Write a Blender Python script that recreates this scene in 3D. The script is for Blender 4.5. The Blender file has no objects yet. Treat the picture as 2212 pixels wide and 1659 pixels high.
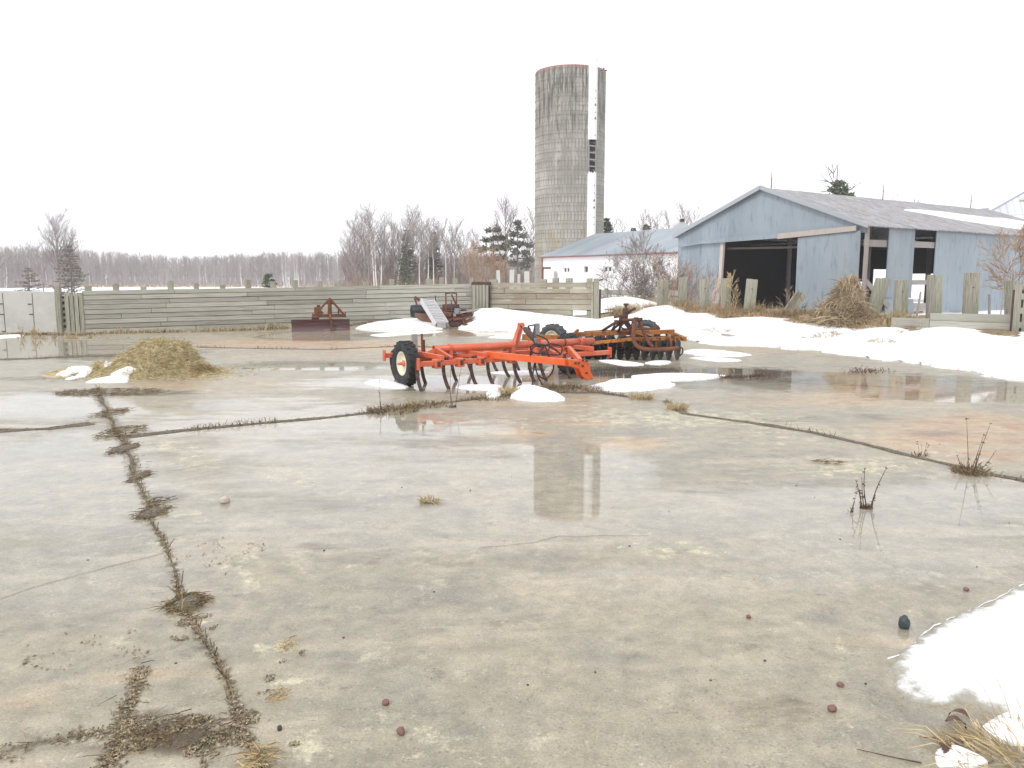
import bpy, math, random
import numpy as np
from mathutils import Vector, Matrix, noise as mnoise
R = math.radians
rnd = random.Random(7)
scene = bpy.context.scene
col = scene.collection

# ---------------------------------------------------------------- camera, sky, sun, exposure
FPX, CX, CY, PITCH, H = 1736.0, 1106.0, 829.5, R(7.596), 1.88
cam_d = bpy.data.cameras.new("camera")
cam = bpy.data.objects.new("camera", cam_d)
col.objects.link(cam)
cam.location = (0, 0, H)
cam.rotation_euler = (R(90) - PITCH, 0, 0)
cam_d.sensor_width = 36
cam_d.lens = FPX / 2212 * 36
cam_d.clip_end = 5000
cam_d.clip_start = 0.05
scene.camera = cam

SUN_EL, SUN_AZ = R(42), R(215)      # azimuth clockwise from +Y: behind the camera, to the left
w = bpy.data.worlds.new("World")
scene.world = w
w.use_nodes = True
nt = w.node_tree
nt.nodes.clear()
sky = nt.nodes.new("ShaderNodeTexSky")
sky.sky_type = 'NISHITA'
sky.sun_disc = False
sky.sun_elevation = SUN_EL
sky.sun_rotation = SUN_AZ
tc = nt.nodes.new("ShaderNodeTexCoord")
nz = nt.nodes.new("ShaderNodeTexNoise")
nz.inputs['Scale'].default_value = 1.6
nz.inputs['Detail'].default_value = 5
cr = nt.nodes.new("ShaderNodeMapRange")
cr.inputs['From Min'].default_value = .25
cr.inputs['From Max'].default_value = .75
cr.inputs['To Min'].default_value = 0.0
cr.inputs['To Max'].default_value = 1.0
cl = nt.nodes.new("ShaderNodeMix")
cl.data_type = 'RGBA'
cl.inputs[6].default_value = (10.6, 10.75, 11.1, 1)    # thinner cloud
cl.inputs[7].default_value = (13.6, 13.6, 13.7, 1)   # thicker, brighter cloud
mx = nt.nodes.new("ShaderNodeMix")
mx.data_type = 'RGBA'
mx.inputs[0].default_value = 0.93
bg = nt.nodes.new("ShaderNodeBackground")
bg.inputs['Strength'].default_value = 0.091
out = nt.nodes.new("ShaderNodeOutputWorld")
L = nt.links.new
L(tc.outputs['Generated'], nz.inputs['Vector'])
L(nz.outputs[0], cr.inputs[0])
L(cr.outputs[0], cl.inputs[0])
L(sky.outputs[0], mx.inputs[6])
L(cl.outputs[2], mx.inputs[7])
L(mx.outputs[2], bg.inputs['Color'])
L(bg.outputs[0], out.inputs['Surface'])

sd = bpy.data.lights.new("sun", 'SUN')
sd.energy = 1.5
sd.angle = R(14)
sd.color = (1, .97, .92)
sun = bpy.data.objects.new("sun", sd)
col.objects.link(sun)
sun.rotation_euler = (R(90) - SUN_EL, 0, -SUN_AZ + math.pi)
sun.location = (-10, -10, 30)
vs = scene.view_settings
scene.display_settings.display_device = 'sRGB'
vs.view_transform = 'Standard'
vs.look = 'None'
vs.exposure = 0.20
vs.gamma = 1
vs.use_curve_mapping = False
scene.cycles.use_denoising = True
scene.cycles.max_bounces = 6
scene.cycles.diffuse_bounces = 3
scene.cycles.glossy_bounces = 3
scene.cycles.transmission_bounces = 4
scene.cycles.volume_bounces = 2
scene.cycles.use_adaptive_sampling = True

# ---------------------------------------------------------------- projection helpers (photo pixels, 2212 wide, to points)
cp, sp = math.cos(PITCH), math.sin(PITCH)
def ray(px, py):
    x = (px - CX) / FPX; yu = -(py - CY) / FPX
    return Vector((x, cp + yu * sp, -sp + yu * cp))
def at(px, py, Y):
    d = ray(px, py); k = Y / d.y
    return Vector((d.x * k, Y, H + d.z * k))
def zp(px, py, z):
    d = ray(px, py); k = (z - H) / d.z
    return Vector((d.x * k, d.y * k, z))
def sst(a, b, v):
    t = np.clip((v - a) / (b - a), 0, 1); return t * t * (3 - 2 * t)
POSTLINE = np.array([(3.0, 37.5), (6.2, 33), (8.6, 29), (12.05, 25), (13.7, 22), (16.5, 17.5), (20, 11), (23, 4)])
def bank(x, y):
    x = np.asarray(x, float); y = np.asarray(y, float)
    best = np.full(np.broadcast(x, y).shape, 1e9); sgn = np.ones_like(best)
    for (ax, ay), (bx, by) in zip(POSTLINE[:-1], POSTLINE[1:]):
        dx, dy = bx - ax, by - ay; l2 = dx * dx + dy * dy
        t = np.clip(((x - ax) * dx + (y - ay) * dy) / l2, 0, 1)
        d = np.hypot(x - ax - t * dx, y - ay - t * dy)
        s = np.sign((x - ax) * dy - (y - ay) * dx)      # + on the yard side
        m = d < best
        best = np.where(m, d, best); sgn = np.where(m, s, sgn)
    yard = 0.42 * (1 - sst(0, 6.8, best)); back = 0.42 * (1 - sst(.5, 3.5, best))
    return np.where(sgn < 0, yard, back)
def g(x, y):
    x = np.asarray(x, float); y = np.asarray(y, float)
    s = 9.8 - y
    z = .0035 * (np.logaddexp(0, s / .4) * .4)
    z = z + .17 * sst(24, 30, y) * sst(-12, -7, x) * (1 - sst(45, 60, y))
    z = z + bank(x, y)
    z = z - .8 * sst(40, 160, y)
    return z
def gf(x, y): return float(g(x, y))
def gp(px, py):
    z = 0.0
    for _ in range(12):
        p = zp(px, py, z); z = .5 * z + .5 * gf(p.x, p.y)
    return Vector((p.x, p.y, gf(p.x, p.y)))

# ---------------------------------------------------------------- mesh builder
class MB:
    def __init__(s): s.v = []; s.f = []; s.r = []; s.uv = None; s.rim = None
    def add(s, vs, fs, rv=None):
        o = len(s.v); s.v += [tuple(p) for p in vs]
        q = rnd.random() if rv is None else rv
        for f in fs: s.f.append(tuple(i + o for i in f)); s.r.append(q)
    def box(s, c, size, rot=None, rv=None):
        x, y, z = size[0] / 2, size[1] / 2, size[2] / 2
        P = [Vector(p) for p in ((-x, -y, -z), (x, -y, -z), (x, y, -z), (-x, y, -z), (-x, -y, z), (x, -y, z), (x, y, z), (-x, y, z))]
        if rot is not None: P = [rot @ p for p in P]
        c = Vector(c)
        s.add([p + c for p in P], [(0, 3, 2, 1), (4, 5, 6, 7), (0, 1, 5, 4), (1, 2, 6, 5), (2, 3, 7, 6), (3, 0, 4, 7)], rv)
    def beam(s, a, b, w, h, up=(0, 0, 1), w2=None, h2=None, rv=None):
        a = Vector(a); b = Vector(b); d = (b - a).normalized(); up = Vector(up)
        if abs(d.dot(up)) > .98: up = Vector((0, 1, 0))
        sx = d.cross(up).normalized(); uz = sx.cross(d).normalized()
        w2 = w if w2 is None else w2; h2 = h if h2 is None else h2
        V = []
        for p, ww, hh in ((a, w, h), (b, w2, h2)):
            for i, j in ((-1, -1), (1, -1), (1, 1), (-1, 1)): V.append(p + sx * (ww / 2 * i) + uz * (hh / 2 * j))
        s.add(V, [(3, 2, 1, 0), (4, 5, 6, 7), (0, 1, 5, 4), (1, 2, 6, 5), (2, 3, 7, 6), (3, 0, 4, 7)], rv)
    def tube(s, pts, r, n=8, caps=True, rv=None):
        pts = [Vector(p) for p in pts]; m = len(pts)
        rs = [r] * m if not hasattr(r, '__len__') else list(r)
        V = []; prev = None
        for i, p in enumerate(pts):
            d = (pts[min(i + 1, m - 1)] - pts[max(i - 1, 0)])
            d = d.normalized() if d.length > 1e-9 else Vector((0, 0, 1))
            if prev is None:
                a = Vector((0, 0, 1)) if abs(d.z) < .9 else Vector((1, 0, 0)); u = d.cross(a).normalized()
            else:
                u = prev - d * prev.dot(d)
                u = u.normalized() if u.length > 1e-6 else d.orthogonal().normalized()
            prev = u; v = d.cross(u)
            for k in range(n):
                t = 2 * math.pi * k / n
                V.append(p + (u * math.cos(t) + v * math.sin(t)) * rs[i])
        F = []
        for i in range(m - 1):
            for k in range(n):
                k2 = (k + 1) % n
                F.append((i * n + k, i * n + k2, (i + 1) * n + k2, (i + 1) * n + k))
        if caps and n > 2:
            F.append(tuple(range(n - 1, -1, -1))); F.append(tuple((m - 1) * n + k for k in range(n)))
        s.add(V, F, rv)
    def lathe(s, prof, c=(0, 0, 0), axis='z', n=24, rv=None, closed=False):
        c = Vector(c); V = []; F = []; m = len(prof)
        for (r, h) in prof:
            for k in range(n):
                t = 2 * math.pi * k / n
                a, b = r * math.cos(t), r * math.sin(t)
                V.append(c + (Vector((a, b, h)) if axis == 'z' else Vector((h, a, b)) if axis == 'x' else Vector((b, h, a))))
        for i in range(m - 1 + (1 if closed else 0)):
            j = (i + 1) % m
            for k in range(n):
                k2 = (k + 1) % n
                F.append((i * n + k, i * n + k2, j * n + k2, j * n + k))
        s.add(V, F, rv)
    def prism(s, poly, d, rv=None):
        d = Vector(d); n = len(poly); P = [Vector(p) for p in poly]
        s.add(P + [p + d for p in P], [tuple(range(n - 1, -1, -1)), tuple(range(n, 2 * n))] + [(i, (i + 1) % n, n + (i + 1) % n, n + i) for i in range(n)], rv)
    def blade(s, p, d, length, wd, bend, rv=None):
        """a dry blade: tapered, bent over, two segments"""
        p = Vector(p); d = Vector(d).normalized()
        h = Vector((rnd.uniform(-1, 1), rnd.uniform(-1, 1), 0)); h = h.normalized() if h.length > .01 else Vector((1, 0, 0))
        side = d.cross(h)
        side = side.normalized() if side.length > .01 else Vector((1, 0, 0))
        m = p + d * length * .55 + h * bend * length * .15
        e = p + d * length * (1 - .25 * bend) + h * bend * length * .6 - Vector((0, 0, bend * length * .25))
        w2 = wd / 2
        s.add([p - side * w2, p + side * w2, m + side * w2 * .8, m - side * w2 * .8, e], [(0, 1, 2, 3), (3, 2, 4)], rv)
    def build(s, name, m, parent=None, off=(0, 0, 0), smooth=False, bevel=0):
        me = bpy.data.meshes.new(name)
        V = np.array(s.v, dtype=np.float64).reshape(-1, 3) - np.array(off)
        me.from_pydata(V.tolist(), [], s.f)
        me.materials.append(m)
        at_ = me.attributes.new('rnd', 'FLOAT', 'FACE')
        at_.data.foreach_set('value', np.array(s.r, dtype=np.float32))
        if smooth:
            me.polygons.foreach_set('use_smooth', [True] * len(me.polygons))
        if s.rim is not None:
            ar = me.attributes.new('rim', 'FLOAT', 'POINT'); ar.data.foreach_set('value', np.array(s.rim, dtype=np.float32))
        me.update()
        o = bpy.data.objects.new(name, me)
        col.objects.link(o)
        if parent is not None: o.parent = parent
        if bevel:
            b = o.modifiers.new('bevel', 'BEVEL'); b.width = bevel; b.segments = 2; b.limit_method = 'ANGLE'
        return o

def tag(o, label=None, cat=None, group=None, kind=None):
    if label: o['label'] = label
    if cat: o['category'] = cat
    if group: o['group'] = group
    if kind: o['kind'] = kind
    return o
def thing(name, label, cat, loc=(0, 0, 0), rz=0, group=None):
    o = bpy.data.objects.new(name, None); col.objects.link(o)
    o.location = loc; o.rotation_euler = (0, 0, rz); o.empty_display_size = .2
    return tag(o, label, cat, group)
def dup(root, loc, rz, label, sc=1, group=None):
    def cp_(o, par):
        c = o.copy(); col.objects.link(c)
        if par is not None: c.parent = par
        for ch in kids.get(o.name, []): cp_(ch, c)
        return c
    kids = {}
    for o in col.objects:
        if o.parent: kids.setdefault(o.parent.name, []).append(o)
    c = cp_(root, None); c.location = loc; c.rotation_euler = (0, 0, rz); c.scale = (sc, sc, sc)
    c['label'] = label
    if group: c['group'] = group
    return c

# ---------------------------------------------------------------- materials
def node_noise(nt, vec, scale, detail=5, rough=.6, stretch=None, dist=0):
    n = nt.nodes.new('ShaderNodeTexNoise')
    n.inputs['Scale'].default_value = scale; n.inputs['Detail'].default_value = detail
    n.inputs['Roughness'].default_value = rough; n.inputs['Distortion'].default_value = dist
    v = vec
    if stretch:
        mp = nt.nodes.new('ShaderNodeMapping'); mp.inputs['Scale'].default_value = stretch
        nt.links.new(vec, mp.inputs['Vector']); v = mp.outputs[0]
    nt.links.new(v, n.inputs['Vector'])
    return n.outputs[0]
def node_range(nt, v, lo, hi, a=0, b=1, smooth=True):
    m = nt.nodes.new('ShaderNodeMapRange')
    if smooth: m.interpolation_type = 'SMOOTHSTEP'
    m.inputs['From Min'].default_value = lo; m.inputs['From Max'].default_value = hi
    m.inputs['To Min'].default_value = a; m.inputs['To Max'].default_value = b
    nt.links.new(v, m.inputs[0]); return m.outputs[0]
def node_mix(nt, f, a, b):
    m = nt.nodes.new('ShaderNodeMix'); m.data_type = 'RGBA'
    for sck, v in ((m.inputs[0], f), (m.inputs[6], a), (m.inputs[7], b)):
        if isinstance(v, (tuple, list)): sck.default_value = tuple(v) + (1,) if len(v) == 3 else v
        elif isinstance(v, (int, float)): sck.default_value = v
        else: nt.links.new(v, sck)
    return m.outputs[2]
def node_math(nt, op, a, b=None, c=None):
    m = nt.nodes.new('ShaderNodeMath'); m.operation = op
    for i, v in enumerate((a, b, c)):
        if v is None: continue
        if isinstance(v, (int, float)): m.inputs[i].default_value = v
        else: nt.links.new(v, m.inputs[i])
    return m.outputs[0]
def new_mat(name):
    m = bpy.data.materials.new(name); m.use_nodes = True
    nt = m.node_tree; b = nt.nodes['Principled BSDF']
    return m, nt, b
def mat(name, color, rough=.7, metal=0, spec=.4, layers=(), bump=None, var=0.0, coord='Object', sss=0):
    """layers: (scale, stretch, lo, hi, colour) noise masks laid over the base colour; var: per-piece value change"""
    m, nt, b = new_mat(name)
    tc = nt.nodes.new('ShaderNodeTexCoord'); vec = tc.outputs[coord]
    c = color
    for (s, st, lo, hi, c2) in layers:
        f = node_range(nt, node_noise(nt, vec, s, 6, .62, st), lo, hi)
        c = node_mix(nt, f, c, c2)
    if var:
        at_ = nt.nodes.new('ShaderNodeAttribute'); at_.attribute_name = 'rnd'
        hs = nt.nodes.new('ShaderNodeHueSaturation')
        nt.links.new(node_range(nt, at_.outputs['Fac'], 0, 1, 1 - var, 1 + var, False), hs.inputs['Value'])
        if isinstance(c, tuple): hs.inputs['Color'].default_value = c + (1,)
        else: nt.links.new(c, hs.inputs['Color'])
        c = hs.outputs[0]
    if isinstance(c, tuple): b.inputs['Base Color'].default_value = c + (1,)
    else: nt.links.new(c, b.inputs['Base Color'])
    b.inputs['Roughness'].default_value = rough; b.inputs['Metallic'].default_value = metal
    b.inputs['Specular IOR Level'].default_value = spec
    if bump:
        bs, st, stg, dist = bump
        bn = nt.nodes.new('ShaderNodeBump'); bn.inputs['Strength'].default_value = stg; bn.inputs['Distance'].default_value = dist
        nt.links.new(node_noise(nt, vec, bs, 6, .6, st), bn.inputs['Height'])
        nt.links.new(bn.outputs[0], b.inputs['Normal'])
    return m

M = {}
M['plank'] = mat('weathered plank', (.43, .415, .365), .85, layers=[
    (1.3, (.4, 3, 3), .44, .70, (.36, .375, .31)), (9, (.12, 4, 6), .45, .7, (.24, .22, .19)),
    (2.2, (.5, 2, 4), .58, .75, (.52, .47, .43)), (30, (.1, 6, 6), .55, .8, (.55, .54, .50))],
    bump=(22, (.08, 4, 6), .5, .02), var=.20)
M['plankb'] = mat('mossy brown plank', (.40, .37, .29), .85, layers=[
    (1.1, (.4, 3, 2), .4, .65, (.30, .24, .18)), (8, (.12, 4, 6), .5, .72, (.22, .18, .13)),
    (2.6, (.6, 2, 5), .55, .72, (.46, .50, .42)), (14, (1, 2, .6), .66, .78, (.72, .71, .68))],
    bump=(22, (.08, 4, 6), .5, .02), var=.12)
M['post'] = mat('weathered post', (.37, .36, .30), .85, layers=[
    (2.5, (3, 3, .4), .42, .66, (.30, .32, .235)), (14, (5, 5, .15), .48, .64, (.19, .16, .12)),
    (30, (6, 6, .12), .56, .8, (.56, .56, .50))], bump=(26, (4, 4, .1), .7, .02), var=.12)
M['concrete'] = mat('cast concrete', (.52, .52, .49), .8, layers=[
    (.8, None, .4, .7, (.44, .44, .41)), (5, None, .5, .8, (.58, .57, .55)), (1.5, (3, 3, .4), .6, .8, (.40, .36, .30))],
    bump=(18, None, .25, .01))
M['rust'] = mat('rust', (.17, .065, .035), .8, layers=[(6, None, .4, .7, (.09, .045, .035)), (20, None, .55, .75, (.28, .11, .05))], bump=(40, None, .4, .005), var=.15)
M['darkrust'] = mat('dark rust', (.075, .045, .04), .75, layers=[(5, None, .45, .7, (.14, .06, .045)), (16, None, .6, .8, (.22, .14, .11))], bump=(30, None, .4, .005), var=.2)
M['red'] = mat('faded red paint', (.60, .115, .05), .42, spec=.5, layers=[
    (2.2, None, .45, .7, (.66, .19, .11)), (9, None, .58, .72, (.36, .07, .04)), (25, None, .62, .72, (.52, .25, .17)), (40, None, .68, .76, (.20, .07, .04))], bump=(60, None, .12, .002), var=.07)
M['redbright'] = mat('orange red paint', (.70, .12, .028), .38, spec=.5, layers=[
    (3, None, .5, .75, (.66, .17, .07)), (12, None, .62, .74, (.34, .07, .04))], bump=(60, None, .1, .002), var=.04)
M['orange'] = mat('faded orange paint', (.43, .155, .03), .6, layers=[
    (4, None, .44, .62, (.28, .12, .04)), (11, None, .52, .64, (.14, .06, .035)), (3, None, .62, .75, (.62, .27, .06))], bump=(50, None, .3, .003), var=.12)
M['rubber'] = mat('worn tyre rubber', (.028, .029, .032), .7, layers=[(7, None, .5, .8, (.075, .078, .085)), (30, None, .6, .8, (.05, .05, .05))], bump=(60, None, .3, .003))
M['rubberg'] = mat('grey tyre rubber', (.07, .08, .085), .7, layers=[(7, None, .5, .8, (.15, .16, .17))], bump=(60, None, .3, .003))
M['rim'] = mat('cream rim paint', (.74, .70, .56), .5, layers=[(9, None, .62, .76, (.35, .18, .08))])
M['hose'] = mat('black hose', (.022, .022, .026), .45)
M['steel'] = mat('bare steel', (.30, .31, .34), .4, .6, layers=[(20, None, .5, .7, (.16, .10, .09))])
M['shank'] = mat('worn brown steel', (.075, .045, .04), .6, layers=[(12, None, .5, .7, (.17, .10, .08))], var=.15)
M['disc'] = mat('blackened disc steel', (.035, .028, .026), .5, .3, layers=[(9, None, .5, .7, (.075, .04, .03))])
M['greywood'] = mat('grey lumber', (.40, .37, .36), .85, layers=[(10, (.3, 4, 4), .45, .7, (.27, .24, .23)), (3, None, .6, .8, (.50, .44, .38))], bump=(20, (.2, 4, 4), .4, .01), var=.12)
M['palewood'] = mat('bleached lumber', (.52, .46, .42), .85, layers=[(10, (3, 3, .3), .5, .75, (.38, .30, .26)), (5, None, .62, .8, (.60, .50, .42))], var=.1)
M['slat'] = mat('grey slat', (.56, .55, .57), .7, layers=[(10, None, .5, .75, (.42, .40, .42))], var=.08)
M['hay'] = mat('old hay', (.54, .46, .28), .95, spec=.1, layers=[(3, None, .42, .7, (.58, .50, .32)), (9, None, .55, .75, (.30, .22, .11)), (1.7, None, .52, .7, (.34, .25, .13))], var=.45)
M['vine'] = mat('dead vines', (.40, .32, .21), .9, spec=.1, layers=[(2, None, .42, .66, (.27, .20, .13))], var=.45)
M['shedshade'] = mat('shed interior with painted shade', (.045, .047, .05), .8, layers=[(1, None, .5, .7, (.07, .045, .035))])  # rusty sheet metal, its base darkened to stand in for indoor shade
M['straw'] = mat('dead straw', (.50, .40, .24), .9, spec=.15, layers=[(2, None, .45, .7, (.40, .29, .17))], var=.4)
M['grass'] = mat('dead brown grass', (.44, .33, .20), .95, spec=.1, layers=[(1.5, None, .42, .66, (.27, .19, .11)), (4, None, .55, .7, (.46, .36, .23))], var=.4)
M['darkgrass'] = mat('sodden dead grass', (.20, .15, .09), .9, spec=.2, layers=[(3, None, .45, .7, (.30, .24, .14)), (7, None, .6, .75, (.12, .14, .05))], var=.45)
M['weed'] = mat('dead weed stem', (.115, .065, .05), .85, layers=[(10, None, .5, .7, (.20, .12, .08))], var=.3)
M['dirt'] = mat('wet silt', (.15, .12, .08), .75, spec=.4, layers=[(9, None, .42, .66, (.09, .075, .055)), (80, None, .54, .64, (.42, .37, .26)), (45, None, .5, .62, (.06, .048, .04))], bump=(35, None, .8, .02))
M['bark'] = mat('grey twig bark', (.27, .235, .225), .9, spec=.1, layers=[(1, None, .45, .7, (.34, .27, .24))], var=.25)
M['barkdark'] = mat('dark bark', (.15, .12, .11), .9, spec=.1, var=.3)
M['redtwig'] = mat('reddish twig bark', (.28, .215, .185), .9, spec=.1, var=.25)
M['tantwig'] = mat('tan willow bark', (.40, .28, .19), .9, spec=.1, var=.25)
M['birch'] = mat('white birch bark', (.66, .63, .60), .8, layers=[(3, (1, 1, 3), .58, .7, (.22, .19, .18))])
M['needles'] = mat('conifer needles', (.13, .165, .09), .9, spec=.2, layers=[(.7, None, .42, .66, (.17, .19, .12))], var=.4)
M['needleb'] = mat('bluish pine needles', (.17, .175, .14), .9, spec=.2, layers=[(.7, None, .42, .66, (.19, .18, .14))], var=.4)
M['needler'] = mat('browning conifer needles', (.20, .165, .13), .9, spec=.2, layers=[(.7, None, .42, .66, (.15, .15, .10))], var=.4)
M['white'] = mat('white siding', (.86, .86, .87), .5, layers=[(1.5, None, .6, .85, (.80, .81, .83))])
M['trim'] = mat('red brown trim', (.30, .08, .07), .6)
M['glass'] = mat('dark window glass', (.05, .06, .07), .08, spec=.6)
M['rock'] = mat('pink granite', (.22, .12, .10), .7, layers=[(30, None, .5, .7, (.12, .07, .06))], bump=(40, None, .5, .01))
M['rockb'] = mat('dark slate rock', (.045, .06, .065), .45, layers=[(18, None, .5, .7, (.09, .11, .11))], bump=(30, None, .6, .01))
M['rockw'] = mat('pale stone', (.52, .45, .40), .8, bump=(30, None, .4, .01))
M['pebble'] = mat('dark pebble', (.06, .055, .06), .6, var=.4)

m, nt_, b_ = new_mat('old snow')
tc_ = nt_.nodes.new('ShaderNodeTexCoord')
rim_ = nt_.nodes.new('ShaderNodeAttribute'); rim_.attribute_name = 'rim'
c_ = node_mix(nt_, node_range(nt_, node_noise(nt_, tc_.outputs['Object'], 1.1, 6), .52, .8), (.90, .91, .93), (.80, .82, .85))
sl_ = node_range(nt_, node_math(nt_, 'ADD', rim_.outputs['Fac'], node_math(nt_, 'MULTIPLY', node_math(nt_, 'SUBTRACT', node_noise(nt_, tc_.outputs['Object'], 9, 8, .75), .5), 1.3)), .55, 1.0)
c_ = node_mix(nt_, sl_, c_, (.36, .34, .29))
c_ = node_mix(nt_, node_math(nt_, 'MULTIPLY', node_range(nt_, node_noise(nt_, tc_.outputs['Object'], 55, 3, .6), .66, .72), .4), c_, (.35, .30, .24))
nt_.links.new(c_, b_.inputs['Base Color'])
b_.inputs['Roughness'].default_value = .75
b_.inputs['Specular IOR Level'].default_value = .2
bn_ = nt_.nodes.new('ShaderNodeBump'); bn_.inputs['Strength'].default_value = .5; bn_.inputs['Distance'].default_value = .03
nt_.links.new(node_noise(nt_, tc_.outputs['Object'], 7, 8, .65), bn_.inputs['Height'])
nt_.links.new(bn_.outputs[0], b_.inputs['Normal'])
M['snow'] = m

def ribbed(name, base, layers, pitch, depth, panel=None, rough=.5, metal=.3, spec=.5):
    """sheet-metal siding: UV.x metres along the wall, UV.y metres up"""
    m, nt, b = new_mat(name)
    uv = nt.nodes.new('ShaderNodeUVMap'); vec = uv.outputs[0]
    c = base
    for (s, st, lo, hi, c2) in layers:
        c = node_mix(nt, node_range(nt, node_noise(nt, vec, s, 6, .6, st), lo, hi), c, c2)
    sx = nt.nodes.new('ShaderNodeSeparateXYZ'); nt.links.new(vec, sx.inputs[0])
    if panel:
        q = node_math(nt, 'FRACT', node_math(nt, 'DIVIDE', sx.outputs[0], panel))
        e = node_math(nt, 'ABSOLUTE', node_math(nt, 'SUBTRACT', q, .5))
        c = node_mix(nt, node_math(nt, 'MULTIPLY', node_range(nt, e, .492, .5), .5), c, tuple(x * .45 for x in base))
        fl = node_math(nt, 'FLOOR', node_math(nt, 'DIVIDE', sx.outputs[0], panel))
        wn = nt.nodes.new('ShaderNodeTexWhiteNoise'); wn.noise_dimensions = '1D'; nt.links.new(fl, wn.inputs['W'])
        hs = nt.nodes.new('ShaderNodeHueSaturation'); nt.links.new(c, hs.inputs['Color'])
        nt.links.new(node_range(nt, wn.outputs[0], 0, 1, .92, 1.08, False), hs.inputs['Value']); c = hs.outputs[0]
    nt.links.new(c, b.inputs['Base Color'])
    b.inputs['Roughness'].default_value = rough; b.inputs['Metallic'].default_value = metal; b.inputs['Specular IOR Level'].default_value = spec
    r = node_math(nt, 'PINGPONG', node_math(nt, 'DIVIDE', sx.outputs[0], pitch), .5)
    r = node_range(nt, r, .38, .5)
    bn = nt.nodes.new('ShaderNodeBump'); bn.inputs['Strength'].default_value = .7; bn.inputs['Distance'].default_value = depth
    hgt = node_math(nt, 'ADD', r, node_math(nt, 'MULTIPLY', node_noise(nt, vec, 1.2, 4, .5, (1, .3, 1)), 1.2))
    nt.links.new(hgt, bn.inputs['Height']); nt.links.new(bn.outputs[0], b.inputs['Normal'])
    return m
M['siding'] = ribbed('blue grey galvanised siding', (.29, .345, .395), [(.5, (1, .4, 1), .42, .7, (.35, .40, .445)), (5, (1, .2, 1), .52, .74, (.22, .25, .28)), (2.2, (2.4, .25, 1), .62, .78, (.23, .19, .17)), (14, (1.5, .3, 1), .62, .8, (.40, .43, .46))], .3, .012, .9)
M['roofmetal'] = ribbed('weathered metal roof', (.34, .35, .37), [(2.2, (2.2, .3, 1), .44, .54, (.20, .185, .19)), (1.6, (2.2, .25, 1), .54, .62, (.31, .21, .19)), (7, (2, .3, 1), .50, .60, (.48, .48, .50)), (5, (3, .3, 1), .56, .64, (.14, .13, .13))], .25, .012, .8)
M['roofgrey'] = ribbed('blue grey metal roof', (.30, .345, .39), [(.25, (1, .4, 1), .4, .6, (.38, .42, .47))], .3, .01, 1.0, .45)
M['roofwhite'] = ribbed('white ribbed roof', (.60, .62, .64), [(.5, (1, .5, 1), .6, .75, (.55, .56, .52))], .45, .06, .9, .5, .0)
M['binmetal'] = mat('galvanised bin steel', (.42, .45, .48), .45, .4)
def uvs(o, fn):
    me = o.data; ul = me.uv_layers.new(name='UVMap')
    co = [v.co for v in me.vertices]
    for p in me.polygons:
        for li in p.loop_indices: ul.data[li].uv = fn(co[me.loops[li].vertex_index], p)
# ---------------------------------------------------------------- ground
def axis(lo, hi, fine, k):
    """non-uniform coordinates, dense around 0"""
    out = [0.0]
    while out[-1] < hi: out.append(out[-1] + fine + abs(out[-1]) * k)
    neg = [0.0]
    while neg[-1] > lo: neg.append(neg[-1] - fine - abs(neg[-1]) * k)
    return np.array(sorted(set(neg[1:] + out)))
def grid_obj(name, xs, ys, zf, mt, kind='structure', keep=None):
    X, Y = np.meshgrid(xs, ys); Z = zf(X, Y)
    nx, ny = len(xs), len(ys)
    V = np.stack([X.ravel(), Y.ravel(), Z.ravel()], 1)
    i = np.arange(nx * ny).reshape(ny, nx)
    F = np.stack([i[:-1, :-1].ravel(), i[:-1, 1:].ravel(), i[1:, 1:].ravel(), i[1:, :-1].ravel()], 1)
    if keep is not None:
        k = keep(X, Y).ravel(); F = F[k[F].all(1)]
    me = bpy.data.meshes.new(name); me.from_pydata(V.tolist(), [], F.tolist())
    me.materials.append(mt); me.polygons.foreach_set('use_smooth', [True] * len(F)); me.update()
    o = bpy.data.objects.new(name, me); col.objects.link(o)
    if kind: o['kind'] = kind
    return o, X, Y

m, nt, b = new_mat('snowy field')
geo = nt.nodes.new('ShaderNodeNewGeometry'); P_ = geo.outputs['Position']
c = node_mix(nt, node_range(nt, node_noise(nt, P_, .9, 5), .4, .7), (.30, .21, .12), (.20, .15, .10))
msk = node_range(nt, node_noise(nt, P_, .05, 8, .7, (1, 1.6, 1)), .50, .56)
sxy = nt.nodes.new('ShaderNodeSeparateXYZ'); nt.links.new(P_, sxy.inputs[0])
far = node_range(nt, sxy.outputs[1], 60, 90)          # the open field is all snow
msk = node_math(nt, 'MAXIMUM', msk, far)
c = node_mix(nt, msk, c, (.88, .89, .91))
nt.links.new(c, b.inputs['Base Color']); b.inputs['Roughness'].default_value = .8
M['field'] = m
xs = axis(-1200, 1200, .6, .06); ys = axis(-60, 1400, .6, .05)
grid_obj('ground', xs, ys, lambda X, Y: g(X, Y) - .05 - .15 * sst(10, 14, -np.hypot(X, Y - 14) + 26), M['field'])

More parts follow.
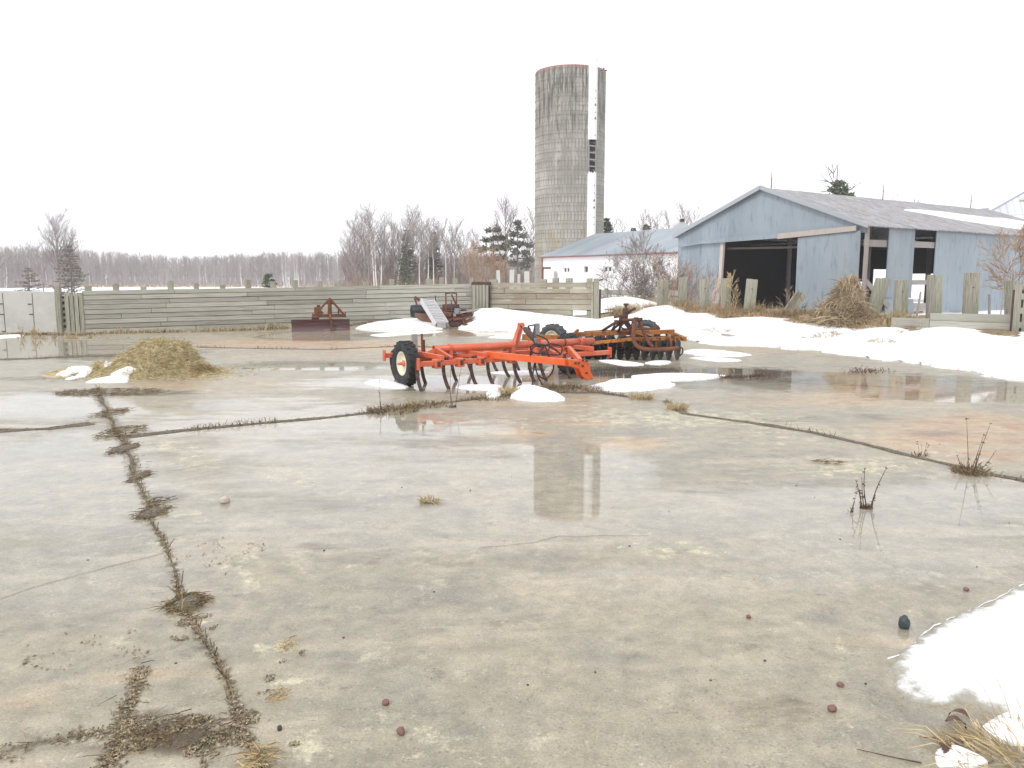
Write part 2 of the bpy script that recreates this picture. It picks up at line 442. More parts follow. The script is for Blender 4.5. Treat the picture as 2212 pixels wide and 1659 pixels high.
# --- the concrete yard, with its stains kept as point attributes that belong to the slab
YS = [-4.0]
while YS[-1] < 36: YS.append(YS[-1] + max(.035, .02 + .006 * abs(YS[-1])))
XS = axis(-30, 24, .045, .012)
YARD = dict(xs=XS, ys=np.array(YS))
def pdist(X, Y, pts):
    best = np.full(X.shape, 1e9)
    for (ax, ay), (bx, by) in zip(pts[:-1], pts[1:]):
        dx, dy = bx - ax, by - ay; l2 = dx * dx + dy * dy + 1e-12
        t = np.clip(((X - ax) * dx + (Y - ay) * dy) / l2, 0, 1)
        best = np.minimum(best, np.hypot(X - ax - t * dx, Y - ay - t * dy))
    return best
def wl(pts):
    """pixel polyline to slab polyline, subdivided with a small natural wobble"""
    out = []
    W = [gp(*p) for p in pts]
    for a, b2 in zip(W[:-1], W[1:]):
        n = max(2, int((b2 - a).length / .25))
        for i in range(n):
            q = a.lerp(b2, i / n)
            out.append((q.x + .05 * mnoise.noise((q.x * 1.3, q.y * 1.3, 0)), q.y + .05 * mnoise.noise((q.x * 1.3, q.y * 1.3, 7))))
    out.append((W[-1].x, W[-1].y))
    return out
def blobs(X, Y, L_):
    a = np.zeros(X.shape)
    for (px, py, rx, ry, wt) in L_:
        c0 = gp(px, py); e = gp(px + rx, py); n = gp(px, py + ry); f = gp(px, max(py - ry, 640))
        RX = max(.1, abs(e.x - c0.x)); RYn = max(.1, abs(c0.y - n.y)); RYf = max(.1, abs(f.y - c0.y))
        sl = c0.x / max(c0.y, .1)
        dx = (X - sl * Y) / RX; dy = np.where(Y < c0.y, (Y - c0.y) / RYn, (Y - c0.y) / RYf)
        a = np.maximum(a, wt * np.exp(-np.power(dx * dx + dy * dy, 1.6)))
    return a
SEAMS = {
 'long': [(213, 838), (232, 900), (262, 945), (285, 1000), (312, 1070), (335, 1130), (362, 1200), (392, 1270), (404, 1300), (425, 1345), (455, 1410), (485, 1475), (515, 1540), (545, 1610), (575, 1700)],
 'left': [(-60, 935), (0, 931), (110, 925), (215, 912)],
 'mid': [(262, 945), (400, 930), (560, 915), (700, 903), (830, 888), (960, 870), (1060, 858), (1160, 848), (1290, 848), (1385, 860)],
 'right': [(1440, 866), (1475, 893), (1560, 905), (1660, 918), (1760, 935), (1860, 958), (1960, 983), (2060, 1005), (2120, 1022), (2260, 1048)],
 'crack1': [(-30, 1306), (0, 1296), (60, 1272), (150, 1245), (240, 1220), (372, 1192)],
 'crack2': [(1040, 1184), (1080, 1180), (1150, 1172), (1200, 1158), (1240, 1160), (1300, 1157), (1420, 1158)],
 'crack3': [(566, 1008), (620, 990), (700, 966), (760, 950)],
 'far': [(430, 750), (560, 753), (700, 755), (860, 748), (1000, 752), (1130, 748)],
 'farleft': [(-40, 778), (60, 775), (150, 770), (260, 768), (330, 765)],
 'bottom': [(-40, 1640), (60, 1612), (190, 1590), (300, 1575), (380, 1548), (470, 1560)],
 'spur': [(312, 1440), (290, 1490), (262, 1550), (280, 1585), (240, 1640), (200, 1700)],
}
CRACKS = [
 [(0, 1296), (60, 1272), (150, 1245), (240, 1220), (370, 1192)],
 [(560, 1010), (660, 978), (700, 965)],
 [(820, 1190), (960, 1182), (1060, 1180), (1150, 1172), (1240, 1160), (1420, 1158), (1560, 1150), (1640, 1132)],
 [(300, 1130), (420, 1090), (620, 1068), (820, 1050)],
 [(1640, 1100), (1800, 1085), (1990, 1062), (2120, 1050)],
 [(780, 1270), (960, 1262), (1130, 1240), (1400, 1225)],
 [(1360, 1480), (1560, 1440), (1800, 1390)],
]
SW = {k: wl(v) for k, v in SEAMS.items()}
CW = [wl(v) for v in CRACKS]
def yard_attrs(X, Y):
    A = {}
    A['stain'] = blobs(X, Y, [  # peach and ochre algae
        (620, 743, 330, 14, 1), (330, 748, 200, 12, .5), (900, 752, 240, 10, .9), (700, 770, 330, 9, .6), (1080, 720, 260, 10, .7), (560, 730, 200, 8, .6),
        (1900, 845, 230, 45, .85), (2080, 935, 260, 55, .95), (1720, 860, 260, 30, .45), (2150, 985, 150, 30, .8), (1350, 960, 120, 22, .7), (1120, 940, 90, 18, .7), (1280, 915, 120, 12, .6),
        (260, 870, 120, 12, .45), (420, 830, 260, 22, .55), (1180, 870, 240, 16, .35), (1600, 755, 230, 14, .55),
        (300, 1440, 180, 60, .30), (560, 1250, 60, 60, .35), (420, 1370, 90, 50, .3), (1900, 1420, 220, 90, .22), (2100, 1560, 120, 60, .4), (1300, 1270, 260, 60, .2), (100, 1530, 120, 80, .25)])
    A['pale'] = blobs(X, Y, [
        (1450, 905, 330, 30, .9), (1050, 915, 260, 25, .55), (1700, 940, 200, 35, .65), (1850, 1010, 160, 30, .9), (1700, 925, 130, 18, .8), (2020, 1000, 200, 45, .6),
        (1470, 1190, 160, 26, .75), (1540, 1240, 90, 20, .6), (1850, 1215, 130, 60, .5), (1250, 880, 200, 14, .6),
        (640, 1030, 90, 30, .8), (430, 1000, 110, 26, .7), (760, 1060, 120, 26, .6), (420, 1110, 70, 30, .7), (460, 1170, 120, 30, .5), (350, 965, 120, 14, .8),
        (490, 1215, 50, 40, .75), (545, 1240, 40, 60, .7), (590, 1390, 60, 40, .8), (620, 1450, 60, 60, .75), (570, 1430, 40, 50, .7), (430, 1350, 50, 40, .5),
        (650, 1600, 90, 60, .7), (960, 1580, 120, 40, .6), (1000, 1640, 200, 30, .6), (500, 1580, 70, 90, .7), (1160, 1600, 120, 40, .4), (760, 1230, 60, 20, .5),
        (1750, 1400, 200, 60, .45), (2050, 1460, 160, 30, .5), (1900, 1300, 180, 40, .4), (2180, 925, 120, 20, .6), (180, 1015, 160, 22, .35), (1960, 1380, 90, 70, .4)])
    A['dark'] = blobs(X, Y, [
        (1330, 803, 190, 13, 1), (1470, 812, 160, 12, .95), (1590, 806, 140, 16, .95), (1700, 822, 120, 8, .6), (1860, 828, 200, 10, .45), (1350, 770, 150, 10, .6),
        (240, 848, 200, 10, .8), (70, 820, 170, 10, .55), (260, 770, 130, 10, .6), (1000, 833, 170, 8, .4), (900, 845, 130, 8, .5),
        (660, 1092, 180, 22, .55), (560, 1100, 160, 18, .45), (960, 1208, 150, 26, .35), (700, 1180, 100, 14, .35), (360, 1075, 60, 18, .6),
        (900, 1515, 35, 24, .4), (965, 1520, 40, 30, .35), (1155, 1552, 26, 18, .35), (880, 1350, 14, 34, .3),
        (380, 1590, 130, 45, .8), (330, 1560, 60, 40, .7), (200, 1600, 120, 26, .5), (1880, 905, 330, 14, .45), (2050, 935, 160, 14, .5), (1500, 1020, 200, 16, .4), (1650, 1540, 260, 80, .25),
        (1340, 742, 80, 6, .5), (430, 880, 120, 8, .4), (840, 777, 140, 6, .4), (100, 960, 160, 16, .35), (1180, 1140, 200, 20, .2)])
    A['wet'] = blobs(X, Y, [   # standing film of melt water
        (1230, 1040, 190, 80, 1.5), (1000, 1010, 330, 40, .65), (1700, 1120, 520, 70, 1), (2050, 1090, 220, 60, 1), (560, 880, 220, 22, .5), (120, 880, 200, 30, 1), (120, 1050, 280, 120, 1.1), (700, 920, 420, 40, .8), (760, 1040, 300, 50, .8),
        (1330, 803, 230, 18, 1.2), (1520, 812, 260, 18, 1.2), (1800, 826, 400, 22, 1), (2100, 850, 260, 20, 1), (960, 828, 300, 16, 1), (700, 790, 260, 12, .9), (100, 755, 320, 22, 1.2), (300, 760, 160, 14, 1), (690, 724, 170, 12, 1.2), (1000, 718, 300, 10, 1),
        (700, 980, 260, 30, .75), (900, 1120, 600, 70, .85), (1850, 1200, 360, 70, .85), (1350, 1250, 300, 50, .5), (200, 1250, 300, 110, .65), (1000, 715, 330, 8, 1), (1960, 1360, 60, 40, .8)])
    A['crack'] = X * 0
    d = np.minimum.reduce([pdist(X, Y, c) for k_, c in SW.items() if 'crack' not in k_])
    A['seam'] = np.exp(-np.square(d / (.03 + .07 * sst(5, 10, Y))))
    return A
m, nt, b = new_mat('wet concrete slab')
geo = nt.nodes.new('ShaderNodeNewGeometry'); P_ = geo.outputs['Position']
def attr(n):
    a = nt.nodes.new('ShaderNodeAttribute'); a.attribute_name = n; return a.outputs['Fac']
nbig = node_noise(nt, P_, .35, 6, .6, (1, .7, 1)); nmid = node_noise(nt, P_, 1.5, 8, .65, (1, 1.0, 1)); nfine = node_noise(nt, P_, 11, 8, .7)
ngrit = node_noise(nt, P_, 95, 3, .7); nstr = node_noise(nt, P_, 1.1, 7, .65, (.55, 1.6, 1), 1.2)
c = node_mix(nt, node_range(nt, nbig, .38, .62), (.30, .272, .205), (.365, .32, .232))
c = node_mix(nt, node_math(nt, 'MULTIPLY', node_range(nt, nmid, .46, .64), .55), c, (.225, .21, .175))
c = node_mix(nt, node_math(nt, 'MULTIPLY', node_range(nt, nstr, .48, .62), .65), c, (.40, .345, .25))
def mask(a, n, amt, lo, hi):
    return node_range(nt, node_math(nt, 'ADD', a, node_math(nt, 'MULTIPLY', node_math(nt, 'SUBTRACT', n, .5), amt)), lo, hi)
stain = mask(attr('stain'), nstr, 2.6, .25, 1.0)
c = node_mix(nt, node_math(nt, 'MULTIPLY', stain, .8), c, (.48, .33, .18))
stain2 = mask(attr('stain'), nmid, 3.5, .7, 1.2)
c = node_mix(nt, node_math(nt, 'MULTIPLY', stain2, .65), c, (.40, .22, .12))
dark = mask(attr('dark'), nstr, 2.2, .25, .85)
c = node_mix(nt, node_math(nt, 'MULTIPLY', dark, .9), c, (.085, .06, .032))
pm = mask(attr('pale'), node_noise(nt, P_, 4.5, 10, .78, (1, 1.0, 1)), 4.2, .62, 1.05)
pale = node_math(nt, 'MULTIPLY', pm, node_range(nt, nfine, .38, .56))
c = node_mix(nt, node_math(nt, 'MULTIPLY', pale, .9), c, (.60, .56, .40))
# loose specks everywhere
fleck = node_range(nt, node_noise(nt, P_, 2.6, 14, .84), .55, .61)
c = node_mix(nt, node_math(nt, 'MULTIPLY', fleck, .55), c, (.50, .46, .34))
fleckd = node_range(nt, node_noise(nt, P_, 4.1, 12, .82, (1, .93, 2)), .56, .64)
c = node_mix(nt, node_math(nt, 'MULTIPLY', fleckd, .6), c, (.15, .125, .09))
sp1 = node_range(nt, node_noise(nt, P_, 60, 2, .5), .64, .70)
c = node_mix(nt, node_math(nt, 'MULTIPLY', sp1, .45), c, (.10, .075, .055))
sp2 = node_range(nt, node_noise(nt, P_, 48, 2, .5, (1.01, .97, 2)), .66, .72)
c = node_mix(nt, node_math(nt, 'MULTIPLY', sp2, .5), c, (.58, .54, .44))
seam = mask(attr('seam'), nfine, 1.6, .3, .8)
c = node_mix(nt, node_math(nt, 'MULTIPLY', seam, .8), c, (.15, .115, .07))
crack = mask(attr('crack'), nfine, 1.0, .45, .75)
c = node_mix(nt, node_math(nt, 'MULTIPLY', crack, .0), c, (.09, .075, .06))
hs = nt.nodes.new('ShaderNodeHueSaturation'); nt.links.new(c, hs.inputs['Color'])
nt.links.new(node_math(nt, 'MULTIPLY', node_range(nt, ngrit, .3, .7, .78, 1.22, False), node_range(nt, node_noise(nt, P_, 5, 10, .8), .34, .66, .72, 1.26, False)), hs.inputs['Value']); c = hs.outputs[0]
nt.links.new(c, b.inputs['Base Color'])
wn_ = node_math(nt, 'ADD', node_math(nt, 'MULTIPLY', nstr, .6), node_math(nt, 'MULTIPLY', node_noise(nt, P_, 3.0, 12, .8, (.6, 1.3, 1)), .4))
wet = mask(attr('wet'), wn_, 3.6, .0, .85)
wet = node_math(nt, 'MULTIPLY', wet, node_math(nt, 'SUBTRACT', 1, node_math(nt, 'MULTIPLY', pale, .8)))
wet = node_math(nt, 'MULTIPLY', wet, node_math(nt, 'SUBTRACT', 1, seam))
damp = node_range(nt, nmid, .35, .65, .05, .5)
wetf = node_math(nt, 'ADD', node_math(nt, 'MULTIPLY', wet, .5), node_math(nt, 'MULTIPLY', node_math(nt, 'SUBTRACT', 1, pale), .5))
b.inputs['Roughness'].default_value = .55
b.inputs['Specular IOR Level'].default_value = .35
b.inputs['Coat IOR'].default_value = 1.38
nt.links.new(wetf, b.inputs['Coat Weight'])
nt.links.new(node_range(nt, wet, 0, .75, .28, .015), b.inputs['Coat Roughness'])
bn = nt.nodes.new('ShaderNodeBump'); bn.inputs['Strength'].default_value = .7; bn.inputs['Distance'].default_value = .012
hh = node_math(nt, 'ADD', nfine, node_math(nt, 'MULTIPLY', ngrit, .25))
hh = node_math(nt, 'SUBTRACT', hh, node_math(nt, 'MULTIPLY', crack, 1.5))
nt.links.new(hh, bn.inputs['Height']); nt.links.new(bn.outputs[0], b.inputs['Normal'])
bc = nt.nodes.new('ShaderNodeBump'); bc.inputs['Distance'].default_value = .004
nt.links.new(node_range(nt, wet, .1, .8, .8, .03), bc.inputs['Strength'])
nt.links.new(node_noise(nt, P_, 9, 6, .7), bc.inputs['Height']); nt.links.new(bc.outputs[0], b.inputs['Coat Normal'])
M['yard'] = m
yo, X_, Y_ = grid_obj('concrete_yard', YARD['xs'], YARD['ys'], g, M['yard'],
    keep=lambda X, Y: (Y < 33.5) & (X > -26) & (X < 22) & (Y < 33.5 - np.maximum(0, X - 2) * 1.3))
for k, v in yard_attrs(X_, Y_).items():
    a_ = yo.data.attributes.new(k, 'FLOAT', 'POINT'); a_.data.foreach_set('value', v.ravel().astype(np.float32))

# ---------------------------------------------------------------- silt and litter in the slab joints
M['chips'] = mat('plant litter', (.26, .21, .14), .85, layers=[(60, None, .52, .64, (.42, .37, .26)), (40, None, .55, .7, (.08, .06, .045))], var=.6)
def joint_strip(name, key, w0, w1, straw, tuft, label_seed, ribbon=1.0):
    pts = SW[key]; mb = MB(); st = MB(); ch = MB()
    n = len(pts); rs = random.Random(label_seed)
    L_, Rr = [], []
    fine = []
    for (ax, ay), (bx, by) in zip(pts[:-1], pts[1:]):
        for t in (0, .33, .66): fine.append((ax + (bx - ax) * t, ay + (by - ay) * t))
    for i, (x, y) in enumerate(fine):
        a = fine[max(0, i - 1)]; c = fine[min(len(fine) - 1, i + 1)]
        dx, dy = c[0] - a[0], c[1] - a[1]; l = math.hypot(dx, dy) + 1e-9; nx, ny = -dy / l, dx / l
        u = i / len(fine)
        uu_ = float(sst(6.2, 9.0, y)); wv = (w1 + (w0 - w1) * uu_) * (.55 + 1.1 * max(0, .5 + mnoise.noise((x * 1.1, y * 1.1, label_seed))) + .5 * abs(mnoise.noise((x * 6, y * 6, 3))))
        wa = wv * (1 + .5 * mnoise.noise((x * 5, y * 5, 9))); wb = wv * (1 + .5 * mnoise.noise((x * 5, y * 5, 19)))
        wa *= ribbon; wb *= ribbon
        p = (x + nx * wa, y + ny * wa); q = (x - nx * wb, y - ny * wb)
        L_.append((p[0], p[1], gf(*p) + .004)); Rr.append((q[0], q[1], gf(*q) + .004))
        mid = (x, y, gf(x, y) + (.005 if 'crack' in name else .006 + .007 * rs.random()))
        L_[-1] = (L_[-1], mid, Rr[-1])
        for k in range(int(straw * wv * 26)):
            t = rs.uniform(-1.15, 1.15); px, py = x + nx * t * wv + rs.uniform(-.06, .06), y + ny * t * wv + rs.uniform(-.06, .06)
            an = rs.uniform(0, 6.28)
            st.blade((px, py, gf(px, py) + .012), (math.cos(an), math.sin(an), rs.uniform(.02, .22)), rs.uniform(.03, .10), .005, .4)
        near = 1 - float(sst(5.5, 9, y))
        for k in range(int(straw * near * 7 * (.3 + 1.4 * max(0, .5 + mnoise.noise((x * 4, y * 4, label_seed + 60)))))):   # broken bits of stalk and bark
            t = rs.gauss(0, .75); px, py = x + nx * t * max(wv, .014) + rs.uniform(-.012, .012), y + ny * t * max(wv, .014) + rs.uniform(-.012, .012)
            an = rs.uniform(0, 6.28); s_ = rs.uniform(.004, .011); zc = gf(px, py) + .004
            a1, a2 = math.cos(an) * s_, math.sin(an) * s_; b1, b2_ = -math.sin(an) * s_ * .45, math.cos(an) * s_ * .45
            ch.add([(px - a1 - b1, py - a2 - b2_, zc), (px + a1 - b1, py + a2 - b2_, zc + .003), (px + a1 + b1, py + a2 + b2_, zc + .006), (px - a1 + b1, py - a2 + b2_, zc + .003), (px, py, zc + .009)], [(0, 1, 4), (1, 2, 4), (2, 3, 4), (3, 0, 4)], rs.random())
        for k in range(int(tuft * 3)):
            if mnoise.noise((x * .9, y * .9, 40 + label_seed)) < .02: continue
            t = rs.gauss(0, .5); al = rs.uniform(-.08, .08); px, py = x + nx * t * wv - ny * al, y + ny * t * wv + nx * al
            st.blade((px, py, gf(px, py)), (rs.uniform(-.6, .6), rs.uniform(-.6, .6), 1), rs.uniform(.04, .15), .007, .8)
    V = []; F = []
    for tri in L_: V += list(tri)
    for i in range(len(L_) - 1):
        a = i * 3; F += [(a, a + 3, a + 4, a + 1), (a + 1, a + 4, a + 5, a + 2)]
    mb.add(V, F)
    if ribbon: tag(mb.build(name, M['dirt']), kind='stuff')
    if st.v: tag(st.build('dead_grass', M['darkgrass']), kind='stuff')
    if ch.v: tag(ch.build('plant_litter', M['chips']), kind='stuff')
joint_strip('joint_silt', 'long', .048, .014, 1.9, .9, 1, .45)
joint_strip('joint_silt', 'left', .11, .11, 1.6, 4, 2)
joint_strip('joint_silt', 'mid', .055, .055, 2.2, 4, 3)
joint_strip('joint_silt', 'right', .035, .06, .8, 1.0, 4)
joint_strip('joint_silt', 'far', .07, .09, .3, 2.0, 5)
joint_strip('joint_silt', 'farleft', .2, .2, .3, 1.8, 6)
joint_strip('joint_silt', 'bottom', .10, .045, 1.6, .0, 7, 0)
joint_strip('crack', 'crack1', .002, .002, 0, 0, 11)
joint_strip('crack', 'crack2', .0016, .0016, 0, 0, 12)
joint_strip('joint_silt', 'spur', .03, .022, 3.2, .0, 8, 0)
def chips(px, py, rx, ry, n, seed):
    rs = random.Random(seed); c0 = gp(px, py); RX = abs(gp(px + rx, py).x - c0.x); RY = abs(gp(px, py + ry).y - c0.y); ch = MB()
    for k in range(n):
        t = rs.uniform(0, 6.28); r = math.sqrt(rs.random()); x, y = c0.x + math.cos(t) * RX * r, c0.y + math.sin(t) * RY * r
        if mnoise.noise((x * 7, y * 7, seed)) < -.05 + .25 * r: continue
        an = rs.uniform(0, 6.28); s_ = rs.uniform(.003, .009); zc = gf(x, y) + .002; a1, a2 = math.cos(an) * s_, math.sin(an) * s_; b1, b2_ = -math.sin(an) * s_ * .45, math.cos(an) * s_ * .45
        ch.add([(x - a1 - b1, y - a2 - b2_, zc), (x + a1 - b1, y + a2 - b2_, zc + .002), (x + a1 + b1, y + a2 + b2_, zc + .004), (x - a1 + b1, y - a2 + b2_, zc + .002), (x, y, zc + .007)], [(0, 1, 4), (1, 2, 4), (2, 3, 4), (3, 0, 4)], rs.random())
    tag(ch.build('plant_litter', M['chips']), kind='stuff')
def litter(px, py, rx, ry, n, mt='darkgrass', silt=True, lenm=.10, up=.15):
    c0 = gp(px, py); RX = abs(gp(px + rx, py).x - c0.x); RY = abs(gp(px, py + ry).y - c0.y)
    if silt:
        mb = MB(); N = 26
        V = [(c0.x, c0.y, gf(c0.x, c0.y) + .022)]
        for k in range(N):
            t = 2 * math.pi * k / N; q = .75 + .55 * mnoise.noise((math.cos(t) * 2 + px, math.sin(t) * 2, py)) + .1 * rnd.random()
            for rr, hz in ((.6, .018), (1, .004)):
                x, y = c0.x + math.cos(t) * RX * q * rr, c0.y + math.sin(t) * RY * q * rr
                V.append((x, y, gf(x, y) + hz))
        F = [(0, 1 + 2 * k, 1 + 2 * ((k + 1) % N)) for k in range(N)] + [(1 + 2 * k, 2 + 2 * k, 2 + 2 * ((k + 1) % N), 1 + 2 * ((k + 1) % N)) for k in range(N)]
        mb.add(V, F); tag(mb.build('silt_patch', M['dirt'], smooth=True), kind='stuff')
    st = MB()
    for k in range(n):
        t = rnd.uniform(0, 6.28); r = math.sqrt(rnd.random())
        x, y = c0.x + math.cos(t) * RX * r, c0.y + math.sin(t) * RY * r; an = rnd.uniform(0, 6.28)
        st.blade((x, y, gf(x, y) + .012), (math.cos(an), math.sin(an), rnd.uniform(.02, up)), rnd.uniform(.4, 1) * lenm, .0055, .5)
    tag(st.build('dead_grass', M[mt]), kind='stuff')
chips(390, 1590, 150, 50, 2000, 1); chips(500, 1590, 45, 80, 900, 2); chips(270, 1600, 70, 60, 800, 3); chips(640, 1610, 70, 50, 1500, 4); chips(420, 1355, 50, 30, 700, 5); chips(600, 1440, 50, 60, 800, 6); chips(200, 1400, 150, 50, 260, 8); chips(480, 1200, 90, 50, 240, 7)
litter(404, 1305, 44, 24, 330, lenm=.09)
litter(330, 1108, 36, 18, 160)
litter(345, 1085, 24, 12, 70, silt=False)
litter(240, 893, 30, 12, 200, silt=False, lenm=.13)
litter(262, 935, 44, 16, 300, silt=False, lenm=.13)
litter(265, 970, 26, 14, 110)
litter(300, 1030, 20, 14, 60)
litter(390, 1590, 95, 36, 160, lenm=.05, silt=False, up=.05)
litter(480, 1590, 40, 60, 90, lenm=.04, silt=False, up=.05)
litter(300, 1600, 60, 40, 90, lenm=.04, silt=False, up=.05)
litter(555, 1640, 26, 30, 90, 'straw', False, .11)
litter(1790, 1000, 34, 6, 60, silt=False, lenm=.12)
litter(600, 1505, 22, 18, 60, 'straw', False, .05)
litter(240, 848, 120, 9, 700, lenm=.16, silt=False)
litter(620, 1395, 20, 16, 50, 'straw', False, .05)

# ---------------------------------------------------------------- snow
def snow_star(label, cx, cy, poly, h, seed=1, loc_z=None, cat='snow patch', name='snow_patch', p=2.2, jag=.06, edge=.012, group=None, slush=.62):
    """a mound of old snow whose outline is given on the ground"""
    c0 = gp(cx, cy); P = [gp(*q) for q in poly]; n = len(P)
    # closed Catmull-Rom resample
    ring = []
    for i in range(n):
        a, b2, c2, d2 = P[i - 1], P[i], P[(i + 1) % n], P[(i + 2) % n]
        for k in range(16):
            t = k / 16
            q = .5 * ((2 * b2) + (c2 - a) * t + (2 * a - 5 * b2 + 4 * c2 - d2) * t * t + (3 * b2 - a - 3 * c2 + d2) * t ** 3)
            ring.append(q)
    m_ = len(ring); K = 14; V = []; F = []
    for j in range(K + 1):
        r = j / K
        r2 = 1 - (1 - r) ** 1.5
        for i, q in enumerate(ring):
            d = q - c0
            jj = 1 + 1.6 * jag * mnoise.noise((q.x * 3 + seed, q.y * 3, 0)) + jag * 1.3 * mnoise.noise((q.x * 11, q.y * 11, seed)) + jag * .8 * mnoise.noise((q.x * 34, q.y * 34, seed))
            x, y = c0.x + d.x * r2 * jj, c0.y + d.y * r2 * jj
            z = (h * max(0, 1 - r2 ** p) ** .75 + edge) if j < K else -.004
            z += h * .16 * mnoise.noise((x * 1.4, y * 1.4, seed)) * (1 - r2 ** 4) * (r2 > 0)
            V.append((x, y, gf(x, y) + z))
    for j in range(K):
        for i in range(m_):
            i2 = (i + 1) % m_
            if j == 0: F.append((0, m_ + i, m_ + i2))
            else: F.append((j * m_ + i, (j + 1) * m_ + i, (j + 1) * m_ + i2, j * m_ + i2))
    V = [V[i] if i else (c0.x, c0.y, c0.z + h + edge) for i in range(len(V))]
    mb = MB(); mb.rim = [slush * (1 - (1 - (i // m_) / K) ** 1.5) ** 2 for i in range(len(V))]; mb.add([(v[0] - c0.x, v[1] - c0.y, v[2] - c0.z) for v in V], F)
    o = mb.build(name, M['snow'], smooth=True); o.location = c0
    return tag(o, label, cat, group)
snow_star('small smooth snow mound with a pointed right end in front of the red cultivator', 1150, 856, [(1108, 848), (1122, 838), (1150, 836), (1190, 848), (1222, 864), (1180, 868), (1130, 866), (1104, 860)], .11, 2)
snow_star('low snow strip beside the grass tuft under the cultivator tongue', 1070, 852, [(1050, 850), (1066, 843), (1092, 843), (1090, 852), (1066, 861), (1050, 859)], .05, 3)
snow_star('thin snow patch running left from the near cultivator tyre', 825, 831, [(788, 828), (815, 822), (850, 826), (880, 836), (860, 840), (820, 836)], .05, 4)
snow_star('thin slushy snow patch under the cultivator front bar', 1030, 836, [(985, 837), (1005, 832), (1050, 830), (1085, 835), (1060, 843), (1010, 842)], .03, 5)
snow_star('broad flat snow patch right of the cultivator hitch', 1355, 833, [(1262, 840), (1300, 829), (1330, 822), (1400, 820), (1440, 824), (1455, 833), (1420, 842), (1350, 847), (1300, 845)], .07, 6)
snow_star('long thin snow sliver behind the broad patch at the puddle', 1460, 815, [(1365, 814), (1420, 809), (1500, 809), (1562, 812), (1540, 818), (1470, 822), (1400, 820)], .05, 7)
snow_star('white snow sliver below the right end of the disc harrow', 1418, 783, [(1395, 785), (1415, 781), (1445, 781), (1448, 785), (1425, 788)], .03, 8)
snow_star('narrow snow sliver below the left discs of the disc harrow', 1340, 783, [(1295, 780), (1320, 778), (1352, 782), (1392, 788), (1350, 790)], .03, 9)
snow_star('thin slush streak behind the cultivator shanks', 1120, 806, [(1060, 806), (1100, 803), (1150, 802), (1190, 805), (1130, 811)], .02, 10)
snow_star('small wedge of snow on the concrete below the slatted conveyor', 860, 722, [(800, 724), (850, 720), (925, 716), (960, 717), (880, 723), (830, 727)], .03, 11)
snow_star('long slushy snow strip on the concrete below the big drift', 1140, 724, [(1055, 730), (1090, 724), (1160, 719), (1230, 720), (1210, 726), (1130, 731)], .03, 12)
snow_star('broken slush strip right of the disc harrow', 1540, 763, [(1478, 762), (1500, 755), (1560, 758), (1620, 766), (1590, 771), (1520, 770)], .03, 13)
snow_star('small slush strip nearest the puddle right of the disc harrow', 1550, 778, [(1490, 774), (1530, 773), (1600, 778), (1560, 782)], .025, 14)
snow_star('thin snow strip in front of the concrete wall at the left edge', 25, 726, [(-20, 727), (20, 724), (52, 724), (40, 729), (0, 731)], .03, 15)
snow_star('long snow drift against the plank wall left of the rusty machine', 870, 706, [(772, 709), (800, 700), (860, 693), (920, 690), (950, 694), (958, 705), (940, 712), (870, 713), (800, 712)], .17, 16, cat='snow drift', name='snow_drift')
snow_star('large crusty snow patch in the right foreground', 2120, 1425, [(1925, 1440), (1970, 1385), (2040, 1345), (2120, 1310), (2250, 1262), (2330, 1400), (2300, 1540), (2180, 1555), (2090, 1520), (1990, 1520), (1935, 1490)], .035, 17, p=3, jag=.045, edge=.002, slush=1.05)
snow_star('small snow remnant under the dry grass at the bottom right corner', 2070, 1640, [(2020, 1628), (2060, 1620), (2110, 1640), (2130, 1656), (2080, 1675), (2030, 1660)], .03, 18)
snow_star('snow remnant among the dry grass stems at the right edge', 2190, 1580, [(2120, 1580), (2170, 1545), (2240, 1530), (2260, 1600), (2180, 1610)], .03, 19)
# thin icy rim line left where the foreground patch has melted back
mb = MB()
rim = [gp(*q) for q in [(1922, 1425), (1950, 1412), (1985, 1382), (2020, 1352), (2060, 1335), (2120, 1310), (2212, 1262), (2260, 1240)]]
pl = []
for a, c in zip(rim[:-1], rim[1:]):
    for k in range(14):
        q = a.lerp(c, k / 14); q.x += .012 * mnoise.noise((q.x * 9, q.y * 9, 0)); q.y += .018 * mnoise.noise((q.x * 9, q.y * 9, 5)); q.z = gf(q.x, q.y) + .002
        pl.append(q)
mb.tube([p - rim[0] for p in pl], [.002 + .005 * abs(mnoise.noise((p.x * 20, p.y * 20, 0))) for p in pl], 5)
o = mb.build('ice_rim', M['snow'], smooth=True); o.location = rim[0]
tag(o, 'thin broken line of ice outside the edge of the foreground snow patch', 'ice')

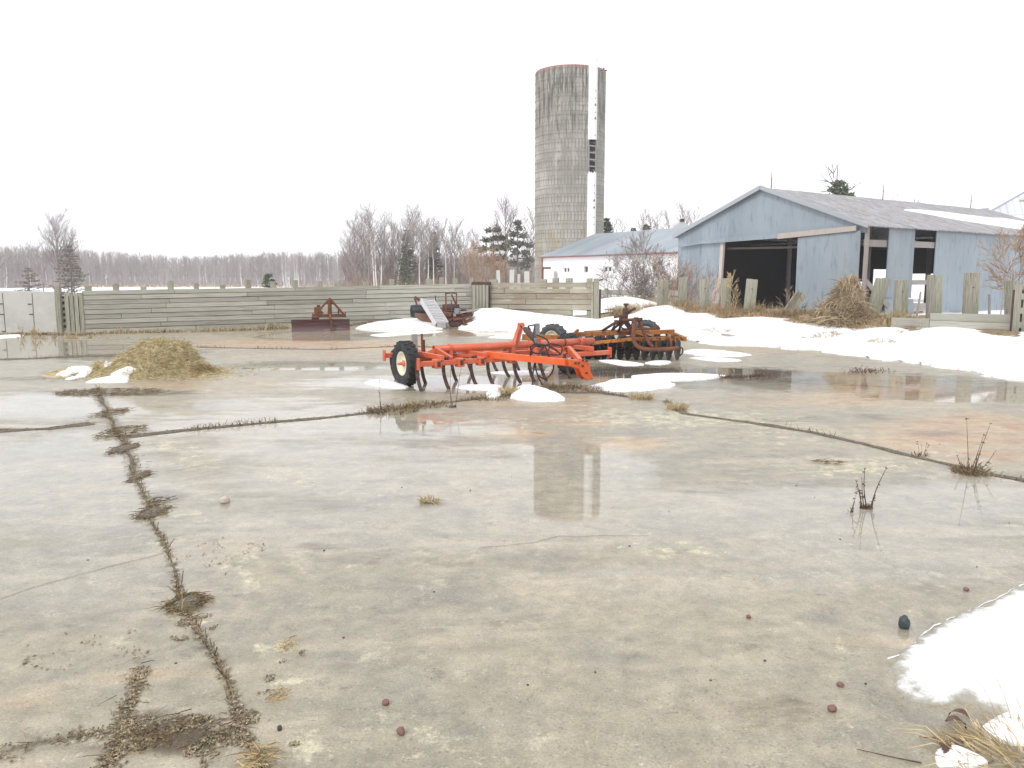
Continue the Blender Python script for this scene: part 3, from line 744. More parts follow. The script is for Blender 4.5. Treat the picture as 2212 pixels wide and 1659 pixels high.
# the two large banks: strips between a front edge on the slab and a back edge at the walls
def bank_strip(name, label, front, back, hfun, nu=110, nv=36, seed=0, edge_h=.05, notch=.25):
    Fp = [gp(*q) for q in front]; Bp = [Vector(q) if len(q) == 3 else gp(*q) for q in back]
    def samp(P, u):
        acc = [0]
        for a, b2 in zip(P[:-1], P[1:]): acc.append(acc[-1] + (b2 - a).length)
        s = u * acc[-1]
        for i in range(len(P) - 1):
            if s <= acc[i + 1] + 1e-9:
                return P[i].lerp(P[i + 1], (s - acc[i]) / (acc[i + 1] - acc[i]))
        return P[-1]
    V = []; F = []
    for i in range(nu + 1):
        u = i / nu; a = samp(Fp, u); b2 = samp(Bp, u)
        for j in range(nv + 1):
            v = j / nv; v2 = v ** 1.5
            q = a.lerp(b2, v2)
            w_ = notch * (1 - v) ** 6 + (.55 * v ** 8 if 'posts' in label else 0) * (1 if u < .55 else .15)
            q.x += w_ * mnoise.noise((q.x * .9, q.y * .9, seed)) + w_ * .4 * mnoise.noise((q.x * 4, q.y * 4, seed)); q.y += w_ * mnoise.noise((q.x * .9, q.y * .9, seed + 5))
            d = (q - a).length if j else 0
            z = (edge_h * min(1, d / .25) ** .6 + hfun(u, v2, q.x, q.y)) * min(1, (1 - u) * 12 + .02, u * 14 + .02) - .02 * (u > .99 or u < .01)
            z += (.035 + .09 * v2) * mnoise.noise((q.x * .8, q.y * .8, seed)) * min(1, d) + .02 * mnoise.noise((q.x * 3, q.y * 3, seed)) * min(1, d)
            V.append((q.x, q.y, gf(q.x, q.y) + (z if j else -.01)))
    W_ = nv + 1
    for i in range(nu):
        for j in range(nv): F.append((i * W_ + j, (i + 1) * W_ + j, (i + 1) * W_ + j + 1, i * W_ + j + 1))
    c0 = Vector(V[len(V) // 2]); c0.z = gf(c0.x, c0.y)
    mb = MB(); mb.rim = [.75 * (1 - (i % W_) / nv) ** 6 for i in range(len(V))]; mb.add([(v[0] - c0.x, v[1] - c0.y, v[2] - c0.z) for v in V], F)
    o = mb.build(name, M['snow'], smooth=True); o.location = c0
    return tag(o, label, 'snow bank')
pl_back = lambda k: [(5.3, 32.6, 0), (6.6, 30.6, 0), (7.5, 28.9, 0), (8.6, 27.6, 0), (9.6, 26.4, 0), (10.7, 25.2, 0), (11.6, 24.3, 0), (12.7, 23.4, 0), (13.75, 21.9, 0), (17, 17, 0), (20, 11, 0)]
bank_strip('snow_bank', 'wide sunlit snow bank below the row of weathered posts at the right',
    [(1478, 726), (1500, 740), (1540, 745), (1600, 747), (1660, 750), (1740, 757), (1850, 770), (1950, 784), (2080, 803), (2212, 824), (2500, 870)],
    pl_back(0), lambda u, v, x, y: .03 * math.sin(math.pi * min(1, v * 1.1)) * (.4 + .6 * u) - (.09 * max(0, v - .9) / .1 if u < .6 else 0) + .05 * mnoise.noise((x * .5, y * .5, 3)) * v, seed=21, notch=.55)
bank_strip('snow_bank', 'long snow bank between the rusty machine and the tall gate post along the plank wall',
    [(985, 713), (1020, 714), (1080, 717), (1140, 716), (1210, 716), (1290, 720), (1380, 728), (1478, 736)],
    [(-1.9, 31.6, 0), (0, 31.2, 0), (1.6, 30.9, 0), (3.3, 30.4, 0), (5.2, 31.8, 0), (7.0, 31.8, 0)],
    lambda u, v, x, y: (.34 * math.exp(-((u - .12) / .25) ** 2) + .10) * min(1, v * 1.6), seed=33, notch=.4)
m, nt, b = new_mat('matted dead turf')
P_ = nt.nodes.new('ShaderNodeNewGeometry').outputs['Position']
c = node_mix(nt, node_range(nt, node_noise(nt, P_, 3, 8, .7), .42, .62), (.30, .215, .125), (.19, .135, .08))
c = node_mix(nt, node_range(nt, node_noise(nt, P_, 14, 6, .7), .5, .65), c, (.42, .33, .20))
c = node_mix(nt, node_range(nt, node_noise(nt, P_, .9, 8, .7), .56, .60), c, (.86, .87, .89))
nt.links.new(c, b.inputs['Base Color']); b.inputs['Roughness'].default_value = .9
bn = nt.nodes.new('ShaderNodeBump'); bn.inputs['Distance'].default_value = .08; nt.links.new(node_noise(nt, P_, 9, 8, .75), bn.inputs['Height']); nt.links.new(bn.outputs[0], b.inputs['Normal'])
M['turf'] = m
grid_obj('turf', np.arange(3.5, 17, .18), np.arange(18, 37, .18), lambda X, Y: g(X, Y) + .012 + .05 * np.sin(X * 3.1 + Y) * np.sin(Y * 2.3), M['turf'], keep=lambda X, Y: (bank(X, Y) > .30))
def mound(label, x, y, rx, ry, h, seed, name='snow_drift'):
    V = [(0, 0, h)]; F = []; N = 40; K = 12
    z0 = gf(x, y)
    for j in range(1, K + 1):
        r = j / K
        for k in range(N):
            t = 2 * math.pi * k / N; q = 1 + .25 * mnoise.noise((math.cos(t) * 1.5, math.sin(t) * 1.5, seed))
            X, Y = rx * r * q * math.cos(t), ry * r * q * math.sin(t)
            z = h * (math.cos(math.pi * min(1, r)) * .5 + .5) + h * .12 * mnoise.noise((X * 1.2, Y * 1.2, seed)) * (1 - r)
            V.append((X, Y, z + gf(x + X, y + Y) - z0 - (.02 if j == K else 0)))
    for j in range(K):
        for k in range(N):
            k2 = (k + 1) % N
            if j == 0: F.append((0, 1 + k, 1 + k2))
            else: F.append((1 + (j - 1) * N + k, 1 + j * N + k, 1 + j * N + k2, 1 + (j - 1) * N + k2))
    mb = MB(); mb.add(V, F); o = mb.build(name, M['snow'], smooth=True); o.location = (x, y, z0)
    return tag(o, label, 'snow drift')
q = at(1345, 690, 35.5); mound('rounded snow heap behind the gate post and in front of the leafless bush', q.x, 35.5, 3.2, 2.2, .42, 3)
q = at(1440, 690, 37); mound('low snow heap beneath the leafless bush near the shed corner', q.x, 36.5, 3.5, 2.0, .3, 6)
# snow lying behind the walls and round the buildings
m0 = MB()
o, _, _ = grid_obj('snow_cover', np.linspace(-40, 45, 60), np.linspace(33.8, 75, 50),
    lambda X, Y: g(X, Y) - .035 + .03 * np.sin(X * .9) * np.cos(Y * .7), M['snow'], 'stuff',
    keep=lambda X, Y: (np.sin(X * .31 + 1) + np.cos(Y * .4 + X * .2) > -.9) & ~((X > 8) & (Y < 36)))
# ---------------------------------------------------------------- plank walls (local x runs along the wall, y points away from the yard)
def seg_frame(p0, p1):
    d = Vector((p1[0] - p0[0], p1[1] - p0[1])); return d.length, math.atan2(d.y, d.x)
def local_of(o_loc, rz):
    Mi = Matrix.Rotation(-rz, 3, 'Z'); o_loc = Vector(o_loc)
    return lambda p: Mi @ (Vector(p) - o_loc)
def at_line(px, py, p0, p1):
    """point where the pixel's ray meets the vertical plane through p0-p1"""
    d = ray(px, py); n = Vector((-(p1[1] - p0[1]), p1[0] - p0[0], 0)); o = Vector((0, 0, H))
    k = n.dot(Vector((p0[0], p0[1], 0)) - o) / n.dot(d)
    return o + d * k
def plank_wall(label, p0, p1, zb, zt, rows, mt, posts, gaps=(), pl_len=3.7, th=.05, group=None):
    Ln, rz = seg_frame(p0, p1)
    o = thing('plank_wall', label, 'wall', (p0[0], p0[1], 0), rz, group)
    mb = MB(); rs = random.Random(int(p0[0] * 100))
    for r in range(rows):
        x = -rs.uniform(0, pl_len * .8)
        while x < Ln:
            L2 = pl_len * rs.uniform(.8, 1.2)
            for ga, gb, gr in gaps:
                if gr == r and x < ga < x + L2: L2 = ga - x
                elif gr == r and abs(x - ga) < .01: L2 = gb - ga
            a, b2 = max(0, x), min(Ln, x + L2)
            if b2 - a > .15:
                def zz(xx, q):
                    u = xx / Ln; lo = zb[0] + (zb[1] - zb[0]) * u; hi = zt[0] + (zt[1] - zt[0]) * u
                    return lo + (hi - lo) * q / rows
                skip = any(ga - .01 <= (a + b2) / 2 <= gb + .01 and gr == r for ga, gb, gr in gaps)
                if not skip:
                    j = rs.uniform(-.008, .008); g1 = .005 + rs.random() * .008; yy = rs.uniform(-.012, .012); y2 = yy + rs.uniform(-.008, .008)
                    z = [zz(a, r) + g1, zz(b2, r) + g1 + j * .4, zz(b2, r + 1) - g1 + j, zz(a, r + 1) - g1]
                    a += .006; b2 -= .006
                    mb.add([(a, yy, z[0]), (b2, y2, z[1]), (b2, y2, z[2]), (a, yy, z[3]), (a, yy + th, z[0]), (b2, y2 + th, z[1]), (b2, y2 + th, z[2]), (a, yy + th, z[3])],
                           [(0, 1, 2, 3), (7, 6, 5, 4), (0, 4, 5, 1), (1, 5, 6, 2), (2, 6, 7, 3), (3, 7, 4, 0)], rs.random())
            x += L2
    mb.build('planks', mt, o)
    mb = MB(); mb.add([(.02, .055, zb[0]), (Ln - .02, .055, zb[1]), (Ln - .02, .055, zt[1] - .04), (.02, .055, zt[0] - .04), (.02, .065, zb[0]), (Ln - .02, .065, zb[1]), (Ln - .02, .065, zt[1] - .04), (.02, .065, zt[0] - .04)], [(0, 1, 2, 3), (7, 6, 5, 4), (0, 4, 5, 1), (1, 5, 6, 2), (2, 6, 7, 3), (3, 7, 4, 0)]) if not gaps else [mb.box((x_, .065, z_), (w_, .015, h_)) for (x_, z_, w_, h_) in ((1.74, .72, 3.42, 1.4), ((4.65 + Ln) / 2, .72, Ln - 4.7, 1.4), (4.07, 1.0, 1.1, .78), (4.07, .12, 1.1, .34))]; mb.build('backing', M['barkdark'], o)
    lo = local_of((p0[0], p0[1], 0), rz)
    for (px, top, wd) in posts:
        P = at_line(px, top, p0, p1); q = lo(P)
        hh = q.z + .35
        pm = MB(); pm.box((0, 0, hh / 2 - .35 + 0), (wd, .17, hh), Matrix.Rotation(rs.uniform(-.02, .02), 3, 'Y'))
        po = pm.build('post', M['post'], o, bevel=.008); po.location = (q.x, .15, 0)
    return o, rz, Ln
A0 = gp(183, 718); A1 = at(1021, 660, 32.2); B1 = at(1287, 690, 30.5)
wall1, rz1, L1 = plank_wall('long pale grey-green plank wall behind the scraper blade and the rusty machine', (A0.x, A0.y), (A1.x, A1.y), (-.05, .15), (at(183, 627.5, A0.y).z, at(1021, 613, 32.2).z), 9, M['plank'],
    [(187.5, 617, .2), (249, 612.5, .18), (310, 619, .18), (368, 606, .2), (423, 612, .17), (480.5, 615, .18), (535, 603.5, .2), (591, 608, .18), (639, 605, .2), (692, 607, .17), (734, 607, .17), (790, 609, .15), (847, 603, .15), (929, 603, .2), (957, 599, .15), (985, 602, .15)])
A2 = (A1.x + .55, A1.y - .1)
wall2, rz2, L2_ = plank_wall('brown stained plank wall between the vertical boards and the tall gate post', A2, (B1.x - .12, B1.y), (-.05, 0), (at(1040, 610.5, 32).z, at(1280, 610, 30.5).z), 8, M['plankb'],
    [(1064, 604, .3), (1171, 603, .24), (1198, 600.7, .22), (1227.6, 600.7, .24), (1272, 601, .2)], gaps=[(3.55, 4.6, 2)], pl_len=2.4)
# vertical boards closing the corner
o = thing('corner_fence', 'narrow panel of dark-edged vertical boards where the two plank walls meet', 'fence', (A1.x + .02, A1.y - .12, 0), rz2)
mb = MB()
wtot = (at(1058, 640, 32).x - at(1021, 640, 32).x)
for i in range(5):
    mb.box((wtot / 5 * (i + .5), 0, .78), (wtot / 5 - .028, .06, 1.56 + rnd.uniform(-.03, .03)))
mb.build('boards', M['post'], o)
mb = MB(); mb.box((wtot / 2, .05, 1.62), (wtot + .12, .12, .12)); mb.box((wtot / 2, .09, .8), (wtot, .04, 1.4)); mb.build('backing_rail', M['darkrust'], o)

# concrete panel wall at the left edge, then the boarded gate
Y0 = A0.y
o = thing('concrete_wall', 'smooth grey concrete wall with rusty tie marks at the left edge', 'wall', (0, 0, 0))
zt0, zt1 = at(0, 626.5, Y0).z, at(123, 630.5, Y0).z
xs_ = [at(-260, 650, Y0).x, at(123, 650, Y0).x]
mb = MB()
mb.prism([(xs_[0], Y0, -.2), (xs_[1], Y0, -.2), (xs_[1], Y0, zt1), (xs_[0], Y0, zt0 + .05)], (0, .25, 0)); mb.build('panel', M['concrete'], o, bevel=.01)
for px in (-57, 8, 71, 133 - 62 + 0):
    pass
for px, px2 in ((-54, -50), (5, 12), (69, 75), (131, 137)):
    a = at(px, 633, Y0 - .004); b2 = at(px2, 717, Y0 - .004)
    if px < 120:
        mb = MB(); mb.beam((a.x, Y0 - .002, a.z), (b2.x, Y0 - .002, b2.z), .012, .02, up=(0, 1, 0)); mb.build('form_joint', M['darkrust'], o)
for px, py in ((2, 656.5), (4, 679), (8, 716), (64, 657), (67, 696 - 17), (70, 715), (-1, 700), (127 - 62, 640)):
    a = at(px, py, Y0 - .01)
    if px > 0 and py > 645:
        mb = MB(); mb.box((a.x, Y0 - .006, a.z), (.13, .02, .03)); mb.build('form_tie', M['rust'], o)
gx0 = at(123, 660, Y0).x
o = thing('board_gate', 'gate of upright grey boards with a slotted edge left of the long plank wall', 'gate', (gx0, Y0 - .03, 0))
mb = MB(); hp = at(128, 618.7, Y0).z
wv = at(134, 660, Y0).x - gx0; mb.box((wv / 2, 0, hp / 2 - .1), (wv, .16, hp + .2)); mb.build('gate_post', M['post'], o, bevel=.008)
mb = MB(); gw = at(181, 660, Y0).x - gx0
x = wv + .09
zt = at(150, 630, Y0).z
n_ = 4; bw = (gw - x) / n_
for i in range(n_): mb.box((x + bw * (i + .5), .03, zt / 2 + rnd.uniform(-.02, .02) - .03), (bw - .03, .04, zt - .04))
mb.build('boards', M['post'], o)
for k in range(7):
    mb = MB(); mb.box((wv + .045, .05, .1 + k * .2), (.1, .04, .10)); mb.build('spacer_block', M['post'], o)
mb = MB(); mb.box((gw / 2, .10, zt / 2 - .05), (gw - .1, .02, zt - .2)); mb.build('backing', M['darkrust'], o)

# ---------------------------------------------------------------- standing, leaning posts and the low wall on the right
POSTS = [ # top px, py, bottom px, py, width px, distance, lean-away, label
 (1432, 605, 1430, 692, 23, 33.0, 'tall square post standing alone in front of the leafless bush beside the shed'),
 (1475, 598, 1474, 672, 17, 32.0, 'slim mossy post just right of the lone post by the bush, in brown grass'),
 (1522, 603, 1521, 682, 19, 30.8, 'mossy post with a split groove in front of the shed left panel'),
 (1569, 600, 1566, 690, 20, 29.8, 'straight pale post at the left side of the dark shed doorway'),
 (1625, 602, 1616, 690, 22, 29.0, 'slightly tilted pale post in the middle of the dark shed doorway'),
 (1733, 631, 1692, 690, 24, 27.6, 'short post leaning far to the right at the right side of the shed doorway'),
 (1908, 600, 1878, 700, 27, 25.6, 'tall green post leaning right beside the heap of dead vines'),
 (1948, 603, 1943, 700, 26, 24.9, 'broad upright post just right of the leaning green post'),
 (2019, 593, 2016, 700, 28, 24.2, 'broad cracked post behind the stepped end of the low plank wall'),
 (2100, 588, 2094, 700, 28, 23.6, 'tallest yellowish post behind the middle of the low plank wall'),
 (2183, 605, 2182, 700, 18, 22.9, 'narrow post behind the slotted boards at the right edge'),
]
for i, (tx, ty, bx, by, wpx, Y, lab) in enumerate(POSTS):
    a = at(bx, by, Y); b2 = at(tx, ty, Y + (.15 if i == 5 else 0)); wv = wpx / FPX * Y
    zg = gf(a.x, Y) - .15
    dirv = (b2 - a); a2 = a - dirv * ((a.z - zg) / max(.1, dirv.z)) if a.z > zg else a
    o = thing('wooden_post', lab, 'post', (a2.x, a2.y, zg + .15), 0, 'weathered posts in front of the shed')
    off = (a2.x, a2.y, zg + .15)
    mb = MB(); n_ = 2 if wv > .24 else 1; d = (b2 - a2).normalized()
    for k in range(2):   # built of two timbers side by side with a groove between
        s_ = Vector((1, 0, 0)) * (wv / 4 * (1 if k else -1)); extra = d * rnd.uniform(-.03, .0)
        mb.beam(a2 + s_, b2 + s_ + extra, wv / 2 - .002, .2 if k else .185, up=(0, -1, 0))
    mb.build('timbers', M['post'], o, off=off, bevel=.008)
    if i in (0, 2, 4, 7, 9):
        mb = MB(); q = a2.lerp(b2, .75) - Vector((0, .12, 0)); mb.lathe([(.0, 0), (.02, 0), (.02, .03), (0, .03)], q, 'y', 8); mb.build('bolt', M['rust'], o, off=off)
def rect_at(mb, px0, py0, px1, py1, Y0_, Y1_, th):
    a, b2 = at(px0, py0, Y0_), at(px1, py1, Y1_)
# low plank wall
p0 = at(1925, 700, 24.0); p1 = at(2190, 700, 21.9)
Ln, rz = seg_frame(p0, p1)
o = thing('low_plank_wall', 'low mossy plank wall with a step in its top in front of the tall posts', 'wall', (p0.x, p0.y, 0), rz)
mb = MB(); Ls = (at(2003, 680, 23.3) - p0).length
for (xa, xb, za, zb_, zc, zd) in ((0, Ls, .12, .42, .16, .42), (0.0, Ls, .43, .68, .43, .68), (Ls + .01, Ln, .10, .40, .06, .38), (Ls + .01, Ln, .41, .63, .39, .62), (Ls + .01, Ln, .64, .84, .63, .86)):
    mb.add([(xa, 0, za), (xb, 0, zc), (xb, 0, zd), (xa, 0, zb_), (xa, .07, za), (xb, .07, zc), (xb, .07, zd), (xa, .07, zb_)],
           [(0, 1, 2, 3), (7, 6, 5, 4), (0, 4, 5, 1), (1, 5, 6, 2), (2, 6, 7, 3), (3, 7, 4, 0)])
mb.build('planks', M['plank'], o, bevel=.01)
mb = MB(); mb.add([(Ls, .06, .84), (Ln, .06, .86), (Ln, .34, .84), (Ls, .34, .82), (Ls, .06, .80), (Ln, .06, .8), (Ln, .34, .8), (Ls, .34, .78)], [(0, 1, 2, 3), (7, 6, 5, 4), (0, 4, 5, 1), (1, 5, 6, 2), (2, 6, 7, 3), (3, 7, 4, 0)])
mb.build('cap_board', M['greywood'], o)
# slotted upright boards at the right edge
q0 = at(2190, 660, 21.7)
o = thing('slotted_fence', 'pair of upright green boards with dark slots between them at the right edge', 'fence', (q0.x, q0.y, 0), -.5)
mb = MB()
zt = at(2200, 614, 21.6).z
mb.box((.08, 0, zt / 2), (.16, .05, zt)); mb.box((.36, .0, zt / 2 - .02), (.3, .05, zt)); mb.box((.70, .0, zt / 2), (.3, .05, zt - .04)); mb.box((1.04, .0, zt / 2), (.3, .05, zt))
mb.build('boards', M['post'], o, bevel=.006)
mb = MB(); mb.box((.55, .06, zt / 2 - .05), (1.2, .03, zt - .2)); mb.build('backing', M['darkrust'], o)
for k in range(5):
    mb = MB(); mb.box((.185, -.005, .22 + k * .38), (.05, .03, .16)); mb.build('spacer_block', M['post'], o)
# small stakes behind the low wall
for (tx, ty, bx, by, Y, wd, lab) in ((1989, 630, 1977, 680, 26, .06, 'thin split stick leaning against the shed siding between the tall posts'),
                                 (2077, 643, 2077, 680, 25.5, .07, 'thin weathered stake left of the tallest yellowish post'),
                                 (2139 - 20 + 18, 636, 2138, 681, 24.5, .075, 'thin pale stake between the tallest post and the slotted boards')):
    if bx == 2077: continue
    a = at(bx, by + 20, Y); b2 = at(tx, ty, Y); zg = gf(a.x, Y)
    mb = MB(); mb.beam((a.x, Y, zg - .1), b2, wd, .05, up=(0, -1, 0), w2=wd * .6); ob = mb.build('stake', M['greywood'], None, off=(a.x, Y, zg)); ob.location = (a.x, Y, zg)
    tag(ob, lab, 'stake')
# tall gate post in the middle and the low rail fence behind it
a = at(1287, 702, 30.2); b2 = at(1287, 601.5, 30.2); zg = gf(a.x, a.y)
o = thing('gate_post', 'tall weathered gate post at the right end of the brown plank wall', 'post', (a.x, a.y, zg)); off = (a.x, a.y, zg)
mb = MB(); mb.box((a.x, a.y, (b2.z + zg - .2) / 2), (.2, .2, b2.z - zg + .2)); mb.build('post', M['post'], o, off=off, bevel=.01)
mb = MB(); mb.box((a.x - .15, a.y - .02, .95), (.07, .1, 1.5)); mb.build('side_board', M['plankb'], o, off=off)
mb = MB(); mb.beam((a.x + .1, a.y, b2.z - .08), (a.x + .26, a.y, b2.z - .02), .05, .05); mb.build('hinge', M['rust'], o, off=off)
f0 = at(1296, 650, 38); f1 = at(1470, 650, 36)
Ln, rz = seg_frame(f0, f1)
o = thing('rail_fence', 'low rail fence with two boards in front of the white building', 'fence', (f0.x, f0.y, 0), rz)
mb = MB()
zt = at(1340, 626, 37.4).z
mb.box((Ln / 2, 0, zt - .13), (Ln, .04, .24)); mb.box((Ln / 2, 0, zt - .45), (Ln, .04, .26)); mb.build('rails', M['plank'], o)
for xx, ex in ((.35, .25), (2.2, 0), (3.9, .1)):
    mb = MB(); mb.box((0, -.06, .6), (.14, .12, 1.25 + ex)); po = mb.build('post', M['post'], o); po.location = (xx, 0, 0)
# little posts beyond the walls
SM = [(1018, 600, 614, 36, .16, 'small mossy post behind the end of the long plank wall, left of the vertical boards'),
      (1077, 584, 612, 42, .18, 'leftmost of the three white posts behind the brown plank wall'), (1105, 583, 612, 42, .24, 'middle of the three white posts behind the brown plank wall'), (1139, 586, 612, 42, .26, 'rightmost of the three white posts behind the brown plank wall'),
      (1120, 592, 612, 43, .14, 'short reddish post between the two right-hand white posts')]
for px, t, bt, Y, wd, lab in SM:
    a = at(px, t, Y); zg = gf(a.x, Y)
    mb = MB(); mb.box((0, 0, (a.z - zg) / 2), (wd, wd * .8, a.z - zg), Matrix.Rotation(rnd.uniform(-.04, .04), 3, 'Y')); ob = mb.build('small_post', M['concrete'] if 'white' in lab else (M['rust'] if 'reddish' in lab else M['post'])); ob.location = (a.x, Y, zg)
    tag(ob, lab, 'post')

# ---------------------------------------------------------------- the silo
SY = 73.5; sc_ = at(1228.5, 600, SY); SR = 72 / FPX * SY * .995; zs = gf(sc_.x, SY); ST = at(1228, 152, SY - 1.0).z
m, nt, b = new_mat('silo staves')
uv = nt.nodes.new('ShaderNodeUVMap'); vec = uv.outputs[0]       # x: metres round, y: metres up
tcx = nt.nodes.new('ShaderNodeSeparateXYZ'); nt.links.new(vec, tcx.inputs[0])
br = nt.nodes.new('ShaderNodeTexBrick'); nt.links.new(vec, br.inputs['Vector'])
br.inputs['Scale'].default_value = 1; br.inputs['Brick Width'].default_value = .30; br.inputs['Row Height'].default_value = .76
br.inputs['Mortar Size'].default_value = .022; br.offset = .5
br.inputs['Color1'].default_value = (.36, .345, .31, 1); br.inputs['Color2'].default_value = (.44, .42, .38, 1); br.inputs['Mortar'].default_value = (.27, .26, .235, 1)
c = br.outputs['Color']
c = node_mix(nt, node_range(nt, node_noise(nt, vec, .22, 5), .42, .62), c, (.30, .285, .255))
c = node_mix(nt, node_math(nt, 'MULTIPLY', node_range(nt, node_noise(nt, vec, 1.4, 6, .6, (1, .25, 1)), .5, .7), .6), c, (.52, .50, .45))
hi = node_range(nt, tcx.outputs[1], 9.0, 18.5)
lo_ = node_range(nt, tcx.outputs[1], 4, 9, 1, 0)
strk = node_range(nt, node_math(nt, 'ADD', node_noise(nt, vec, 2.6, 5, .6, (1.3, .12, 1)), node_math(nt, 'MULTIPLY', node_math(nt, 'SUBTRACT', hi, 1), .28)), .40, .60)
c = node_mix(nt, node_math(nt, 'MULTIPLY', strk, .8), c, (.085, .08, .075))
wk = node_range(nt, node_noise(nt, vec, 3.5, 4, .6, (1.5, .1, 1)), .6, .72)
c = node_mix(nt, node_math(nt, 'MULTIPLY', node_math(nt, 'MULTIPLY', wk, hi), .6), c, (.60, .59, .55))
c = node_mix(nt, node_math(nt, 'MULTIPLY', node_math(nt, 'MULTIPLY', lo_, node_range(nt, node_noise(nt, vec, .8, 5, .6, (1, .4, 1)), .45, .65)), .6), c, (.36, .29, .17))
pink = node_range(nt, tcx.outputs[1], 19.3, 19.8)
c = node_mix(nt, node_math(nt, 'MULTIPLY', pink, node_range(nt, node_noise(nt, vec, 3, 3), .35, .5)), c, (.42, .21, .18))
nt.links.new(c, b.inputs['Base Color']); b.inputs['Roughness'].default_value = .9; b.inputs['Specular IOR Level'].default_value = .2
bn = nt.nodes.new('ShaderNodeBump'); bn.inputs['Strength'].default_value = .9; bn.inputs['Distance'].default_value = .05
nt.links.new(node_math(nt, 'ADD', br.outputs['Fac'], node_math(nt, 'MULTIPLY', node_noise(nt, vec, 4, 5), -.8)), bn.inputs['Height']); bn.invert = True
nt.links.new(bn.outputs[0], b.inputs['Normal'])
M['stave'] = m
silo = thing('silo', 'tall round concrete stave silo with no roof behind the white building', 'silo', (sc_.x, SY, zs))
HT = ST - zs
mb = MB(); N = 128
# staves as a shallow fluted shell, open at the top
V = []; F = []; prof = [(SR, 0), (SR, HT * .5), (SR, HT), (SR - .18, HT), (SR - .18, HT - 3)]
for (r, h) in prof:
    for k in range(N):
        t = 2 * math.pi * k / N; rr = r + (.055 if k % 2 else -.0) * (1 if r == SR else 0)
        V.append((rr * math.cos(t), rr * math.sin(t), h))
for i in range(len(prof) - 1):
    for k in range(N): F.append((i * N + k, i * N + (k + 1) % N, (i + 1) * N + (k + 1) % N, (i + 1) * N + k))
mb.add(V, F); ob = mb.build('stave_wall', M['stave'], silo)
def fuv(v, p):
    t = math.atan2(v.y, v.x); tcn = math.atan2(p.center.y, p.center.x)
    if t - tcn > math.pi: t -= 2 * math.pi
    if tcn - t > math.pi: t += 2 * math.pi
    return (t * SR, v.z)
uvs(ob, fuv)
hp_ = MB(); hp_.lathe([(SR + .04, -.011), (SR + .07, -.011), (SR + .07, .011), (SR + .04, .011)], (0, 0, 0), 'z', 64, closed=True)
for k in range(24):
    t = 2 * math.pi * (k * 2 + 1) / 48; hp_.box(((SR + .07) * math.cos(t), (SR + .07) * math.sin(t), 0), (.09, .09, .12), Matrix.Rotation(t, 3, 'Z')) if k % 4 == 0 else None
h0 = hp_.build('hoop', mat('dull hoop steel', (.30, .285, .265), .8), silo)
zz_ = .5; k = 0
while zz_ < HT - .2:
    if k == 0: h0.location = (0, 0, zz_)
    else:
        hc = h0.copy(); col.objects.link(hc); hc.location = (0, 0, zz_)
    zz_ += .76; k += 1
# white half-round chute with its broken-out length
ang = math.atan2(-SY, -sc_.x) + R(37.6)
ch = Vector((math.cos(ang), math.sin(ang), 0)); CR = .43
def chute(name, z0, z1, jag):
    mb = MB(); n = 14; th = .02
    for rr, flip in ((CR, 0), (CR - th, 1)):
        V = []; F = []
        for j, zv in enumerate((z0, z1)):
            for k in range(n + 1):
                t = ang - math.pi / 2 + math.pi * k / n
                c0 = ch * (SR + .02); V.append((c0.x + rr * math.cos(t), c0.y + rr * math.sin(t), zv + (jag * ((k * 7) % 5 - 2) * .05 if j else 0)))
        F = [(k, k + 1, n + 2 + k, n + 1 + k) for k in range(n)]; mb.add(V, F)
    return mb.build(name, M['white'], silo, smooth=True)
chute('chute', at(1272, 540, SY - 2).z - zs - 1.5, at(1272, 375, SY - 2).z - zs, 1)
chute('chute', at(1272, 305, SY - 2).z - zs, at(1272, 129, SY - 2).z - zs, 0)
za, zb_ = at(1272, 378, SY - 2).z - zs, at(1272, 305, SY - 2).z - zs
mb = MB(); c0 = ch * (SR + .03); sd_ = Vector((-ch.y, ch.x, 0))
rot = Matrix.Rotation(ang, 3, 'Z')
mb.box(c0 + Vector((0, 0, (za + zb_) / 2)), (.06, .8, zb_ - za - .02), rot); mb.build('opening_shade', mat('painted opening shade', (.02, .018, .018), .9), silo)  # near-black panel, its colour standing in for shade inside the door openings
for k in range(5):
    mb = MB(); mb.box(c0 + ch * .05 + Vector((0, 0, za + (zb_ - za) * (k + .15) / 5)), (.08, .8, .1), rot); mb.build('door_rung', M['greywood'], silo)
for s_ in (-1, 1):
    mb = MB(); mb.box(c0 + sd_ * (.39 * s_) + ch * .05 + Vector((0, 0, (za + zb_) / 2)), (.1, .07, zb_ - za), rot); mb.build('door_frame', M['greywood'], silo)
for k, py in enumerate((202, 218, 233, 248, 262, 297, 404, 420, 437, 452, 472, 487)):
    z = at(1272, py, SY - 2).z - zs; mb = MB(); sz = (.05, .22, .22) if k in (2, 4, 8, 9) else (.05, .12, .10)
    t = c0 + ch * (CR + .002); mb.add([(t + sd_ * sz[1] / 2 + Vector((0, 0, z))), (t - sd_ * sz[1] / 2 + Vector((0, 0, z))), (t + Vector((0, 0, z + sz[2]))), (t - ch * .02 + Vector((0, 0, z + sz[2] * .5)))], [(0, 1, 2), (0, 2, 3), (1, 3, 2)])
    mb.build('rust_hole', M['rust'], silo)
mb = MB(); t = Vector((SR * .93, -SR * .25, HT)); mb.box(t + Vector((0, 0, .12)), (.12, .12, .3)); mb.box(t + Vector((.15, 0, .05)), (.3, .08, .1)); mb.build('rim_bracket', M['darkrust'], silo)
mb = MB(); t2 = ang - .11; mb.tube([((SR + .12) * math.cos(t2), (SR + .12) * math.sin(t2), z) for z in (4, 9, 13)], .05, 6); mb.build('blower_pipe', M['steel'], silo)

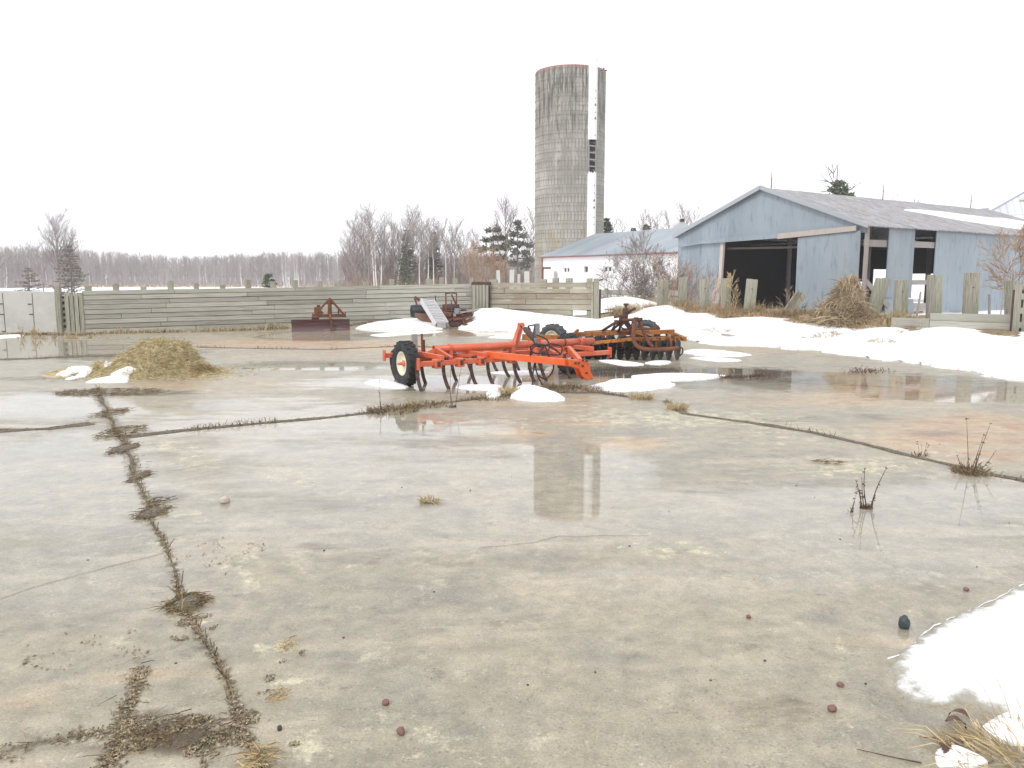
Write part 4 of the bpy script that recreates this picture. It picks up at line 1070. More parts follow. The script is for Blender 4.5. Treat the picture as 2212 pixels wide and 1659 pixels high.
# ---------------------------------------------------------------- generic gable building from ground corners
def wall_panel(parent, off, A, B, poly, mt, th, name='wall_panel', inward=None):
    mt = M['shedshade'] if inward else mt  # far walls take the colour with the indoor shade painted in
    """A,B ground points; poly in (s,z); thickness th away from the inward side"""
    d = Vector((B[0] - A[0], B[1] - A[1], 0)); u = d.normalized(); nrm = Vector((u.y, -u.x, 0)) * th
    mb = MB(); base = Vector((A[0], A[1], 0)); P = [base + u * s + Vector((0, 0, z)) for s, z in poly]
    mb.prism(P, nrm)
    ob = mb.build(name, mt, parent, off=off)
    offv = Vector(off)
    uvs(ob, lambda v, p: ((Vector(v) + offv - base).dot(u), v.z))
    return ob
def roof_slope(parent, off, e0, e1, r1, r0, mt, th=.05, name='roof', n=1):
    e0, e1, r1, r0 = map(Vector, (e0, e1, r1, r0)); nrm = (e1 - e0).cross(r0 - e0).normalized()
    if nrm.z < 0: nrm = -nrm
    NU, NV = 24, 8
    V = []; F = []
    for i in range(NU + 1):
        for j in range(NV + 1):
            a = e0.lerp(e1, i / NU); b2 = r0.lerp(r1, i / NU); q = a.lerp(b2, j / NV)
            q = q + nrm * (.03 * mnoise.noise((q.x * .35, q.y * .35, 2)) * n)
            V.append(q)
    W_ = NV + 1
    F = [(i * W_ + j, (i + 1) * W_ + j, (i + 1) * W_ + j + 1, i * W_ + j + 1) for i in range(NU) for j in range(NV)]
    m_ = len(V); V2 = V + [q - nrm * th for q in V]; F2 = F + [tuple(m_ + k for k in reversed(f)) for f in F]
    rim_ = [i * W_ for i in range(NU + 1)] + [NU * W_ + j for j in range(1, W_)] + [i * W_ + NV for i in range(NU - 1, -1, -1)] + [j for j in range(NV - 1, 0, -1)]
    for a, b2 in zip(rim_, rim_[1:] + rim_[:1]): F2.append((a, b2, m_ + b2, m_ + a))
    mb = MB(); mb.add(V2, F2); ob = mb.build(name, mt, parent, off=off)
    u = (e1 - e0).normalized(); up = (r0 - e0).normalized(); offv = Vector(off)
    uvs(ob, lambda v, p: ((Vector(v) + offv - e0).dot(u), (Vector(v) + offv - e0).dot(up)))
    return ob

# the galvanised shed
FA = Vector((9.25, 45.2, 0)); FB = Vector((15.45, 35.6, 0))
U = Vector((.82, .572, 0)).normalized(); LS = 23.0; EV = at(1853, 487, FB.y).z; Z0 = -.25
FAc = FA; BA = FA + U * LS; BB = FB + U * LS
off = (FB.x, FB.y, 0)
shed = thing('shed', 'big blue grey galvanised shed with a dark open doorway and missing side panels', 'shed', off)
fw = (FB - FA).length; fu = (FB - FA).normalized()
def fs(px): P = at_line(px, 600, FA, FB); return (Vector((P.x, P.y, 0)) - FA).dot(fu)
def fz(px, py): return at_line(px, py, FA, FB).z
EA = EV
AP = fz(1640, 409)
sL, sR_ = fs(1557), fs(1724)
zl, zr = fz(1557, 519), fz(1724, 514)
def apz(s): return EA + (AP - EA) * (1 - abs(s - fw / 2) / (fw / 2))
hd = 3.45
wall_panel(shed, off, FA, FB, [(0, Z0), (sL - .45, Z0), (sL, zl - .1), (0, zl - .25)], M['siding'], .04)
wall_panel(shed, off, FA, FB, [(0, zl - .2), (sL, zl), (sR_ + .3, zr + .05), (fw, zr + .1), (fw, EA), (fw / 2, AP), (0, EA)], M['siding'], .04, 'gable')
wall_panel(shed, off, FA - U * .12, FB - U * .12, [(sR_, Z0 + .25), (fw - .18, Z0 + .15), (fw - .18, zr + .18), (sR_, zr)], M['siding'], .04, 'sliding_door')
wall_panel(shed, off, FA - U * .2, FB - U * .2, [(.3, zl - .28), (sL * .6, zl - .16), (fs(1682), zr + .02), (fs(1682), zr + .26), (sL, zl + .08), (.3, zl - .08)], M['siding'], .06, 'door_track_cover')
wall_panel(shed, off, FA - U * .22, FB - U * .22, [(fs(1682) + .02, zr - .02), (fw - .35, fz(1836, 500)), (fw - .35, fz(1836, 489)), (fs(1682) + .02, zr + .24)], M['palewood'], .05, 'track_board')
# door post with the split lower board
def sbeam(sa, za_, sb_, zb2, wd, dp, mt, name, o_u=-.05, A=FA, uu=fu, dd=U):
    a = A + uu * sa + dd * o_u + Vector((0, 0, za_)); b2 = A + uu * sb_ + dd * o_u + Vector((0, 0, zb2))
    mb = MB(); mb.beam(a, b2, wd, dp, up=dd); return mb.build(name, M[mt], shed, off=off)
sbeam(sL + .02, 1.7, sL + .12, zl, .2, .15, 'palewood', 'door_post')
sbeam(sL - .3, Z0, sL - .02, 1.85, .42, .12, 'palewood', 'door_post_board', -.12)
sbeam(fw - .02, Z0, fw + .02, EA, .14, .14, 'greywood', 'corner_post', 0.05)
# inside: posts, girts, header
for s, u_ in ((2.9, 6), (fw - 3.6, 6), (2.9, 12), (fw - 3.6, 12), (2.9, 18), (fw - 3.6, 18)):
    a = FA + fu * s + U * u_; mb = MB(); mb.box(a + Vector((0, 0, 2.1)), (.2, .2, 4.6)); mb.build('inner_post', M['greywood'], shed, off=off)
for u_ in (6, 12, 18):
    sbeam(.2, 3.75, fw - .2, 3.75, .08, .3, 'greywood', 'tie_beam', u_)
sbeam(sL, zl - .42, sR_, zr - .42, .1, .2, 'barkdark', 'header', .5)
# side wall facing the posts
def ss_(px): P = at_line(px, 600, FB, BB); return (Vector((P.x, P.y, 0)) - FB).dot(U)
s1, s2, s3, s4 = ss_(1861), ss_(1913), ss_(1969), ss_(2018)
EB = EV
def sw(sa, sb_, za_=Z0, zb2=None, dz=0, name='wall_panel', za2=None):
    zb2 = EB - .02 if zb2 is None else zb2
    return wall_panel(shed, off, FB, BB, [(sa, za_), (sb_, za_ if za2 is None else za2), (sb_, zb2), (sa, zb2)], M['siding'], .04, name)
sw(s2, s3, .9); sw(s4 - .12, LS)
wall_panel(shed, off, FB, BB, [(s2 + .1, Z0), (s3 + .4, Z0), (s3 + .2, .85), (s2, .95)], M['siding'], .04)
for a_, b_2, zc, wd in ((.05, s2, 3.35, .3), (s3, s4, 3.38, .28), (s3, s4, 1.62, .22), (s3, s4, .52, .22)):
    sbeam(a_ - .1, zc, b_2 + .1, zc, .08, wd, 'greywood', 'girt', .06, FB, U, -fu) if False else None
    a = FB + U * (a_ - .05) - fu * .07 + Vector((0, 0, zc)); b2 = FB + U * (b_2 + .05) - fu * .07 + Vector((0, 0, zc))
    mb = MB(); mb.beam(a, b2, .06, wd); mb.build('girt', M['greywood'], shed, off=off)
a = FB + U * (s3 - .1) - fu * .10; b2 = FB + U * (s4 + .1) - fu * .10
mb = MB()
for k in range(6):
    q = a.lerp(b2, (k + .5) / 6); mb.beam(q + Vector((0, 0, Z0 if k > 3 else .25)), q + Vector((0, 0, .55 + .0)), (b2 - a).length / 6 - .02, .03, up=-fu)
mb.build('skirt_boards', M['palewood'], shed, off=off)
a = FB - fu * .02 + U * .1 + Vector((0, 0, 1.75)); b2 = FB + fu * .3 + U * 1.6 + Vector((0, 0, .55))
mb = MB(); mb.beam(a, b2, .06, .22); mb.build('fallen_brace', M['greywood'], shed, off=off)
# back walls: the far long wall with gaps open to the snow, and the far gable
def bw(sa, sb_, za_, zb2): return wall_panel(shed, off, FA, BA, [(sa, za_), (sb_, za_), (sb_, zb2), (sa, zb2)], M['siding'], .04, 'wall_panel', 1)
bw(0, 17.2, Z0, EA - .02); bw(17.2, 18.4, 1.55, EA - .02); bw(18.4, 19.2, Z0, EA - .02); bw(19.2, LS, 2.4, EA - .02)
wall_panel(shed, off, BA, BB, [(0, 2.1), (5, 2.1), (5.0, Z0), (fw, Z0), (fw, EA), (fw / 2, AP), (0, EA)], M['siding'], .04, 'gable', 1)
mb = MB(); P = [FA, FB, BB, BA]; mb.add([p + Vector((0, 0, .02)) for p in P], [(0, 1, 2, 3)]); mb.build('dirt_floor', M['shedshade'], shed, off=off)  # dirt floor in the same colour darkened for indoor shade
ov = .25
up_ = Vector((0, 0, 1))
def roof_pt(s, u_): return FA + fu * s + U * u_ + Vector((0, 0, apz(min(max(s, -9), fw + 9)) if 0 <= s <= fw else EA - (AP - EA) / (fw / 2) * (max(-s, s - fw)))) + Vector((0, 0, .06))
roof_slope(shed, off, roof_pt(fw + ov, -ov), roof_pt(fw + ov, LS + ov), roof_pt(fw / 2, LS + ov), roof_pt(fw / 2, -ov), M['roofmetal'])
roof_slope(shed, off, roof_pt(-ov, -ov), roof_pt(-ov, LS + ov), roof_pt(fw / 2, LS + ov), roof_pt(fw / 2, -ov), M['roofmetal'])
for sa, sb_ in ((-ov, fw / 2), (fw / 2, fw + ov)):
    mb = MB(); mb.beam(roof_pt(sa, -ov - .02) + Vector((0, 0, .0)), roof_pt(sb_, -ov - .02), .05, .2); mb.build('rake_trim', M['binmetal'], shed, off=off)
for px, uu_ in ((1659, .6), (1861, 10.5), (2040, 20.5)):
    mb = MB(); a = roof_pt(fw / 2, uu_); mb.tube([a, a + Vector((0, 0, .85))], [.03, .012], 5); mb.lathe([(0, .4), (.05, .45), (0, .5)], a, 'z', 8); mb.build('lightning_rod', M['darkrust'], shed, off=off)
# snow on the roof
mb = MB(); pts = []
out_ = [(2.3, 8.6), (3.4, 11.4), (4.3, 14.6), (4.95, 17.5), (5.4, 20), (5.55, 22.6), (4.7, 22.7), (3.6, 22.4), (2.9, 21), (2.55, 19.2), (2.8, 17.2), (2.6, 15.2), (2.45, 13.5), (2.2, 11.5)]
def rsn(s, u_, h): q = roof_pt(fw / 2 + s, u_); return q + Vector((0, 0, h))
cs = sum(p[0] for p in out_) / len(out_); cu = sum(p[1] for p in out_) / len(out_)
V = [rsn(cs, cu, .16)]; n_ = 0; ring = []
for i in range(len(out_)):
    a, b2 = out_[i], out_[(i + 1) % len(out_)]
    for k in range(6):
        t = k / 6; ring.append((a[0] + (b2[0] - a[0]) * t + .07 * mnoise.noise((i * 3.1 + t * 5, 1, 0)), a[1] + (b2[1] - a[1]) * t + .2 * mnoise.noise((i * 2.1 + t * 5, 4, 0))))
for j, (rr, hh_) in enumerate(((.5, .16), (.85, .13), (.97, .07), (1, -.05))):
    for q in ring: V.append(rsn(cs + (q[0] - cs) * rr, cu + (q[1] - cu) * rr, hh_))
n_ = len(ring); F = [(0, 1 + k, 1 + (k + 1) % n_) for k in range(n_)] + [(1 + j * n_ + k, 1 + (j + 1) * n_ + k, 1 + (j + 1) * n_ + (k + 1) % n_, 1 + j * n_ + (k + 1) % n_) for j in range(3) for k in range(n_)]
mb.add(V, F); ob = mb.build('roof_snow', M['snow'], None, off=V[0], smooth=True); ob.location = V[0]
tag(ob, 'long tapering sheet of snow lying on the shed roof slope', 'snow')

# the long white building
WA = Vector((at(1174, 600, 60).x, 60, 0)); WU = Vector((.55, -.835, 0)).normalized(); WV = Vector((.835, .55, 0))
WLn = 14.0; WB = WA + WU * WLn; off = (WA.x, WA.y, 0); WE = at(1174, 554, 60).z; WR = WE + 1.75
wb = thing('white_building', 'long low white metal building with a blue grey roof in front of the silo', 'building', off)
def wpt(s, v, z): return WA + WU * s + WV * v + Vector((0, 0, z))
# front wall with real window openings
wins = []
def wsz(px, py): P = at_line(px, py, WA, WB); return (Vector((P.x, P.y, 0)) - WA).dot(WU), P.z
for (x0, y0, x1, y1, two) in ((1218, 577.5, 1232.5, 589, 1), (1263.5, 575, 1272.5, 589, 0), (1305, 575, 1323, 588, 1)):
    a = wsz(x0, y1); b2 = wsz(x1, y0); wins.append((a[0], a[1], b2[0], b2[1], two))
cur = 0
for (a, z0, b2, z1, two) in wins:
    wall_panel(wb, off, WA, WB, [(cur, -.6), (a, -.6), (a, WE), (cur, WE)], M['white'], .1)
    wall_panel(wb, off, WA, WB, [(a, -.6), (b2, -.6), (b2, z0), (a, z0)], M['white'], .1)
    wall_panel(wb, off, WA, WB, [(a, z1), (b2, z1), (b2, WE), (a, WE)], M['white'], .1)
    cur = b2
    base = (a + b2) / 2
    mb = MB(); w_ = b2 - a; ps = wpt(base, .03, (z0 + z1) / 2)
    rw = Matrix.Rotation(math.atan2(WU.y, WU.x), 3, 'Z')
    for s_ in (-1, 1):
        mb.box(ps + WU * (w_ / 2 - .03) * s_, (.06, .14, z1 - z0 - .002), rw); mb.box(ps + Vector((0, 0, ((z1 - z0) / 2 - .03) * s_)), (w_ - .124, .14, .06), rw)
    if two: mb.box(ps, (.09, .12, z1 - z0 - .126), rw)
    fr = mb.build('window', M['white'] if two else M['concrete'], wb, off=off)
    mb = MB(); mb.box(ps + WV * .03, (w_ - .05, .01, z1 - z0 - .05), rw); mb.build('pane', M['glass'], fr, off=off)
wall_panel(wb, off, WA, WB, [(cur, -.6), (WLn, -.6), (WLn, WE), (cur, WE)], M['white'], .1)
Wd = 10.0
wall_panel(wb, off, WA + WV * Wd, WA, [(0, -.6), (Wd, -.6), (Wd, WE), (Wd / 2, WR), (0, WE)], M['white'], .1, 'gable')
wall_panel(wb, off, WB, WB + WV * Wd, [(0, -.6), (Wd, -.6), (Wd, WE), (Wd / 2, WR), (0, WE)], M['white'], .1, 'gable')
roof_slope(wb, off, wpt(-.2, -.3, WE - .02), wpt(WLn, -.3, WE - .02), wpt(WLn, Wd / 2, WR + .05), wpt(-.2, Wd / 2, WR + .05), M['roofgrey'])
roof_slope(wb, off, wpt(-.2, Wd + .3, WE - .02), wpt(WLn, Wd + .3, WE - .02), wpt(WLn, Wd / 2, WR + .05), wpt(-.2, Wd / 2, WR + .05), M['roofgrey'])
mb = MB(); mb.beam(wpt(-.2, -.34, WE - .1), wpt(WLn, -.34, WE - .1), .05, .06); mb.build('eave_trim', M['trim'], wb, off=off)
mb = MB(); mb.beam(wpt(0, -.13, -.5), wpt(0, -.13, WE - .1), .12, .07, up=(1, 0, 0)); mb.build('corner_trim', M['trim'], wb, off=off)
a = wsz(1176, 640)[0]; b2 = wsz(1192, 640)[0]; zt = wsz(1184, 579)[1]
mb = MB(); mb.beam(wpt(a, -.15, zt), wpt(b2, -.15, zt), .05, .12); mb.beam(wpt(a, -.15, -.5), wpt(a, -.15, zt), .1, .05, up=WV); dr = mb.build('door_frame', M['rust'], wb, off=off)
mb = MB(); mb.beam(wpt((a + b2) / 2, -.13, -.5), wpt((a + b2) / 2, -.13, zt - .06), b2 - a - .2, .03, up=WV); mb.build('door', M['white'], dr, off=off)
a = wsz(1206, 640)[0]; mb = MB(); mb.beam(wpt(a, -.3, -.5), wpt(a, -.3, wsz(1206, 586)[1]), .2, .12, up=WV); ob = mb.build('small_post', M['greywood'], None, off=wpt(a, -.3, 0)); ob.location = wpt(a, -.3, 0)
tag(ob, 'short grey post against the white wall left of the first window', 'post')
# snow on its roof
mb = MB(); q = wpt(wsz(1300, 560)[0], .5, WE + .22); mb.box((0, 0, 0), (2.0, 1.0, .06), Matrix.Rotation(math.atan2(WU.y, WU.x), 3, 'Z') @ Matrix.Rotation(R(19), 3, 'X')); ob = mb.build('roof_snow', M['snow'], bevel=.03); ob.location = q
tag(ob, 'small strip of snow near the eave of the white building roof', 'snow')

# grain bin behind
q = at(1473, 500, 78); zt = at(1473, 477, 78).z; ze = at(1473, 503, 78).z; rb = 30 / FPX * 78 * 1.15
bn_ = thing('grain_bin', 'small round metal grain bin with a conical roof left of the shed', 'grain bin', (q.x, 78, 0))
mb = MB(); mb.lathe([(rb, -.5), (rb, ze)], n=40); mb.build('bin_wall', M['binmetal'], bn_, smooth=True)
mb = MB(); mb.lathe([(rb + .1, ze - .03), (.2, zt - .1), (0, zt - .1)], n=40); mb.build('conical_roof', M['binmetal'], bn_)
mb = MB(); mb.lathe([(.22, zt - .15), (.22, zt + .12), (.28, zt + .13), (0, zt + .22)], n=16); mb.build('roof_cap', M['darkrust'], bn_)

# white barn at the far right, and a low grey shed between
q0 = at(2112, 462, 58); off = (q0.x, 58, 0)
barn = thing('white_barn', 'big white barn roof with a yellowed band rising at the right edge behind the shed', 'barn', off)
E0 = at(2124, 470, 56); Rg = at(2330, 352, 66)
d = Vector((8.0, -9.0, 0))
P0 = at(2124, 466, 60); P1 = at(2290, 373, 66)
e0 = P0; r0 = P1; dv = Vector((20, -10, 0))
roof_slope(barn, off, e0, e0 + dv, r0 + dv, r0, M['roofwhite'], .1)
mb = MB(); n1 = (dv).normalized()
f0 = e0.lerp(r0, .30) + dv * .03; f1 = e0.lerp(r0, .55) + dv * .02
nn = dv.cross(r0 - e0).normalized(); nn = nn if nn.z > 0 else -nn
mb.add([f0 + nn * .08, f0 + dv * .5 + nn * .08, f1 + dv * .5 + nn * .08, f1 + nn * .08], [(0, 1, 2, 3)])
mb.build('skylight_band', mat('yellowed plastic sheet', (.52, .52, .36), .5), barn, off=off)
a = Vector((e0.x, e0.y, 0)); b2 = a + dv
wall_panel(barn, off, a, b2, [(0, -.5), (dv.length, -.5), (dv.length, e0.z - .05), (0, e0.z - .05)], M['white'], .1)
bk = Vector((r0.x - e0.x, r0.y - e0.y, 0)); c2 = a + bk
wall_panel(barn, off, c2, a, [(0, -.5), (bk.length, -.5), (bk.length, e0.z - .1), (0, r0.z - .1)], M['white'], .1, 'gable')
mb = MB(); mb.beam(e0 + Vector((-.03, 0, .02)), r0 + Vector((-.03, 0, .02)), .12, .1); mb.build('rake_trim', M['binmetal'], barn, off=off)
q = at(2100, 456, 70); off = (q.x, 70, 0)
o = thing('grey_shed', 'small grey roofed shed between the galvanised shed and the white barn', 'shed', off)
a = at(2060, 458, 70); b2 = at(2135, 448, 70); roof_slope(o, off, at(2060, 475, 67), at(2150, 472, 67), b2, a, M['roofgrey'], .08)
mb = MB(); mb.box((q.x, 69.5, 2.5), (3, 3, 5.2)); mb.build('wall', M['white'], o, off=off)
# ---------------------------------------------------------------- wheels
def wheel(parent, c, R_, wd, rr, axis='x', face=-1, lugs=22, tyre='rubber', off=(0, 0, 0), rimm='rim', hubm='red'):
    """hub mesh > tyre, rim.  face: the side the dish shows on"""
    c = Vector(c); a = Vector((1, 0, 0)) if axis == 'x' else Vector((0, 1, 0))
    mb = MB(); mb.lathe([(0, face * (wd * .5 + .03)), (.022, face * (wd * .5 + .02)), (.03, face * wd * .25), (.055, face * wd * .22), (.055, -face * .02), (0, -face * .02)], c, axis, 14)
    hub = mb.build('wheel', M[hubm], parent, off=off, smooth=True)
    mb = MB(); h = wd / 2
    prof = [(rr, -h * .62), (rr + .015, -h * .8), (rr + (R_ - rr) * .45, -h), (R_ - .05, -h * .96), (R_ - .018, -h * .82), (R_ - .010, -h * .5), (R_ - .008, 0), (R_ - .010, h * .5), (R_ - .018, h * .82), (R_ - .05, h * .96), (rr + (R_ - rr) * .45, h), (rr + .015, h * .8), (rr, h * .62)]
    mb.lathe(prof, c, axis, 40)
    for k in range(lugs):
        for s_, ph in ((-1, 0), (1, .5)):
            t = 2 * math.pi * (k + ph) / lugs
            rad = Vector((0, math.cos(t), math.sin(t))) if axis == 'x' else Vector((math.cos(t), 0, math.sin(t)))
            tan = a.cross(rad)
            p = c + rad * (R_ - .006) + a * (h * .46 * s_)
            mb.beam(p - a * h * .36 + tan * .012 * s_, p + a * h * .36 - tan * .012 * s_, .055, .02, up=rad)
    mb.build('tyre', M[tyre], hub, off=off, smooth=False)
    mb = MB(); f = face
    mb.lathe([(rr + .004, f * h * .66), (rr + .012, f * h * .72), (rr - .012, f * h * .7), (rr - .03, f * h * .30), (rr - .05, f * h * .16), (.10, f * h * .05), (.075, f * h * .22), (.0, f * h * .22)], c, axis, 32)
    mb.lathe([(rr + .004, -f * h * .66), (rr - .012, -f * h * .7), (rr - .03, -f * h * .2), (.10, -f * h * .02), (0, -f * h * .02)], c, axis, 32)
    rim_ = mb.build('rim', M[rimm], hub, off=off, smooth=True)
    return hub

# ---------------------------------------------------------------- the red cultivator
BZ = .45
pA = zp(904, 787, BZ); pB = zp(1317, 761, BZ)
LC, rzc = seg_frame((pA.x, pA.y), (pB.x, pB.y))
cult = thing('cultivator', 'faded orange red field cultivator with black tyres and curved shanks standing on the wet concrete', 'cultivator', (pA.x, pA.y, 0), rzc)
CL = local_of((pA.x, pA.y, 0), rzc)
def cl(px, py, z): return CL(zp(px, py, z))
def cy_(px, py, yl):
    """ray meets the local plane y = yl"""
    a = CL(Vector((0, 0, H))); b2 = CL(Vector((0, 0, H)) + ray(px, py)); d = b2 - a; return a + d * ((yl - a.y) / d.y)
def part(name, mb, mt, bevel=0, smooth=False, par=None): return mb.build(name, M[mt] if isinstance(mt, str) else mt, par or cult, bevel=bevel, smooth=smooth)
yr = cl(830, 768, BZ).y; xr = cl(830, 768, BZ).x; ym = yr * .5
S = .085
bars = []
for (nm, x0, x1, y) in (('front_bar', 0, LC, 0), ('middle_bar', .25, LC - .25, ym), ('rear_bar', xr, LC - .05, yr)):
    mb = MB(); mb.box(((x0 + x1) / 2, y, BZ), (x1 - x0, S, S)); part(nm, mb, 'red', .012)
    for xe in (x0, x1):
        mb = MB(); mb.box((xe, y, BZ), (.025, .10, .2 if nm != 'middle_bar' else .12)); part('end_plate', mb, 'red', .004)
for x in (.42, 1.26, LC - 1.15, LC - .45):
    mb = MB(); mb.box((x, yr / 2, BZ + .088), (.07, yr + .1, .085)); part('side_rail', mb, 'red', .01)
# clamps with darker bolts on the front bar
for px in (921, 985.5, 1046, 1140, 1303):
    x = cl(px, 780, BZ).x
    mb = MB(); mb.box((x, 0, BZ - .01), (.13, .15, .15)); cp2 = part('clamp', mb, 'red', .015)
    mb = MB(); mb.box((x, -.08, BZ - .01), (.05, .02, .08)); mb.box((x + .045, -.085, BZ + .04), (.02, .03, .02)); part('clamp_bolt', mb, 'darkrust', 0, False, cp2)
for px, yy in ((1232, ym), (1150, ym), (860, yr), (1010, yr), (1190, yr)):
    x = cy_(px, 765, yy).x; mb = MB(); mb.box((x, yy, BZ), (.12, .13, .13)); part('clamp', mb, 'red', .015)
# rock shaft
ys_ = .55; RZ = cy_(1100, 741, ys_).z; RZ = (cy_(937, 752.5, ys_).z + cy_(1278, 738.5, ys_).z) / 2
xa, xb = cy_(937, 752, ys_).x, cy_(1281, 738, ys_).x; RT = .068
mb = MB(); mb.lathe([(RT - .012, xa + .01), (RT - .012, xa), (RT, xa), (RT, xb), (RT - .012, xb), (RT - .012, xb - .01)], (0, ys_, RZ), 'x', 28); part('rock_shaft', mb, 'red', 0, True)
mb = MB(); mb.lathe([(0, xa + .008), (RT - .012, xa + .008)], (0, ys_, RZ), 'x', 20); mb.lathe([(0, xb - .008), (RT - .012, xb - .008)], (0, ys_, RZ), 'x', 20); part('tube_mouth', mb, 'darkrust')
for px in (971, 1105, 1252, 1218):
    x = cy_(px, 745, ys_).x; wd = .05 if px != 1218 else .012
    mb = MB(); mb.lathe([(RT + .001, -wd / 2), (RT + .012, -wd / 2), (RT + .012, wd / 2), (RT + .001, wd / 2)], (x, ys_, RZ), 'x', 24, closed=True)
    if px != 1218: mb.box((x, ys_ - .06, (RZ + BZ) / 2 - .02), (.06, .03, RZ - BZ + .06)); mb.box((x, ys_ + .06, (RZ + BZ) / 2 - .02), (.06, .03, RZ - BZ + .06))
    part('bearing_strap', mb, 'red' if px != 1218 else 'darkrust')
# wheel arms and wheels
wx0 = .0; wy = .60
cw = CL(gp(877, 833)); wx0, wy = cw.x, cw.y
WR_ = .39
wheel(cult, (wx0, wy, WR_), WR_, .22, .205, 'x', -1, tyre='rubber')
cw2 = CL(gp(1229, 805)); cw2.y = max(cw2.y, .82); wheel(cult, (cw2.x, cw2.y, WR_), WR_, .22, .205, 'x', -1)
for x, xs2 in ((wx0, xa + .05), (cw2.x, cw2.x + .3)):
    mb = MB(); mb.beam((xs2, ys_, RZ), (xs2 + (.0), wy - .0, WR_), .05, .10); mb.beam((xs2 + .0, wy, WR_), (x, wy, WR_), .045, .045); (mb.beam((xs2, -.02, BZ + .05), (xs2 - .02, ys_, RZ), .06, .09) if x < 1 else None); part('wheel_arm', mb, 'red', .006)
mb = MB(); mb.lathe([(0, -.16), (.02, -.15), (.028, -.10), (.028, 0)], (wx0, wy, WR_), 'x', 12); part('axle_stub', mb, 'red', 0, True)
# uprights behind the near wheel
a = cy_(895, 722, 1.0); a0 = cy_(897, 756, 1.0)
mb = MB(); mb.beam(a0 - Vector((0, 0, .25)), a, .1, .04, up=(0, 1, 0)); part('transport_lock', mb, 'greywood')
for (px, t, bt, yy) in ((911, 721, 772, .9), (915.5, 734, 775, .95)):
    mb = MB(); mb.beam(cy_(px + 2, bt, yy), cy_(px, t, yy), .03, .03, up=(0, 1, 0)); part('lock_bar', mb, 'rust')
# diagonal braces on the left
mb = MB(); mb.beam(cl(915, 772, BZ + .03), cy_(940, 757, ys_), .07, .09); part('brace', mb, 'red', .006)
mb = MB(); mb.beam(cy_(905, 757, yr), cy_(972, 778, .1), .06, .05); part('brace', mb, 'red', .006)
mb = MB(); mb.beam(cy_(955, 764, ym), cy_(1040, 771, .1), .05, .05); part('brace', mb, 'red', .006)
# decal on the bar behind the rock shaft, lettering worn past reading
dy = yr * .5 - .05
a = cy_(985, 762, dy); b2 = cy_(1043, 765, dy)
mb = MB(); mb.beam(a, b2, .012, .085, up=(0, 0, 1)); part('decal_rail', mb, 'red')
mb = MB(); mb.beam(a.lerp(b2, .02) - Vector((0, .012, 0)), b2 - Vector((0, .012, 0)), .004, .05, h2=.066); dc = part('decal', mb, mat('worn pale decal', (.62, .60, .63), .6))
mb = MB()
for k in range(17):
    t = .08 + k * .052; p = a.lerp(b2, t) - Vector((0, .016, 0)); mb.box(p, (.012 if k % 3 else .02, .002, .028), Matrix.Rotation((k % 4 - 1.5) * .25, 3, 'Y'))
part('worn_lettering', mb, mat('dim red ink', (.36, .16, .17), .6), par=dc)
# tongue: two box beams meeting at the hitch
hx = cy_(1248, 785, -1.42)
tl0 = cl(1044, 765, .56); tl0 = cy_(1044, 765, .15)
hz = hx.z
mb = MB(); mb.beam(tl0, hx, .07, .115); part('tongue_beam', mb, 'redbright', .008)
tr0 = Vector((cy_(1226, 755, .1).x, .05, .56))
mb = MB(); mb.beam(tr0, hx + Vector((.09, .05, .02)), .07, .10); part('tongue_beam', mb, 'redbright', .008)
mb = MB(); mb.beam(cy_(1168, 748, .7), cy_(1200, 764, -.5), .05, .06); part('brace', mb, 'red', .006)
def cxy(px, py, yl=-1.5): return cy_(px, py, yl)
mb = MB(); P = [cxy(1228, 776), cxy(1252, 779), cxy(1266, 779), cxy(1272, 787), cxy(1273, 800), cxy(1280, 815), cxy(1266, 822), cxy(1256, 812), cxy(1250, 797), cxy(1228, 790)]
mb.prism(P, (0, -.03, 0)); part('hitch_plate', mb, 'redbright', .004)
mb = MB(); mb.prism([p + Vector((.0, .13, 0)) for p in P], (0, -.03, 0)); part('hitch_plate', mb, 'redbright', .004)
mb = MB(); q = cxy(1270, 806); mb.box(q + Vector((.06, .04, 0)), (.10, .06, .03)); mb.box(q + Vector((.06, .04, -.09)), (.10, .06, .03)); mb.box(q + Vector((.0, .05, -.04)), (.05, .14, .1)); part('clevis', mb, 'rust', .005)
for px, py in ((1240, 784), (1247, 784), (1256, 778), (1264, 779), (1264, 805), (1256, 790)):
    q = cxy(px, py) + Vector((0, -.045, 0)); mb = MB(); mb.lathe([(0, -.01), (.018, -.01), (.018, .02), (0, .02)], q, 'y', 6); part('bolt', mb, 'darkrust')
# timber propping the tongue
st0 = gp(1204, 836); q1 = zp(1199, 786, .5); q1 = at(1198, 786, st0.y)
mb = MB(); mb.beam(st0 - Vector((0, 0, .05)), q1, .085, .07, up=(0, 1, 0)); ob = mb.build('prop_timber', M['palewood'], None, off=st0, bevel=.006); ob.location = st0
tag(ob, 'pale wooden stake propping up the cultivator tongue', 'timber')
